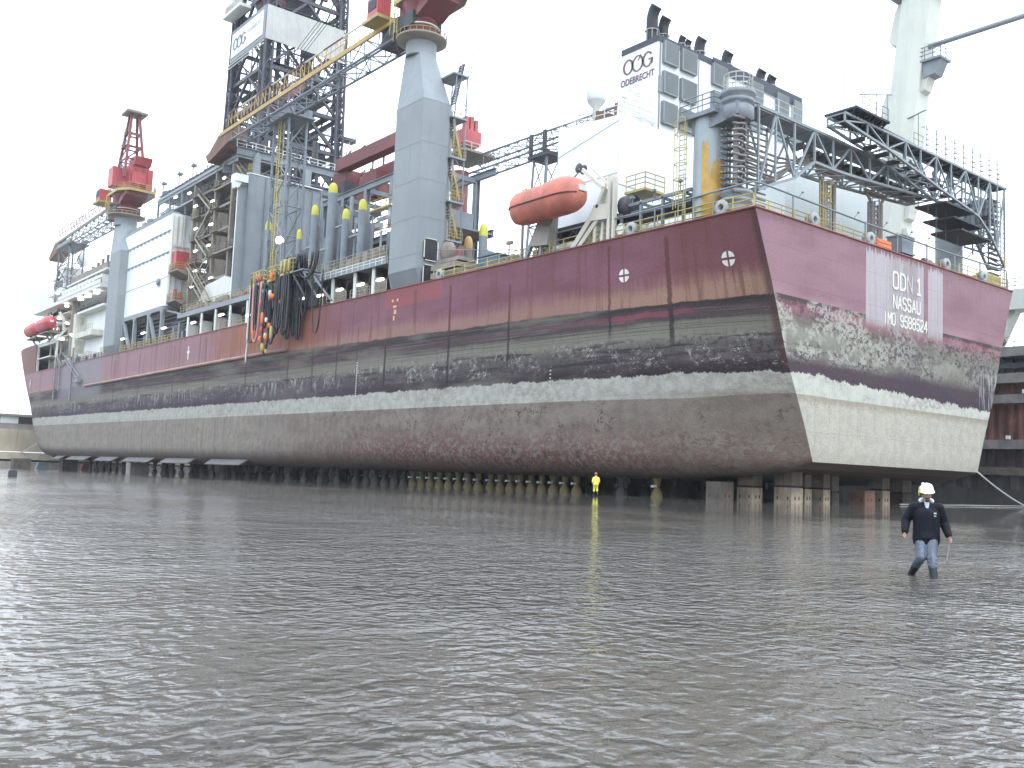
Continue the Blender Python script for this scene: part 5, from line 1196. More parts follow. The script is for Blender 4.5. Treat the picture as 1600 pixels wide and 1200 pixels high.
# ================================================================== GALLERY
ga = thing('side_gallery', 'pale walled side gallery with open bays and lamps along the port deck edge', 'gallery', (1, 80, 21))
g = G(); g.box(-.15, 6.5, 50.2, 74, 24.5, 25.15); g.box(.0, 6.5, 74, 118, 24.75, 25.5); g.box(-.4, -.15, 50.2, 70, 24.3, 25.2); g.box(-.3, .1, 50.0, 50.4, 24.3, 25.2); part('deck_edge', g, 'pedestal', ga)
g = G(); g.box(-.45, -.4, 50.4, 70, 24.75, 24.83); g.box(-.45, -.4, 50.4, 70, 25.1, 25.2)
for k in range(15): g.box(-.46, -.4, 51+k*1.35, 51.08+k*1.35, 24.3, 25.2)
part('edge_rib', g, 'offwhite', ga)
for y in (53.6, 57.9, 63.4, 68.9, 74.5, 89.2, 95.5, 101.2, 107, 113):
    g = G(); g.box(.02, .2, y-.3, y+.3, 21.1, 24.6); g.box(.2, 1.9, y-.06, y+.06, 21.1, 24.6); g.prism([(.2, 24.6), (2.6, 24.6), (2.2, 24.2), (1.9, 23.4), (.2, 23.4)], y-.06, y+.06, 'y'); part('column', g, 'offwhite', ga)
g = G(); g.box(6.2, 6.5, 50.2, 118, 21.1, 24.6)
part('inner_wall', g, 'darksteel', ga)
g = G(); random.seed(5)
for k in range(34):
    y = 76+k*1.25; z = 21.3+random.random()*1.2; g.box(1.8+random.random(), 4+random.random(), y, y+random.uniform(.6, 1.4), 21.1, z+random.uniform(.3, 1.6))
for k in range(9): z = 21.9+k*.28; g.tube((2.5+k*.2, 76, z), (2.5+k*.2, 118, z), .09, n=5)
part('stored_gear', g, 'brown', ga)
g = G()
for k in range(10): y = 52+k*2.4; g.box(4.4, 5.4, y, y+1.4, 21.1, 22.0+random.random())
part('stored_gear', g, 'darksteel', ga)
g = G(); g.rail([(-.3, 50.3, 25.2), (-.3, 72, 25.2)], 1.25, 1.5, .05, 3); g.rail([(.1, 88, 25.5), (.1, 117, 25.5)], 1.2, 1.5, .05, 3); part('railing', g, 'tanrail', ga)
g = G(); random.seed(11)
for k in range(16):
    y = 92+k*1.6; h = random.uniform(.6, 2.2)
    if k % 3 == 0: g.lathe((1.6, y, 25.5+h*.5), [(.2, -.6), (.8, -.6), (.5, -.4), (.5, .4), (.8, .6), (.2, .6)], 12, 'y')
    else: g.box(1+random.random(), 2.6, y, y+random.uniform(.6, 1.3), 25.5, 25.5+h)
for k in range(8): y = 56+k*1.9; g.box(1.5, 3, y, y+1.1, 25.15, 26+random.random()*1.2)
part('deck_gear', g, 'brown', ga)
grp = 'lit deck lamps along the ship'
lampme = None
def lamp(x, y, z, l=1.5, lab=''):
    o = thing('deck_lamp', lab, 'lamp', (x, y, z), grp)
    g = G(); g.ellipsoid((x, y, z), .16, l*.6, .12, 10, 6); part('tube_lamp', g, 'lamp', o)
    g = G(); g.box(x+.05, x+.8, y-.05, y+.05, z+.1, z+.2); g.box(x-.15, x+.15, y-l/2, y+l/2, z+.14, z+.22); part('bracket', g, 'offwhite', o)
for i, (y, z) in enumerate(((51.2, 22.5), (55.6, 22.5), (60.6, 22.5), (65.6, 22.4), (70.8, 22.6))): lamp(-.45, y, z, 1.5, 'lit oval lamp hung in gallery bay %s from the nearest crane' % ('one', 'two', 'three', 'four', 'five')[i])
for i, (x, y, z) in enumerate(((0, 87.5, 22.2), (0, 98, 23.3), (0, 109.5, 23.2), (0, 123.5, 23.6), (0, 134.5, 23.7), (0, 146.5, 23.6))): lamp(x-.3, y, z, 2.0, 'lit lamp low at the deck edge forward of the hoses, ' + ('by the pale hose', 'second bay', 'third bay', 'below the module corner', 'below mid module', 'below far module end')[i])
for i, (x, y, z) in enumerate(((7.2, 61.5, 35), (7.2, 64, 34.3), (7.2, 66.6, 33.6), (7.2, 71.5, 33.2), (7.3, 62.5, 31.8), (7.2, 60.5, 30.0), (7.2, 76.5, 33), (7.2, 59.8, 36.2))): lamp(x, y, z, 1.3, 'lit lamp inside the grey deck frame, ' + ('upper row nearest the column', 'upper row second', 'upper row third', 'far left of the row', 'bright one in the middle', 'lowest by the railing', 'leftmost and smallest', 'highest beside the column')[i])
for i, (x, y, z) in enumerate(((2.6, 120.5, 45.2), (2.6, 112.5, 44.5), (2.6, 119.5, 41), (2.6, 112.5, 40.5), (2.6, 119, 37), (2.6, 113, 37), (2.6, 118.5, 33.4), (2.6, 111, 31.2), (2.6, 119.5, 30.8), (2.6, 108, 47.5), (2.6, 124, 48.2), (2.6, 131, 48.9))): lamp(x, y, z, 1.5, 'lit lamp on the brown stair tower, '+('top landing, left', 'top landing, right', 'second landing, left', 'second landing, right', 'third landing, left', 'third landing, right', 'fourth landing, left', 'lowest, right', 'lowest, left', 'beside the white ventilator', 'under the top deck, middle', 'under the top deck, far end')[i])
g = G(); g.lathe((2.4, 84.8, 33.2), [(.05, -.5), (.45, -.4), (.6, 0), (.45, .4), (.05, .5)], 16); single('floodlight', g, 'lamp', 'bright round floodlight on the slender grey boom rest', 'lamp', None, (2.4, 84.8, 33.2))
# ================================================================== HOSE STATION
hs = thing('hose_station', 'yellow railed hose station with bundles of black and orange hoses hanging over the side', 'hose rack', (-1, 75, 25))
g = G()
for (y0, y1, z) in ((78.6, 82.2, 25.4), (74.0, 76.8, 25.4), (66.5, 72.9, 25.7)): g.box(-2.6, .1, y0, y1, z-.15, z)
part('platform', g, 'steelgrey', hs)
g = G()
for (y0, y1, z) in ((78.6, 82.2, 25.4), (74.0, 76.8, 25.4), (69.3, 72.9, 25.7)):
    g.rail([(.1, y0, z), (-2.6, y0, z), (-2.6, y1, z), (.1, y1, z)], 1.7, .9, .1, 3)
    g.box(-2.65, -2.55, y0, y1, z-.2, z+.1)
part('platform_rail', g, 'yellow', hs)
g = G()
for y in (78.8, 82, 74.2, 76.6, 66.7, 69.5, 72.7): g.beam((-2.4, y, 25.3), (.1, y, 21.8), .2); g.beam((-2.4, y, 25.3), (.1, y, 25.3), .2)
g.beam((-1.6, 66.5, 25.4), (-.1, 63.2, 21.6), .28, .2)
part('bracket', g, 'wallgrey', hs)
random.seed(21)
M['hosedark'] = M['rubber']
def hose(y, x, z0, z1, w, mat, r=.12):
    pts = []
    if w < .1:
        for k in range(14): t = k/13; pts.append((x+.08*math.sin(t*5), y+.12*math.sin(t*4+y), z0+(z1-z0)*t))
    else:
        for k in range(31):
            t = k/30; a = -1+2*t; s_ = 1-abs(a)**(3.2 if w < 2 else 2.2); pts.append((x+.12*math.sin(t*6), y+w*a/2*(1 if abs(a) > .2 else .9), z0+(z1-z0)*s_))
    g = G(); g.path(pts, r, 6); part('hose', g, mat, hs)
for k in range(46):
    y = random.choice((random.uniform(77, 83.5), random.uniform(69, 77), random.uniform(70, 74)))
    m = 'rubber' if random.random() < .86 else random.choice(('darksteel', 'steelgrey', 'navy'))
    hose(y, random.uniform(-2.7, -.6), random.uniform(25.2, 27.2), random.uniform(17.2, 21.5), random.choice((0, 0, .5, .9, 1.3)), m, random.uniform(.08, .17))
hose(82.6, -2.4, 25.8, 17.6, 0, 'offwhite', .14); hose(79.4, -2.8, 25.5, 17.4, 2.4, 'pinkhose', .14); hose(86.9, -.5, 21.5, 15.3, 0, 'offwhite', .13); hose(76.4, -2.6, 25, 15.6, 2.2, 'rubber', .14); hose(74.7, -2.6, 25, 16.8, 2.6, 'rubber', .12); hose(64.6, -1.4, 25.2, 17.5, 2.6, 'rubber', .10)
for k, (yc, rr) in enumerate(((68.2, 2.1), (67.0, 2.4), (66.2, 2.6), (70.2, 1.6))):
    g = G(); pts = [(-1.6-.25*k, yc+rr*math.cos(t), 27.4+rr*math.sin(t)*1.1) for t in [PI+PI*j/16 for j in range(17)]]; pts = [(-1.6-.25*k, yc-rr, 27.9)]+pts+[(-1.6-.25*k, yc+rr, 27.8)]; g.path(pts, .17, 8); part('hose', g, 'rubber', hs)
for k in range(9):
    g = G(); y = 67+k*.75; g.path([(-1.8, y, 25.9), (-1.9, y+.1, 27.6), (-1.8, y+.6, 28.1), (-1.6, y+1.0, 27.3), (-1.5, y+1.1, 25.9)], .13, 6); part('hose', g, 'rubber', hs)
for (y, z, l, mt, r) in ((76.9, 20.4, 1.7, 'orangebright', .26), (76.9, 18.8, .9, 'red', .24), (77.2, 17.6, .9, 'orangebright', .26), (75.6, 20.0, .7, 'offwhite', .25), (75.6, 17.9, .8, 'cream', .28), (74.9, 23.5, .9, 'cream', .3), (74.6, 22.8, .7, 'red', .4), (74.1, 23.0, .7, 'orangebright', .4), (75.3, 17.7, .8, 'orangebright', .25), (76.2, 16.4, 1.2, 'yellow', .36), (73.9, 18.2, 1.9, 'yellow', .26), (75.1, 15.8, .6, 'ochre', .26), (77.6, 22.4, .8, 'red', .22), (79.6, 18.5, .9, 'orangebright', .2), (74.6, 19.2, .7, 'orangebright', .26), (78.6, 25.9, .9, 'red', .4), (74.8, 25.7, 1.2, 'orangebright', .3), (82.9, 24.6, .5, 'red', .25), (71.8, 22.0, .5, 'red', .16), (71.0, 26.6, 2.0, 'yellow', .2), (69.8, 26.5, 1.8, 'yellow', .2), (72.0, 26.6, 1.7, 'yellow', .18)):
    r *= .78; l *= .85; g = G(); g.lathe((-2.95, y, z), [(r*.7, -l/2), (r, -l/2+.12), (r, l/2-.12), (r*.7, l/2)], 10); part('hose_float', g, mt, hs)
g = G(); g.box(-.35, -.1, 66.5, 84, 21.3, 25); part('backing_grid', g, 'black', hs)

# ================================================================== WHITE MODULE, STAIR TOWER
wm = thing('process_module', 'large flat white box module raised on a braced frame at the port side', 'module', (3, 140, 21))
g = G(); g.box(1, 7, 127.5, 154.2, 28.2, 45.1); part('module_wall', g, 'white', wm)
g = G(); g.box(.85, 1.0, 127.4, 154.2, 41.8, 41.95); g.box(.85, 1.0, 127.4, 154.2, 37.9, 38.05); g.box(.96, 1.0, 127.4, 154.2, 33.4, 33.5); g.box(.88, 1.0, 127.3, 154.4, 45.0, 45.25)
for k in range(12): g.box(.75, 1.0, 128+k*2.2, 128.15+k*2.2, 41.5, 41.95); g.box(.75, 1.0, 128+k*2.2, 128.15+k*2.2, 37.6, 38.05)
part('ledge', g, 'wallgrey', wm)
g = G(); g.lathe((.8, 131.6, 33.0), [(.25, -.2), (.6, -.2), (.6, .2), (.25, .2)], 12, 'x'); g.box(.75, .95, 131, 131.9, 32.2, 32.5); part('vent_ring', g, 'steelgrey', wm)
g = G(); g.box(.6, 1.6, 127.4, 157.5, 27.4, 28.2)
for y in (127.9, 135, 143.2, 150.5, 157.3): g.box(.5, 1.1, y-.35, y+.35, 21.1, 27.4); g.prism([(y-1.2, 27.4), (y+1.2, 27.4), (y+.3, 26.5), (y-.3, 26.5)], .6, .9, 'x')
g.beam((.8, 135, 27.4), (.8, 130.5, 21.2), .5); g.beam((.8, 150, 27.4), (.8, 145.5, 21.2), .5)
for y in (130, 139, 147): g.box(4, 4.6, y-.3, y+.3, 21.1, 28.2)
for y in (155.6, 158.6): g.box(.8, 1.2, y-.15, y+.15, 28.2, 40.4)
for z in (34.2, 40.3): g.box(.8, 1.2, 154.2, 158.7, z, z+.3)
part('support_frame', g, 'pedestal', wm)
g = G(); g.box(4.5, 5, 127.5, 157, 21.1, 27.6); part('dark_back', g, 'darksteel', wm)
g = G()
for k in range(6): z = 22.5+k*.8; g.tube((3.2, 127, z), (3.2, 157, z), .14, n=5)
for k in range(9): y = 128.5+k*3; g.box(2, 3, y, y+1.2, 21.1, 22.6+(k*5 % 3)*.7)
part('pipework', g, 'steelgrey', wm)
g = G()
for x in (1.3, 2.2, 3.4, 4.6, 5.6): g.box(x, x+.15, 127.2, 127.5, 28.4, 44.6)
g.box(1.6, 6.5, 127.0, 127.3, 39.0, 39.2)
for x in (2.0, 2.9): g.tube((x, 127.1, 39.5), (x, 127.1, 44.5), .12)
part('end_wall_pipes', g, 'cream', wm)
g = G(); g.box(1.5, 5.2, 125.2, 127.3, 34.8, 37.9); part('red_locker', g, 'red', wm)
g = G(); g.tube((2.2, 126.5, 29.4), (2.2, 126.5, 31.2), .32, n=8); g.tube((3.1, 126.5, 29.4), (3.1, 126.5, 30.8), .32, n=8); part('gas_bottle', g, 'red', wm)
g = G()
for z in (34.3, 28.9): g.prism([(1.0, z), (8.5, z), (8.5, z-.3), (7.5, z-1.2), (3.0, z-1.1), (1.0, z-.3)], 122.8, 127.2, 'y')
part('landing', g, 'brown', wm)
g = G()
for z in (34.3, 28.9): g.rail([(1.1, 127, z), (1.1, 123, z), (8, 123, z)], 1.2, 1.4, .06, 3)
part('landing_rail', g, 'yellowdull', wm)
g = G(); g.rail([(1.2, 128, 45.2), (1.2, 154, 45.2)], 1.1, 1.8, .05, 2)
for k in range(10): y = 129+k*2.6; g.box(1.6, 3, y, y+1.6, 45.2, 45.8+(k*3 % 4)*.35)
part('roof_gear', g, 'wallgrey', wm)

st = thing('stair_tower', 'brown grey stair tower with many landings beside the white module', 'stairs', (4, 112, 25))
g = G()
for y in (121.4, 111.6, 104.6): 
    for x in (2.9, 7.0): g.box(x-.3, x+.3, y-.3, y+.3, 25.3, 50)
for z in (27, 31, 35, 39, 43, 46.8, 50):
    g.beam((2.9, 104.6, z), (2.9, 121.4, z), .25, .4); g.beam((7, 104.6, z), (7, 121.4, z), .25, .4)
    for y in (104.6, 111.6, 121.4): g.beam((2.9, y, z), (7, y, z), .25, .4)
part('frame', g, 'brown', st)
g = G(); zz = [27, 31, 35, 39, 43, 46.8]
for k, (a, b) in enumerate(zip(zz[:-1], zz[1:])):
    ya, yb = (112.2, 118.2) if k % 2 == 0 else (118.2, 112.2); g.stair((2.6, ya, a), (2.6, yb, b), 1.1, (1,0,0))
g.stair((1.2, 106, 25.5), (1.2, 117, 33.5), 1.1, (1,0,0)); g.stair((3.5, 101.5, 46.8), (3.5, 106.5, 51), 1, (1,0,0))
part('flights', g, paint('worn_pale_stair', (.36, .32, .25), .7, .25, (.18, .12, .08), .5), st)
g = G()
for z in zz: g.box(2.3, 7, 117.8, 121.6, z-.12, z); g.box(2.3, 7, 109.6, 112.4, z-.12, z); g.rail([(2.3, 121.5, z), (2.3, 109.7, z)], 1.1, 1.6, .05, 3)
g.box(2.3, 9, 100.5, 111.6, 45.9, 46.2); g.rail([(2.3, 111, 46.2), (2.3, 100.5, 46.2), (8.5, 100.5, 46.2)], 1.2, 1.5, .06, 3); g.box(2.3, 9, 102, 111, 34.9, 35.2); g.rail([(2.3, 111, 35.2), (2.3, 102, 35.2)], 1.2, 1.5, .06, 3)
part('landings', g, 'brown', st)
g = G(); random.seed(31)
for k in range(60):
    y = random.uniform(105, 121); x = random.uniform(5, 8.5); z = random.uniform(26, 47)
    if k % 3: g.tube((x, y, z), (x, y, min(50, z+random.uniform(2, 8))), random.uniform(.08, .28), n=5)
    else: g.box(x, x+1.2, y, y+random.uniform(.8, 2.2), z, z+random.uniform(.6, 2))
part('equipment', g, 'scaffold', st)
g = G(); g.box(8.6, 9, 103, 125, 35, 47); g.box(5.5, 9, 112.6, 121, 26, 44); part('back_wall', g, 'brown', st)
g = G(); g.box(4.5, 9, 101, 104, 25.5, 43.5); part('side_panel', g, 'wallgrey', st)
g = G()
for k in range(5): g.tube((4.0+k*.35, 104.0, 27.2), (4.0+k*.35, 104.6, 42), .17, n=6)
part('black_riser_pipes', g, 'black', st)
g = G(); g.box(3.4, 5.8, 102.5, 105, 27.8, 30.6)
for z in (28, 28.8, 29.6, 30.4): g.box(3.3, 5.9, 102.4, 102.5, z, z+.12)
part('blue_valve_skid', g, 'blue', st)
g = G(); g.prism([(101, 25.5), (101, 29.6), (104, 30.6), (112, 30.0), (115, 27.5), (115, 25.5)], 2.2, 4.5, 'x'); part('white_housing', g, 'offwhite', st)
g = G()
for z in (46.4, 48): g.tube((5.2, 103.5, z), (5.2, 103.5, z+1.4), .6, n=10)
part('yellow_tank', g, 'yellowdull', st)
td = thing('top_deck', 'long grey deck of pipes and railings across the top of the modules', 'deck', (4, 122, 50))
g = G(); g.box(2.6, 12, 103, 141, 50.0, 50.5); g.ibeam((2.7, 103, 49.6), (2.7, 141, 49.6), .4, .7); g.box(2.6, 12, 121, 141, 46.6, 46.9)
for y in (141, 134.5, 128): g.box(2.6, 2.95, y-.3, y, 46.8, 50)
for y in (139, 133, 127): g.box(3, 3.3, y-.3, y, 45.1, 46.8)
part('deck_frame', g, 'wallgrey', td)
g = G(); g.rail([(2.8, 104, 50.5), (2.8, 141, 50.5)], 1.1, 1.8, .06, 2); g.rail([(2.8, 122, 46.9), (2.8, 141, 46.9)], 1.1, 1.8, .06, 2); random.seed(2)
for k in range(16): y = 104+k*2.3; g.box(3.2, 4.6, y, y+1.5, 50.5, 51+random.random()*.9)
for y in (139.5, 131, 124, 117, 110): g.tube((3, y, 50.5), (3, y, 54.0), .1); g.box(2.7, 3.5, y-.5, y+.5, 53.2, 53.6)
for k in range(5): g.tube((3+k*.3, 104, 51+.1*k), (3+k*.3, 141, 51+.1*k), .12, n=5)
part('deck_gear', g, 'scaffold', td)
# extra clutter between white module and gallery
g = G(); random.seed(8)
for k in range(22): y = 117+random.random()*9; x = random.uniform(1.5, 5); g.box(x, x+.9, y, y+.8, 21.1, 22+random.random()*3)
for k in range(6): g.tube((2.5, 112, 22.5+k*.55), (2.5, 128, 22.3+k*.55), .12, n=5)
g.beam((1.2, 117, 25.4), (1.2, 127.5, 27.4), .3); single('pipe_rack', g, 'scaffold', 'tangle of grey pipes on deck below the brown stair tower', 'pipes', None, (3, 121, 21))

# ================================================================== BOW ACCOMMODATION
ac = thing('accommodation_block', 'white accommodation block with stacked decks and pointed helideck bracket at the bow', 'deckhouse', (15, 200, 21))
g = G(); g.box(3, 38, 163, 188, 21.1, 32.6); g.box(6, 36, 188, 226, 21.1, 36); g.box(7, 34, 200, 226, 36, 40.5); part('walls', g, 'white', ac)
g = G(); g.box(0, 41, 166, 226, 36.4, 37.2); g.box(-.1, .1, 166, 200, 37.2, 38.0); g.box(1, 40, 166, 186.5, 32.6, 33.1); g.box(0.8, 40, 165, 197, 40.1, 40.5); g.box(.3, 3, 166, 172, 37.2, 39.2); part('decks', g, 'offwhite', ac)
g = G(); g.box(.2, .6, 170, 198, 38, 39.2)
for k in range(10): y = 171+k*2.8; g.box(.1, 1.2, y, y+1.5, 37.3, 38.6+(k % 3)*.3)
for y in (173, 180, 187, 194): g.box(.9, 1.2, y-.15, y+.15, 38, 40.1)
g.box(2.8, 3.0, 186, 189, 22, 32); part('deck_fittings', g, 'offwhite', ac)
g = G()
for k, y in enumerate((166, 170, 173.5, 177, 181, 185, 189)): g.box(2, 2.5, y-.25, y+.25, 40.5, 44.5-(k*.35))
g.box(1.5, 5, 167, 196, 40.5, 42.2); part('louvred_posts', g, 'brown', ac)
g = G(); g.prism([(210, 36.4), (224, 36.4), (257, 44.8), (257, 45.6), (250, 45.8), (222, 43.2), (206, 40.6), (206, 37.2)], 3, 36, 'x'); part('helideck_bracket', g, 'offwhite', ac)
g = G(); g.box(1.8, 12, 205.5, 219, 40.4, 40.9); g.box(2.5, 12, 207, 217, 40.9, 44.5); g.box(2.2, 12, 206.5, 218, 44.5, 45); g.box(2.5, 9, 208, 215, 45, 47); part('bridge_wing', g, 'offwhite', ac)
g = G(); g.box(2.4, 2.5, 208, 216.4, 42.2, 43.8); part('bridge_window', g, 'navy', ac)
g = G(); g.box(1.7, 2.5, 191.5, 193, 21.1, 36.4); g.lathe((2.1, 192.3, 34), [(.9, -13), (.9, 2.4)], 10); part('dark_post', g, 'brown', ac)
g = G(); random.seed(13)
for k in range(30): y = random.uniform(194, 212); z = random.uniform(29, 36); g.box(3, 5, y, y+random.uniform(.6, 2.4), z, z+random.uniform(.4, 1.6))
for k in range(24): y = random.uniform(163, 195); g.box(.8, 2.6, y, y+random.uniform(.8, 2.2), 21.1, 21.8+random.random()*2)
for z in (28.5, 31.5, 34): g.box(1.0, 6, 193.5, 214, z, z+.25)
part('outside_gear', g, 'cream', ac)
g = G(); g.prism([(172, 26.9), (184, 26.9), (186, 27.5), (184.5, 28.1), (172, 28.1)], .6, 3, 'x'); g.rail([(.7, 172, 28.1), (.7, 184, 28.1)], 1.3, 1.5, .08, 3); g.prism([(186, 21.1), (188.6, 21.1), (189, 33), (187.4, 33)], 1, 3, 'x'); part('balcony', g, 'cream', ac)
g = G(); g.rail([(.2, 166, 37.2), (.2, 205, 37.2)], 1.2, 2, .06, 2); g.rail([(.9, 166, 33.1), (.9, 186, 33.1)], 1.2, 2, .06, 2); g.rail([(2.4, 206, 47), (2.4, 218, 47)], 1.2, 2, .06, 2); g.rail([(.3, 160, 21.1), (.3, 199, 21.1)], 1.2, 2, .06, 3); part('railing', g, 'scaffold', ac)
g = G()
for y in (178, 171.5, 184): g.ellipsoid((.9, y, 35.9), .7, .8, .3, 8, 6)
for (y, z) in ((207, 40.1), (197, 35.8), (203, 33.5), (195, 31.6), (206, 31.2), (190, 28.4), (199, 28.2)): g.ellipsoid((1.2, y, z), .5, .7, .3, 8, 6)
part('ceiling_light', g, 'lamp', ac)
g = G(); g.box(7.4, 9.6, 222, 225, 45, 48); g.tube((8, 215, 47), (8, 215, 53), .15); g.lathe((6, 205, 49), [(.2, -2), (1.4, -1), (1.5, 0), (1, 1.2), (.1, 1.7)], 12); g.box(9, 14, 196, 203, 41, 46); part('radar_mast', g, 'white', ac)
def lifeboat(lab, x, y0, y1, z, h, mat, grp=None, tilt=0.):
    o = thing('lifeboat', lab, 'lifeboat', (x, (y0+y1)/2, z-h/2), grp); L = (y1-y0); yc = (y0+y1)/2; rings = []; n = 20
    for t, w, hu, hd in ((-.5, .12, .35, .25), (-.485, .45, .62, .6), (-.45, .72, .86, .85), (-.38, .92, .98, .97), (-.25, 1, 1.0, 1), (-.05, 1, 1.0, 1), (.15, 1, 1.12, 1), (.25, 1, 1.16, 1), (.36, .93, 1.05, .97), (.44, .72, .84, .85), (.485, .42, .55, .5), (.5, .1, .3, .2)):
        rg = []
        for i in range(n):
            a = 2*PI*i/n; c, s_ = math.cos(a), math.sin(a); e = .75
            xx = math.copysign(abs(c)**e, c)*w*h*.44; zz_ = math.copysign(abs(s_)**.85, s_)*(hu if s_ > 0 else hd)*h*.46
            if s_ < -.2: xx *= 1-.35*(-s_-.2)
            rg.append((x+xx, yc-L*t, z+zz_))
        rings.append(rg)
    g = G(); g.loft(rings, True); part('hull', g, mat, o)
    g = G(); pts = []
    for t, w in ((-.49, .4), (-.45, .74), (-.38, .94), (-.25, 1.02), (0, 1.02), (.25, 1.02), (.36, .95), (.44, .75), (.49, .4)): pts.append((x-w*h*.445, yc-L*t, z-.02*h))
    g.path(pts, .07, 6); part('rubbing_strake', g, 'maroon' if mat == 'orange' else 'red', o)
    g = G(); g.box(x-.4, x+.4, yc-L*.5-.1, yc-L*.5+.15, z+.1, z+.6); g.tube((x, yc+L*.3, z+h*.4), (x, yc+L*.3, z+h*.62), .12); g.tube((x, yc-L*.3, z+h*.45), (x, yc-L*.3, z+h*.66), .12); part('hook_fitting', g, 'offwhite', o)
    return o
lb = lifeboat('big faded orange enclosed lifeboat hanging at the port quarter beside the white deckhouse', -1.2, 17.0, 26.2, 25.5, 3.35, 'orange')
lifeboat('small red lifeboat at the bow, nearer of the two', -1.6, 197.5, 209, 31.6, 3.4, 'redboat', 'red lifeboats at the bow'); lifeboat('small red lifeboat at the bow, farthest forward of the two', -1.6, 210.5, 221.5, 31.4, 3.2, 'redboat', 'red lifeboats at the bow')
def davit(lab, y, k=1., base=21.1, x=0., mat='cream', arm=True):
    o = thing('davit', lab, 'davit', (x+1.5, y, base))
    g = G()
    g.prism([(x+2.9, base), (x+3.4, base), (x+3.2, base+4.8), (x+2.7, base+4.8)], y-.15, y+.15, 'y'); g.beam((x+.4, y, base), (x+2.7, y, base+3.0), .35, .5); part('frame', g, mat, o)
    g = G(); p = [(x+1.6, base+2.2), (x+2.2, base+2.6), (x+2.2, base+4.6), (x+.7, base+6.9), (x+.2, base+6.7), (x+1.5, base+4.5)]; g.prism(p, y-.2, y+.2, 'y'); part('arm', g, 'steelgrey' if not arm else mat, o)
    g = G(); g.lathe((x+.45, y, base+6.8), [(.1, -.25), (.4, -.25), (.3, 0), (.4, .25), (.1, .25)], 12, 'y'); g.tube((x+.3, y, base+6.7), (x-1.0, y, base+5.6), .04, n=4); part('sheave', g, 'darksteel', o)
# orange boat's davits
d1 = thing('davit', 'cream coloured davit frame with angled arm at the near end of the orange lifeboat', 'davit', (1, 16.6, 21.1))
g = G()
for y in (16.0, 16.9):
    g.prism([(20.2, 21.15), (19.6, 21.15), (17.0, 24.0), (17.3, 25.2), (16.2, 27.0), (16.6, 27.0), (17.9, 25.2), (17.7, 24.0)] if False else [(.2, 21.1), (.9, 21.1), (1.0, 23.6), (1.9, 25.8), (1.3, 26.2), (.3, 24.0)], y-.14, y+.14, 'y')
g.beam((.3, 19.6, 21.15), (.3, 16.6, 24.3), .45, .5); g.beam((.3, 18.9, 21.15), (.3, 15.9, 23.9), .3, .4); g.beam((.3, 16.6, 24.3), (.3, 15.8, 25.9), .5, .3); g.box(.1, .5, 15.0, 15.3, 21.1, 26.8); g.box(.1, .5, 14.5, 14.7, 21.1, 26.6); g.prism([(17.6, 23.3), (15.2, 23.1), (15.0, 24.4), (16.9, 24.6)], .05, .6, 'x')
part('frame', g, 'cream', d1)
g = G(); g.beam((.2, 15.9, 25.9), (.0, 18.6, 28.2), .4, .3); g.beam((.8, 15.6, 26.0), (.5, 17.6, 28.0), .18, .15); part('arm', g, 'cream', d1)
g = G(); g.lathe((.1, 18.7, 28.2), [(.1, -.3), (.45, -.3), (.3, 0), (.45, .3), (.1, .3)], 12, 'x'); g.tube((.0, 18.6, 28.1), (-.9, 18.9, 26.9), .06); part('sheave', g, 'darksteel', d1)
d2 = thing('davit', 'grey tarpaulin wrapped davit at the far end of the orange lifeboat', 'davit', (1, 24.5, 21.1))
g = G(); g.beam((.3, 26.2, 21.1), (.4, 24.2, 24.8), .35); g.beam((.3, 24.0, 21.1), (.4, 24.0, 24.2), .3); g.box(.3, .5, 26.8, 27.0, 21.1, 25.0); g.beam((.4, 26.4, 26.6), (.2, 26.8, 28.0), .25, .18); g.beam((.4, 26.9, 26.6), (.2, 26.4, 28.1), .15); part('frame', g, 'pedestal', d2)
g = G(); g.loft([[(.0, 25.4, 22.3), (.0, 22.9, 22.1), (1.2, 22.9, 22.1), (1.2, 25.3, 22.3)], [(.1, 24.7, 23.5), (.1, 22.7, 23.4), (1.1, 22.7, 23.4), (1.1, 24.7, 23.5)], [(.3, 24.2, 24.7), (.3, 22.4, 24.7), (.9, 22.4, 24.7), (.9, 24.2, 24.7)]]); part('tarpaulin', g, paint('grey_tarpaulin', (.34, .32, .29), .8, .2, (.2, .17, .14), .4), d2)
bs = thing('boat_platform', 'dark braced steel platform under the orange lifeboat', 'platform', (3, 20, 21))
g = G(); g.box(1.5, 6, 15.5, 26.5, 23.6, 23.9); g.box(3, 6, 16.5, 24.5, 21.1, 23.6); g.beam((1.5, 16, 23.6), (1.5, 26, 23.6), .3, .45); g.beam((1.5, 16, 21.9), (1.5, 25, 21.9), .3, .4)
for k in range(5): g.beam((1.5, 16+k*2, 21.9), (1.5, 17+k*2, 23.5), .16); g.beam((1.5, 18+k*2, 21.9), (1.5, 17+k*2, 23.5), .16); g.box(1.4, 1.6, 16+k*2.2, 16.2+k*2.2, 21.1, 23.6)
part('frame', g, 'darksteel', bs)
g = G(); g.rail([(1.6, 14.6, 25.6), (1.6, 12.4, 25.6), (4, 12.4, 25.6)], 1.3, 1.2, .05, 3); g.box(1.6, 4, 12.4, 14.8, 25.4, 25.6); part('yellow_rail', g, 'yellow', bs)
g = G()
for k in range(7): y = 10.8+k*2; g.ellipsoid((1.2, y, 21.8), .55, .65, .45, 8, 6); g.box(1, 2, y+.9, y+1.5, 21.1, 22.2)
g.lathe((.45, 13.9, 22.0), [(.35, -.1), (.5, -.12), (.5, .12), (.35, .1)], 14, 'x')
part('white_drums', g, 'offwhite', bs)
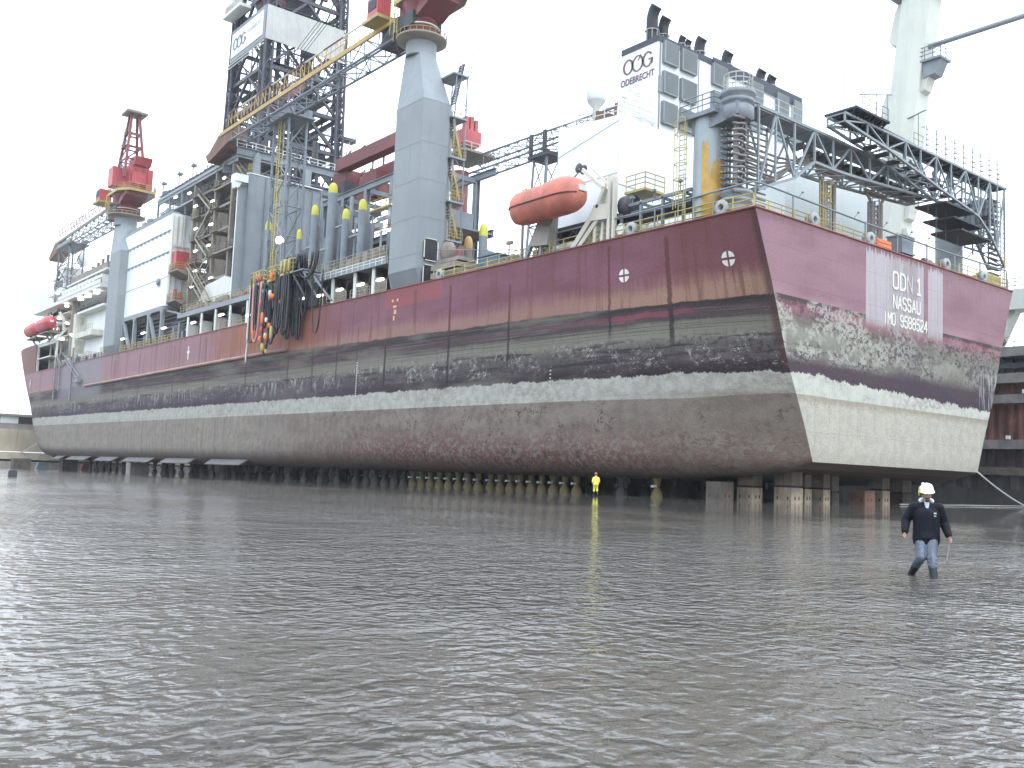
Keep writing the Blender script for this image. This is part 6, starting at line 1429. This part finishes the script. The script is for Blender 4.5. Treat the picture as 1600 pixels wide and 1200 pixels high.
g = G(); g.lathe((1.6, 14.1, 24.2), [(.2, -.5), (1.0, -.5), (1.0, .5), (.2, .5)], 14, 'y'); g.box(1.2, 2.8, 12, 14.8, 23.1, 23.3); part('winch', g, 'darksteel', bs)
for i, y in enumerate((199.5, 207.5)): davit('white bow davit arm, '+('nearer', 'farther')+' of the pair' if False else ('white davit arm beside the nearer red lifeboat', 'white davit arm between the two red lifeboats')[i], y-2, 1, 27.8, -.8, 'offwhite')
g = G()
for y in (200, 204, 213, 218): g.beam((-.4, y, 28.2), (-1.6, y+.8, 30.2), .5, .35)
g.box(-2, 1, 199, 209, 29.5, 29.8); g.box(-2, 1, 211, 221, 29.2, 29.5); single('boat_cradle', g, 'brown', 'brown cradle shelf under the two red bow lifeboats', 'cradle', None, (-.5, 209, 28))
# side scaffold poles near the bow
g = G()
for (y, z0, z1) in ((195.5, 13.5, 23.5), (191.5, 15.5, 22), (181, 12.5, 24.5)): g.tube((-.45, y, z0), (-.45, y, z1), .2)
for (a, b) in (((196, 24), (190, 21)), ((190, 24), (175, 18)), ((188, 22.5), (176, 17.4)), ((193, 24), (188, 24))): g.tube((-.5, a[0], a[1]), (-.5, b[0], b[1]), .1)
g.box(-1, -.3, 173.5, 177, 16.6, 17.2); single('access_scaffold', g, 'steelgrey', 'thin dark scaffold poles hanging down the hull near the bow', 'scaffold', None, (-.45, 190, 20))

# ================================================================== WHITE DECKHOUSE, FUNNEL
dh = thing('deckhouse', 'plain white deckhouse with slanting roof behind the orange lifeboat', 'deckhouse', (8, 21, 21))
g = G(); g.prism([(17.1, 21.1), (17.1, 33.5), (25.2, 34.2), (25.2, 21.1)], 3, 20.3, 'x'); part('walls', g, 'white', dh)
g = G(); g.box(2.94, 3.0, 17.1, 25.2, 28.2, 28.32); g.box(3, 20.3, 17.04, 17.1, 27.2, 27.3); g.beam((2.97, 25.2, 31.4), (2.97, 17.1, 33.0), .04, .06); g.box(9.8, 9.86, 17.0, 17.1, 24.8, 27.2); g.box(12.6, 12.66, 17.0, 17.1, 24.6, 27.2); g.box(2.96, 3.05, 17.05, 17.14, 21.1, 33.5); part('seam', g, 'offwhite', dh)
g = G(); g.add([(2.975, 18.65, 28.0), (2.975, 18.4, 28.0), (2.975, 18.45, 24.6), (2.975, 18.62, 24.6)], [(0,1,2,3)]); part('rust_streak', g, paint('rust_streak_paint', (.5, .4, .2), .7, .2, (.3, .18, .06), .5), dh)
g = G(); g.rail([(3.2, 17.3, 33.5), (3.2, 25, 34.2)], 1.0, 2, .04, 2); g.rail([(3.2, 17.3, 33.5), (8, 17.3, 33.5)], 1.4, 2, .04, 3); g.ladder((5.6, 17.5, 33.5), (5.6, 17.5, 36.6), .9, (1,0,0), .06, True, .45, (0,1,0)); g.tube((4.0, 17.5, 33.5), (4.0, 17.5, 36.0), .06); g.box(3.7, 4.3, 17.4, 17.6, 35.4, 35.7); g.box(6.4, 7.6, 17.6, 18.6, 33.5, 34.4); part('roof_gear', g, 'offwhite', dh)
rd = thing('satellite_dome', 'white satellite dome on a reddish stand left of the funnel', 'dome', (9.5, 29.5, 34))
g = G(); g.lathe((12, 29.7, 41.0), [(.9, -.2), (1.05, 0), (1.1, .8), (.95, 1.6), (.5, 2.0), (.05, 2.1)], 18); part('dome', g, 'white', rd)
g = G(); g.lathe((12, 29.7, 37.4), [(.4, -3), (.35, 2.6), (1.0, 3.4)], 12); part('stand', g, 'offwhite', rd)
g = G(); g.prism([(29.9, 34), (29.6, 38.0), (28.8, 39.2), (25.2, 37.6), (25, 34)], 11.4, 12.6, 'x'); g.beam((12, 29.5, 39.5), (12, 25, 37.4), .5); part('red_bracket', g, 'rust', rd)
g = G(); g.box(14, 16, 32, 34, 34, 37)
fn = thing('funnel_casing', 'tall white funnel casing with black top band, louvres and round emblem', 'funnel', (19, 20, 33.5))
g = G(); g.prism([(17.13, 30), (17.13, 41.9), (21.9, 41.9), (22.5, 34.2), (22.6, 30)], 7.85, 30.2, 'x'); part('casing', g, 'white', fn)
g = G(); g.box(7.8, 30.25, 17.05, 21.95, 41.9, 42.5); g.box(15.5, 30.3, 16.95, 17.05, 41.5, 42.7); part('top_band', g, 'navy', fn)
for (xa, xb, rows) in ((8.5, 10.3, 3), (10.95, 12.95, 3), (15.5, 17.5, 2), (21.6, 23.3, 2), (25.9, 27.7, 2), (28.8, 30.15, 2)):
    for r in range(rows):
        z0 = (40.05, 37.15, 34.25)[r]; g = G(); n = 12
        g.box(xa-.14, xb, 16.75, 17.1, z0-.12, z0+.02); g.box(xa-.14, xa, 16.75, 17.1, z0, z0+2.0); g.box(xb, xb+.08, 16.8, 17.1, z0, z0+2.0); g.box(xa, xb, 16.8, 17.1, z0+1.96, z0+2.02)
        o = part('louvre_frame', g, 'pedestal', fn)
        g = G()
        for k in range(16): t = xa+(xb-xa)*(k+.5)/16; g.box(t-.03, t+.03, 16.74, 17.0, z0+.02, z0+1.95)
        g.box(xa, xb, 16.95, 17.05, z0, z0+1.95)
        part('louvre', g, 'louver', o)
g = G(); g.box(13.5, 13.56, 17.04, 17.1, 34, 41.9); g.box(8.0, 8.1, 17.02, 17.1, 33.5, 41.8); g.box(7.9, 8.4, 16.95, 17.1, 37, 38.6)
part('seam', g, 'pedestal', fn)
ex, ey, ez = (0,-1,0), (0,0,1), (-1,0,0)
g = place(oog(G(), .80), ex, ey, ez, (7.83, 19.75, 40.55)); g.v = [(7.83-.02*(i % 2), v[1], v[2]) if False else v for i, v in enumerate(g.v)]; part('emblem', g, 'logo', fn)
g = place(text_mesh('ODEBRECHT', .92, .012, .82, .015), ex, ey, ez, (7.82, 19.75, 38.75)); part('lettering', g, 'logo', fn)
def exhaust(x, y, h, r, lab=None):
    g = G(); base = 42.4; n = 14; rings = []
    for (dy, z, ang, rr) in ((0, 0, 0, r), (0, h*.62, 0, r), (-.02*h, h*.74, 12, r), (-.07*h, h*.86, 26, r*1.02), (-.15*h, h*.95, 42, r*1.04)):
        a = math.radians(ang); c = Vector((x, y+dy, base+z)); u = Vector((1, 0, 0)); w = Vector((0, math.cos(a), math.sin(a)))
        rings.append([c+(u*math.cos(2*PI*i/n)+w*math.sin(2*PI*i/n))*rr for i in range(n)])
    g.loft(rings, True); o = part('exhaust_pipe', g, 'black', fn, lab)
    g = G()
    for i in range(8): a = 2*PI*i/8; g.tube((x+(r+.12)*math.cos(a), y+(r+.12)*math.sin(a), base), (x+(r+.12)*math.cos(a), y+(r+.12)*math.sin(a), base+1.1), .025, n=4)
    g.lathe((x, y, base+1.1), [(r+.1, 0), (r+.14, .03), (r+.1, .06)], 14); part('guard_rail', g, 'offwhite', o)
for (x, h, r) in ((8.45, 3.6, .56), (10.0, 3.0, .52), (12.6, 2.0, .34), (13.5, 1.9, .32), (15.3, 2.7, .54), (19.5, 2.6, .54), (25.1, 2.4, .5), (26.9, 2.3, .5)): exhaust(x, 18.6, h, r)
# starboard quarter deckhouse
sh = thing('deckhouse', 'pale blue white deckhouse with yellowish stained foot behind the stern truss', 'deckhouse', (28, 14, 21))
g = G(); g.prism([(17, 21.1), (17, 29.0), (21.5, 31.6), (26.0, 31.8), (33.5, 31.0), (33.5, 21.1)], 9.5, 17, 'y'); part('walls', g, paint('pale_blue_white', (.56, .62, .61), .55, .08, (.5, .5, .32), .3, .2, .5), sh)
g = G(); g.box(17, 33.6, 9.3, 9.5, 21.1, 24.0); part('stained_foot', g, paint('yellow_stained_white', (.52, .5, .33), .6, .15, (.5, .4, .15), .6, .4, .6), sh)
g = G(); g.prism([(5.5, 21.1), (5.5, 23.3), (8, 24.1), (11.5, 23.6), (11.5, 21.1)], 5, 8, 'y'); g.box(12, 15, 5, 7, 21.1, 22.6); part('low_annex', g, 'cream', sh)

# ================================================================== STERN BOOMS AND TOWER
tw = thing('boom_tower', 'grey curved steel pivot post with an ochre patch at the port stern corner', 'post', (1.6, 6, 21))
g = G(); rings = []
for z in (21.1, 26, 29.4):
    rings.append([(1.75+1.35*math.cos(t), 5.6+1.35*math.sin(t)*1.0, z) for t in [2*PI*i/20 for i in range(20)]])
g.loft(rings, True); part('post', g, paint('pivot_post_grey', (.30, .35, .36), .5, .12, (.2, .18, .15), .3, .25), tw)
g = G(); vs = []; fs = []
prof = [(-.95, 26.8), (-.75, 27.6), (-.5, 26.4), (-.3, 25.9), (0., 24.8), (.3, 25.6), (.5, 25.9)]
R = 1.37
for i in range(15):
    a = math.radians(190+i*5.5); t = i/14
    top_ = 27.3 if t < .35 else (25.0 if t < .5 else 25.9); vs += [(1.75+R*math.cos(a), 5.6+R*math.sin(a), 21.15), (1.75+R*math.cos(a), 5.6+R*math.sin(a), top_+.35*math.sin(i*2.3))]
fs = [(2*i, 2*i+2, 2*i+3, 2*i+1) for i in range(14)]; g.add(vs, fs, True); part('ochre_patch', g, paint('peeling_ochre', (.46, .28, .055), .65, .25, (.35, .35, .3), .5, .8, 1.2), tw)
g = G(); g.box(.1, 3.4, 4.0, 7.6, 29.4, 29.75); g.rail([(3.3, 4.1, 29.75), (.15, 4.1, 29.75), (.15, 7.5, 29.75)], 1.3, 1.0, .05, 3); part('head_platform', g, 'steelgrey', tw)
g = G(); g.prism([(6.6, 28.2), (6.6, 29.5), (3.4, 30.3), (2.2, 29.9), (2.2, 28.9), (3.6, 28.6)], .6, 2.6, 'x'); g.lathe((1.6, 3.0, 28.7), [(1.05, 0), (1.2, .3), (1.2, 1.0), (1.0, 1.2), (1.25, 1.3), (1.25, 1.6), (1.0, 1.7), (1.35, 1.9), (1.35, 2.2), (.9, 2.3)], 20); part('top_bearing', g, 'steelgrey', tw)
g = G(); g.lathe((1.6, 3.0, 21.6), [(1.0, -.5), (1.0, .4), (.8, .5), (1.2, .7), (1.2, .95), (.9, 1.05), (1.3, 1.3), (1.3, 1.5), (.7, 1.6)], 20); part('bottom_bearing', g, 'pedestal', tw)
g = G()
for k in range(12): a = 2*PI*k/12; b = 2*PI*(k+1)/12; g.rail([(1.6+1.1*math.cos(a), 3+1.1*math.sin(a), 31), (1.6+1.1*math.cos(b), 3+1.1*math.sin(b), 31)], 1.2, 3, .04, 3)
part('top_rail', g, 'offwhite', tw)
g = G(); g.ladder((.3, 7.2, 21.1), (.3, 7.2, 29.6), .7, (0,1,0), .05, True, .4, (-1,0,0)); g.ladder((3.1, 4.3, 29.7), (3.1, 4.3, 31.4), .7, (1,0,0), .05, True, .4, (0,-1,0)); part('ladder', g, 'yellow', tw)
g = G()
for k in range(13):
    z = 22.9+k*.48; pts = [(1.2+.9*math.cos(t)-.1, 3.0-.9*math.sin(t), z+.08*math.sin(t*3+k)) for t in [PI*(-.6+1.4*j/10) for j in range(11)]]; g.path(pts, .10, 6); g.tube((1.0, 3.6, z), (5.6, 3.3, z+.05), .085, n=5)
g.tube((1.5, 3.0, 22.8), (1.5, 3.0, 29.2), .22); g.tube((2.4, 3.2, 22.8), (2.4, 3.2, 29.2), .12)
for k in range(9): g.lathe((1.9, 2.7, 23.4+k*.65), [(.1, -.15), (.32, -.1), (.32, .1), (.1, .15)], 8)
part('swivel_pipes', g, paint('swivel_pipe_grey', (.2, .19, .18), .55, .35, (.2, .12, .08), .6, 1), tw)
bl = thing('burner_boom', 'longer grey lattice boom hinged at the port stern corner, spanning the stern', 'boom', (4, 4, 22))
def quad_truss(xs, zb, zt, y0, y1, rc, rb):
    g = G(); n = len(xs)
    for y in (y0, y1):
        for k in range(n-1):
            g.beam((xs[k], y, zt[k]), (xs[k+1], y, zt[k+1]), rc*2); g.beam((xs[k], y, zb[k]), (xs[k+1], y, zb[k+1]), rc*2)
            p = (xs[k], y, zb[k]) if k % 2 == 0 else (xs[k], y, zt[k]); q = (xs[k+1], y, zt[k+1]) if k % 2 == 0 else (xs[k+1], y, zb[k+1]); g.beam(p, q, rb*2)
        for k in range(n): g.beam((xs[k], y, zb[k]), (xs[k], y, zt[k]), rb*2)
    for k in range(n):
        g.beam((xs[k], y0, zb[k]), (xs[k], y1, zb[k]), rb*1.6); g.beam((xs[k], y0, zt[k]), (xs[k], y1, zt[k]), rb*1.6)
        if k < n-1: g.beam((xs[k], y0, zt[k]), (xs[k+1], y1, zt[k+1]), rb*1.4); g.beam((xs[k], y1, zb[k]), (xs[k+1], y0, zb[k+1]), rb*1.4); 
    return g
xs = [4.1, 6.3, 8.8, 11.6, 14.3, 17, 20, 23, 26, 29, 31.5]; zt = [30.6]*5+[30.5]*6; zb_ = [23.9, 24.9, 25.9, 27.9, 27.9, 28.0, 28.2, 28.4, 28.6, 28.8, 29.0]
part('lattice', quad_truss(xs, zb_, zt, 2.9, 5.6, .11, .075), 'wallgrey', bl)
g = G(); g.box(1.6, 31.5, 3.3, 5.2, 30.62, 30.75); part('walkway', g, 'steelgrey', bl)
g = G()
for k in range(7): z = 25.4+k*.45; g.path([(4.4, 4.6, z), (6, 4.7, z), (9, 4.7, max(z, 26.2)), (11.5, 4.7, max(z+.3, 28.2)), (14, 4.7, 28.6+.2*k), (31, 4.7, 28.8+.2*k)], .10, 6)
part('pipe', g, paint('boom_pipe_grey', (.24, .22, .2), .6, .35, (.2, .12, .07), .6, 1), bl)
g = G(); g.rail([(3, 2.95, 30.75), (31, 2.95, 30.75)], 1.1, 1.9, .03, 2); part('railing', g, 'offwhite', bl)
g = G(); random.seed(14)
for k in range(18): x = 11+k*1.15; g.box(x, x+random.uniform(.2, .5), 3.6, 4.4, 29.1, 29.3+random.random()*.5)
part('fittings', g, 'darksteel', bl)
br = thing('burner_boom', 'dark cluttered lattice boom hinged at the starboard stern corner with scaffold poles on top', 'boom', (42, 4, 22))
xs = [12.8, 16.2, 19.4, 22.4, 25, 27.8, 30.6, 33.4, 36.0, 38.4, 40, 41.6]; zt = [31.9]*12; zb_ = [31.2, 30.8, 30.5, 30.0, 29.6, 29.1, 28.7, 28.3, 27.9, 26.6, 25.2, 23.8]
part('lattice', quad_truss(xs, zb_, zt, .9, 2.5, .10, .065), 'wallgrey', br)
g = G(); g.box(15, 42.4, 1.0, 2.4, 31.98, 32.12)
for k in range(4): g.tube((14.0, 1.2+k*.35, 32.4-.1*k), (33, 1.2+k*.35, 32.0), .1, n=5)
for (x0, x1, z) in ((28.3, 33.8, 27.7), (29.8, 35.4, 26.6), (31.2, 37.2, 25.7), (13.4, 18.6, 32.5)): g.box(x0, x1, .2, 3.2, z-.18, z)
for k in range(9): g.beam((13.4+k*.6, .3, 32.3), (14.6+k*.5, 2.0, 31.3), .12); g.beam((13.6+k*.6, 3, 32.3), (15.2+k*.4, 1.4, 31.2), .12)
for k in range(14): x = 16+k*1.9; g.box(x, x+.4, 1.2, 2.3, 30.5-.18*k, 30.8-.18*k)
part('platforms', g, paint('dark_platform', (.03, .03, .038), .7, .3, (.06, .04, .03), .4), br)
g = G()
for x, h in ((11.6, 2.2), (14.8, 3.2), (16.6, 2.6), (18.3, 2.6)): g.tube((x, .3, 32.3), (x, .3, 32.4+h), .035, n=5)
g.tube((14.0, .3, 33.6), (19.0, .3, 35.0), .05); g.rail([(13.4, .3, 32.5), (18.5, .3, 32.5)], 1.1, 1.0, .03, 2)
for k in range(9):
    x = 26.5+k*1.75; g.tube((x, 1.1, 32.1), (x, 1.1, 34.6), .05, n=5)
    for j in range(4): g.tube((x-.3, 1.1, 32.6+j*.5), (x+.3, 1.0, 32.65+j*.5), .04, n=4)
    g.tube((x-.9, 1.1, 34.1), (x+.1, 1.1, 34.4), .04, n=4)
g.rail([(24, 1.0, 32.1), (42.2, 1.0, 32.1)], 1.1, 1.6, .03, 2)
for (x, z) in ((27.5, 24.6), (29, 24.2), (30.8, 24.0), (33, 23.4)): g.tube((x, 1.5, z), (x, 1.5, z+4), .018, n=4); g.tube((x-.4, 1.5, z), (x+.4, 1.5, z), .03, n=4)
part('scaffold_poles', g, 'scaffold', br)
g = G(); g.ladder((42.2, 1.4, 23.0), (42.2, 1.4, 30.5), .7, (1,0,0), .05, False, .5)
for k in range(16): z = 23+k*.5; g.box(39.4, 41.6, 1.3, 1.7, z, z+.08)
part('ladder', g, 'scaffold', br)
g = G(); random.seed(17)
for k in range(9): z = 25.5+k*.7; g.tube((37.5, 3.0, z), (41.8, 3.0, z+.1), .11, n=5)
for k in range(40):
    x = random.uniform(26, 41); g.beam((x, random.uniform(1, 3), random.uniform(28.6, 31.6) if x < 37 else random.uniform(24, 31)), (x+random.uniform(-1.6, 1.6), random.uniform(1, 3), random.uniform(28.6, 31.6) if x < 37 else random.uniform(24, 31)), random.uniform(.06, .16))
part('pipe', g, 'steelgrey', br)
t2 = thing('boom_tower', 'grey pivot post with stacked bearings at the starboard stern corner', 'post', (40, 5, 21))
g = G(); g.lathe((38.8, 5.2, 21.1), [(1.3, 0), (1.3, 8.4)], 18); g.box(38, 42, 3.6, 6.5, 29.3, 30.4); part('post', g, 'wallgrey', t2)
g = G(); g.lathe((42.4, 3.6, 28.6), [(.9, 0), (1.3, .15), (1.3, .5), (.9, .6), (1.4, .8), (1.4, 1.1), (1, 1.2), (1.4, 1.5), (1.4, 1.8), (.9, 1.9), (1.5, 2.2), (1.5, 2.5), (.9, 2.6)], 18); g.lathe((41.0, 3.2, 21.2), [(1.1, 0), (1.1, .6), (1.5, .9), (1.5, 1.2), (.9, 1.4)], 16); part('bearing', g, 'steelgrey', t2)
def rest_post(lab, x, yel):
    o = thing('boom_rest_post', lab, 'boom rest', (x, 5.5, 21.1), 'boom rest posts on the stern deck')
    g = G(); g.box(x-.35, x+.25, 4.8, 5.3, 21.1, 27.6); g.ibeam((x+1.3, 5, 21.1), (x+1.3, 5, 27.6), .4, .4, .06, (0,1,0))
    for k in range(7): z = 21.4+k*.85; g.beam((x+.25, 5, z), (x+1.2, 5, z+.75), .16); g.beam((x+.25, 5, z+.8), (x+1.2, 5, z+.8), .12)
    g.beam((x-.3, 5, 27.6), (x-1.2, 5, 28.6), .2); g.beam((x+1.4, 5, 27.6), (x+2.2, 5, 28.6), .2); g.beam((x-1.3, 5, 28.5), (x+2.3, 5, 28.5), .25)
    part('post', g, 'brown' if yel else 'wallgrey', o)
    g = G(); g.ladder((x-1.1, 4.4, 21.1), (x-1.1, 4.4, 27.4), .8, (1,0,0), .05, True, .45, (0,-1,0)); part('ladder', g, 'yellow' if yel != 2 else 'scaffold', o)
rest_post('olive grey boom rest post with yellow caged ladder, left of the stern pair', 16.3, 1); rest_post('wider olive boom rest post with grey caged ladder, above the orange crate', 24.0, 2)
g = G(); g.box(17.2, 19.4, .5, 1.6, 21.1, 22.2)
for k in range(3): g.box(17.3, 19.3, .44, .5, 21.25+k*.33, 21.4+k*.33)
single('equipment_crate', g, 'orangebright', 'bright orange crate on the stern deck edge above the lettering', 'crate', None, (18.3, 1, 21.1))
g = G(); g.box(21.7, 23.6, .8, 2.2, 21.9, 23.3); g.box(21.5, 23.8, .7, 2.3, 21.8, 21.95); g.box(21.6, 23.7, .7, 2.3, 23.3, 23.42)
for x in (21.8, 23.5): g.box(x-.06, x+.06, .8, .95, 21.1, 21.9)
single('deck_locker', g, 'steelgrey', 'grey box locker on legs at the stern edge above the pale panel', 'locker', None, (22.6, 1.6, 21.1))
g = G(); g.box(25.4, 27.2, .5, 1.5, 21.1, 21.7); g.tube((25.6, 1, 21.8), (27, 1, 21.8), .26); single('deck_winch', g, 'brown', 'low brown winch on the stern edge between white chocks', 'winch', None, (26.3, 1, 21.1))
g = G(); g.box(37.8, 41, 1.0, 3, 21.1, 22.6); g.tube((40.8, .6, 21.1), (40.8, .6, 25.2), .05); single('deck_locker', g, 'yellowdull', 'pale yellowish box at the starboard stern corner', 'locker', None, (39.5, 2, 21.1))
# pipe rack at port quarter
pr_ = thing('pipe_rack', 'dark green grey pipe rack on the port quarter deck beside the pivot post', 'pipe rack', (2, 12, 21))
g = G()
for y in (7.6, 9.8, 12.2, 14.4): g.box(.9, 1.15, y-.1, y+.1, 21.1, 24.1); g.beam((.9, y, 24.0), (3.5, y, 24.0), .15, .2)
g.beam((1, 6.8, 24.1), (1, 14.8, 24.1), .2, .25); g.beam((1, 6.8, 23.2), (1, 14.8, 23.2), .12, .15); part('frame', g, 'steelgrey', pr_)
g = G()
for k in range(8): g.tube((1.3+k*.28, 6.8, 23.6-.05*(k % 3)), (1.3+k*.28, 15.6, 23.5-.05*(k % 3)), .11, n=6)
for k in range(4): g.tube((1.3+k*.28, 6.8, 22.7), (1.3+k*.28, 15, 22.7), .09, n=6)
for k in range(12): y = 7.2+k*.7; g.tube((1.5, y, 24.0), (1.5, y, 24.4), .04, n=4)
part('pipe', g, paint('green_grey_pipe', (.14, .17, .165), .55, .3, (.1, .08, .06), .5), pr_)
g = G()
for (y, z) in ((7.8, 24.9), (10.6, 24.7), (13.0, 24.6)): g.tube((.8, y, 24.1), (.8, y, z), .04); g.box(.6, .9, y-.15, y+.15, z-.1, z+.12)
part('deck_lamp_post', g, 'steelgrey', pr_)
# deck gear between crane and lifeboat
g = G(); g.box(3, 6, 34.0, 37.2, 22.5, 23.5); g.box(2.8, 6.2, 33.8, 37.4, 23.5, 23.6); g.box(2.8, 6.2, 33.8, 37.4, 22.35, 22.5); single('generator_skid', g, 'blue', 'blue machine on a stand aft of the nearest crane', 'machine', None, (4.5, 35.5, 21.1))
g = G(); random.seed(41)
for k in range(20):
    y = 23+k*.98; g.box(1+random.random(), 2.6, y, y+random.uniform(.3, .9), 21.1, 21.6+random.random()*1.2)
g.box(.6, 3.5, 37.5, 42.5, 21.6, 22.2); g.box(.6, 3.5, 38, 42.5, 22.5, 23.0); g.box(1, 3, 38, 42, 23.2, 23.6); g.lathe((1.8, 41.2, 24.6), [(.5, -.3), (1.1, -.3), (1.1, .3), (.5, .3)], 12, 'x')
g.tube((1, 28, 22.6), (1, 42, 24.8), .05); g.tube((1, 26.8, 22.4), (1, 32, 23.2), .04); g.box(.9, 1.2, 29.2, 30.0, 23.4, 23.7); g.tube((1, 29.6, 21.1), (1, 29.6, 23.4), .06)
single('deck_gear', g, 'brown', 'low clutter of winches and boxes on deck between the nearest crane and lifeboat', 'deck gear', None, (2, 33, 21.1))
# access tower beside the nearest crane
at_ = thing('access_tower', 'slender stair tower of landings and stairs attached right of the nearest crane column', 'stairs', (4.6, 45, 21))
g = G()
for (x, y) in ((4.9, 43.4), (4.9, 46.4), (3.4, 43.4)): g.tube((x, y, 21.1), (x, y, 45.6), .09, n=6)
for k in range(6): z = 23+k*3.8; g.tube((4.9, 43.4, z), (3.2, 43.4, z+1.9), .05, n=5); g.tube((3.2, 43.4, z+1.9), (4.9, 43.4, z+3.6), .05, n=5)
part('frame', g, 'steelgrey', at_)
g = G()
for z in (45.6, 40.6, 36.0, 31.0, 26.6): g.box(2.9, 5.0, 43.2, 46.5, z-.2, z)
part('landing', g, 'wallgrey', at_)
g = G()
for z in (40.6, 36.0, 31.0, 26.6): g.rail([(3.0, 43.2, z), (5.0, 43.2, z)], 1.1, .8, .035, 3)
for a, b in zip((23, 27, 31.4, 36.2), (26.6, 31, 36, 40.6)): g.stair((3.4, 44.2, b), (4.8, 44.2, a), .8, (0,1,0))
part('stairs', g, 'yellowdull', at_)
g = G(); g.rail([(3.0, 43.2, 45.6), (5.8, 43.2, 45.6)], 1.1, 1, .04, 2); g.tube((5.2, 43.2, 45.6), (5.2, 43.2, 48.4), .05); g.tube((4.5, 43.2, 48.6), (5.8, 43.2, 48.2), .05); g.stair((3.4, 43.8, 42), (4.4, 43.8, 47), .8, (0,1,0)); part('mast_light', g, 'scaffold', at_)

# ================================================================== QUAY CRANE
qc = thing('quay_crane', 'giant pale greenish quay crane leaning up behind the starboard stern', 'crane', (62, 26, 12))
Q0, Q1 = Vector((62, 27.6, 12)), Vector((62, 18.3, 82))
def qa(z): return Q0.lerp(Q1, (z-12)/70)
g = G(); rings = []
for z, w in ((18, 1.9), (40, 1.95), (60, 1.95), (82, 2.0)):
    c = qa(z); rings.append([(c.x-1.5, c.y+w, z), (c.x-1.9, c.y+w*.3, z), (c.x-1.9, c.y-w*.3, z), (c.x-1.3, c.y-w, z), (c.x+1.6, c.y-w, z), (c.x+1.6, c.y+w, z)])
g.loft(rings); part('leg', g, 'cranewhite', qc)
for (z0, z1, sd_) in ((47, 54.5, 1), (60.5, 66.5, 1), (53, 56.8, -1), (36.2, 40, -1), (28, 35.5, -1)):
    g = G(); a, b = qa(z0), qa(z1); w = 1.9*sd_; d = (1.5 if sd_ > 0 else .9)*sd_; pts = [(a.y+w*.8, z0), (a.y+w+d*.8, z0+.5), (a.y+w+d, z0+1.2), (b.y+w+d, z1-1.2), (b.y+w+d*.7, z1-.2), (b.y+w*.8, z1)]
    g.prism(pts, 61.2, 63.0, 'x'); part('side_fin', g, 'cranewhite', qc)
g = G(); a = qa(59); g.tube((62, a.y-1.8, 59.5), (62, a.y-42, 59.2), .33, .36, 12); part('stay_tube', g, 'steelgrey' if False else 'pedestal', qc)
g = G(); a = qa(56.5); g.box(60.6, 63.4, a.y-4.6, a.y-1.4, 57.0, 57.3); g.prism([(a.y-4.4, 57), (a.y-2, 57), (a.y-2, 55), (a.y-3.6, 55.2)], 61, 63, 'x'); g.rail([(60.6, a.y-1.4, 57.3), (60.6, a.y-4.6, 57.3), (63.4, a.y-4.6, 57.3)], 1.6, 1.2, .06, 3); part('platform', g, 'steelgrey', qc)
g = G(); a = qa(66.8); g.box(60, 64, a.y-3.2, a.y+3.4, 66.8, 67.6); part('collar', g, 'steelgrey', qc)
g = G(); a = qa(50); g.tube((60.4, a.y+1.6, 49.2), (60.4, a.y-3.6, 50.3), .07); g.tube((60.4, a.y-2.6, 50), (60.4, a.y-2.6, 30), .04); part('service_pipe', g, 'darksteel', qc)
g = G(); g.box(60, 63, -20, 24, 22.9, 25.3); g.prism([(11, 22.9), (8.2, 22.9), (10.5, 18), (12.2, 18)], 61, 62.5, 'x'); g.box(60, 64, 22, 32, 18, 26); g.box(60, 64, -20, -14, 12, 22.9); part('portal_beam', g, 'cranewhite', qc)
g = G(); g.rail([(60, -20, 25.3), (60, 12, 25.3)], 1.3, 1.4, .05, 3); g.box(59.6, 60.6, 9.4, 11.4, 19.2, 20.4); part('railing', g, 'scaffold', qc)
g = G(); random.seed(51)
for k in range(40): g.ellipsoid((61+random.uniform(-1, 1), 10.6+random.uniform(-1, 1), 18.8+random.uniform(-.6, 1.2)), .4, .4, .35, 6, 4)
single('bollard_cluster', g, 'rust', 'small rusty winch drum on the quay right beside the transom corner', 'winch', None, (61, 10.6, 18))
# haze inside the dock: damp air round the whole scene
def haze():
    g = G(); g.box(-1600, 1600, -1600, 2600, -6, 118)
    m = bpy.data.materials.new('damp_air'); m.use_nodes = True; t = m.node_tree; t.nodes.clear()
    o = t.nodes.new('ShaderNodeOutputMaterial'); v = t.nodes.new('ShaderNodeVolumePrincipled')
    v.inputs['Color'].default_value = (.96, .98, 1, 1); v.inputs['Density'].default_value = .0002; v.inputs['Anisotropy'].default_value = 0.2
    t.links.new(v.outputs[0], o.inputs['Volume'])
    h = part('haze', g, m, None, None, 'stuff'); return h
haze()
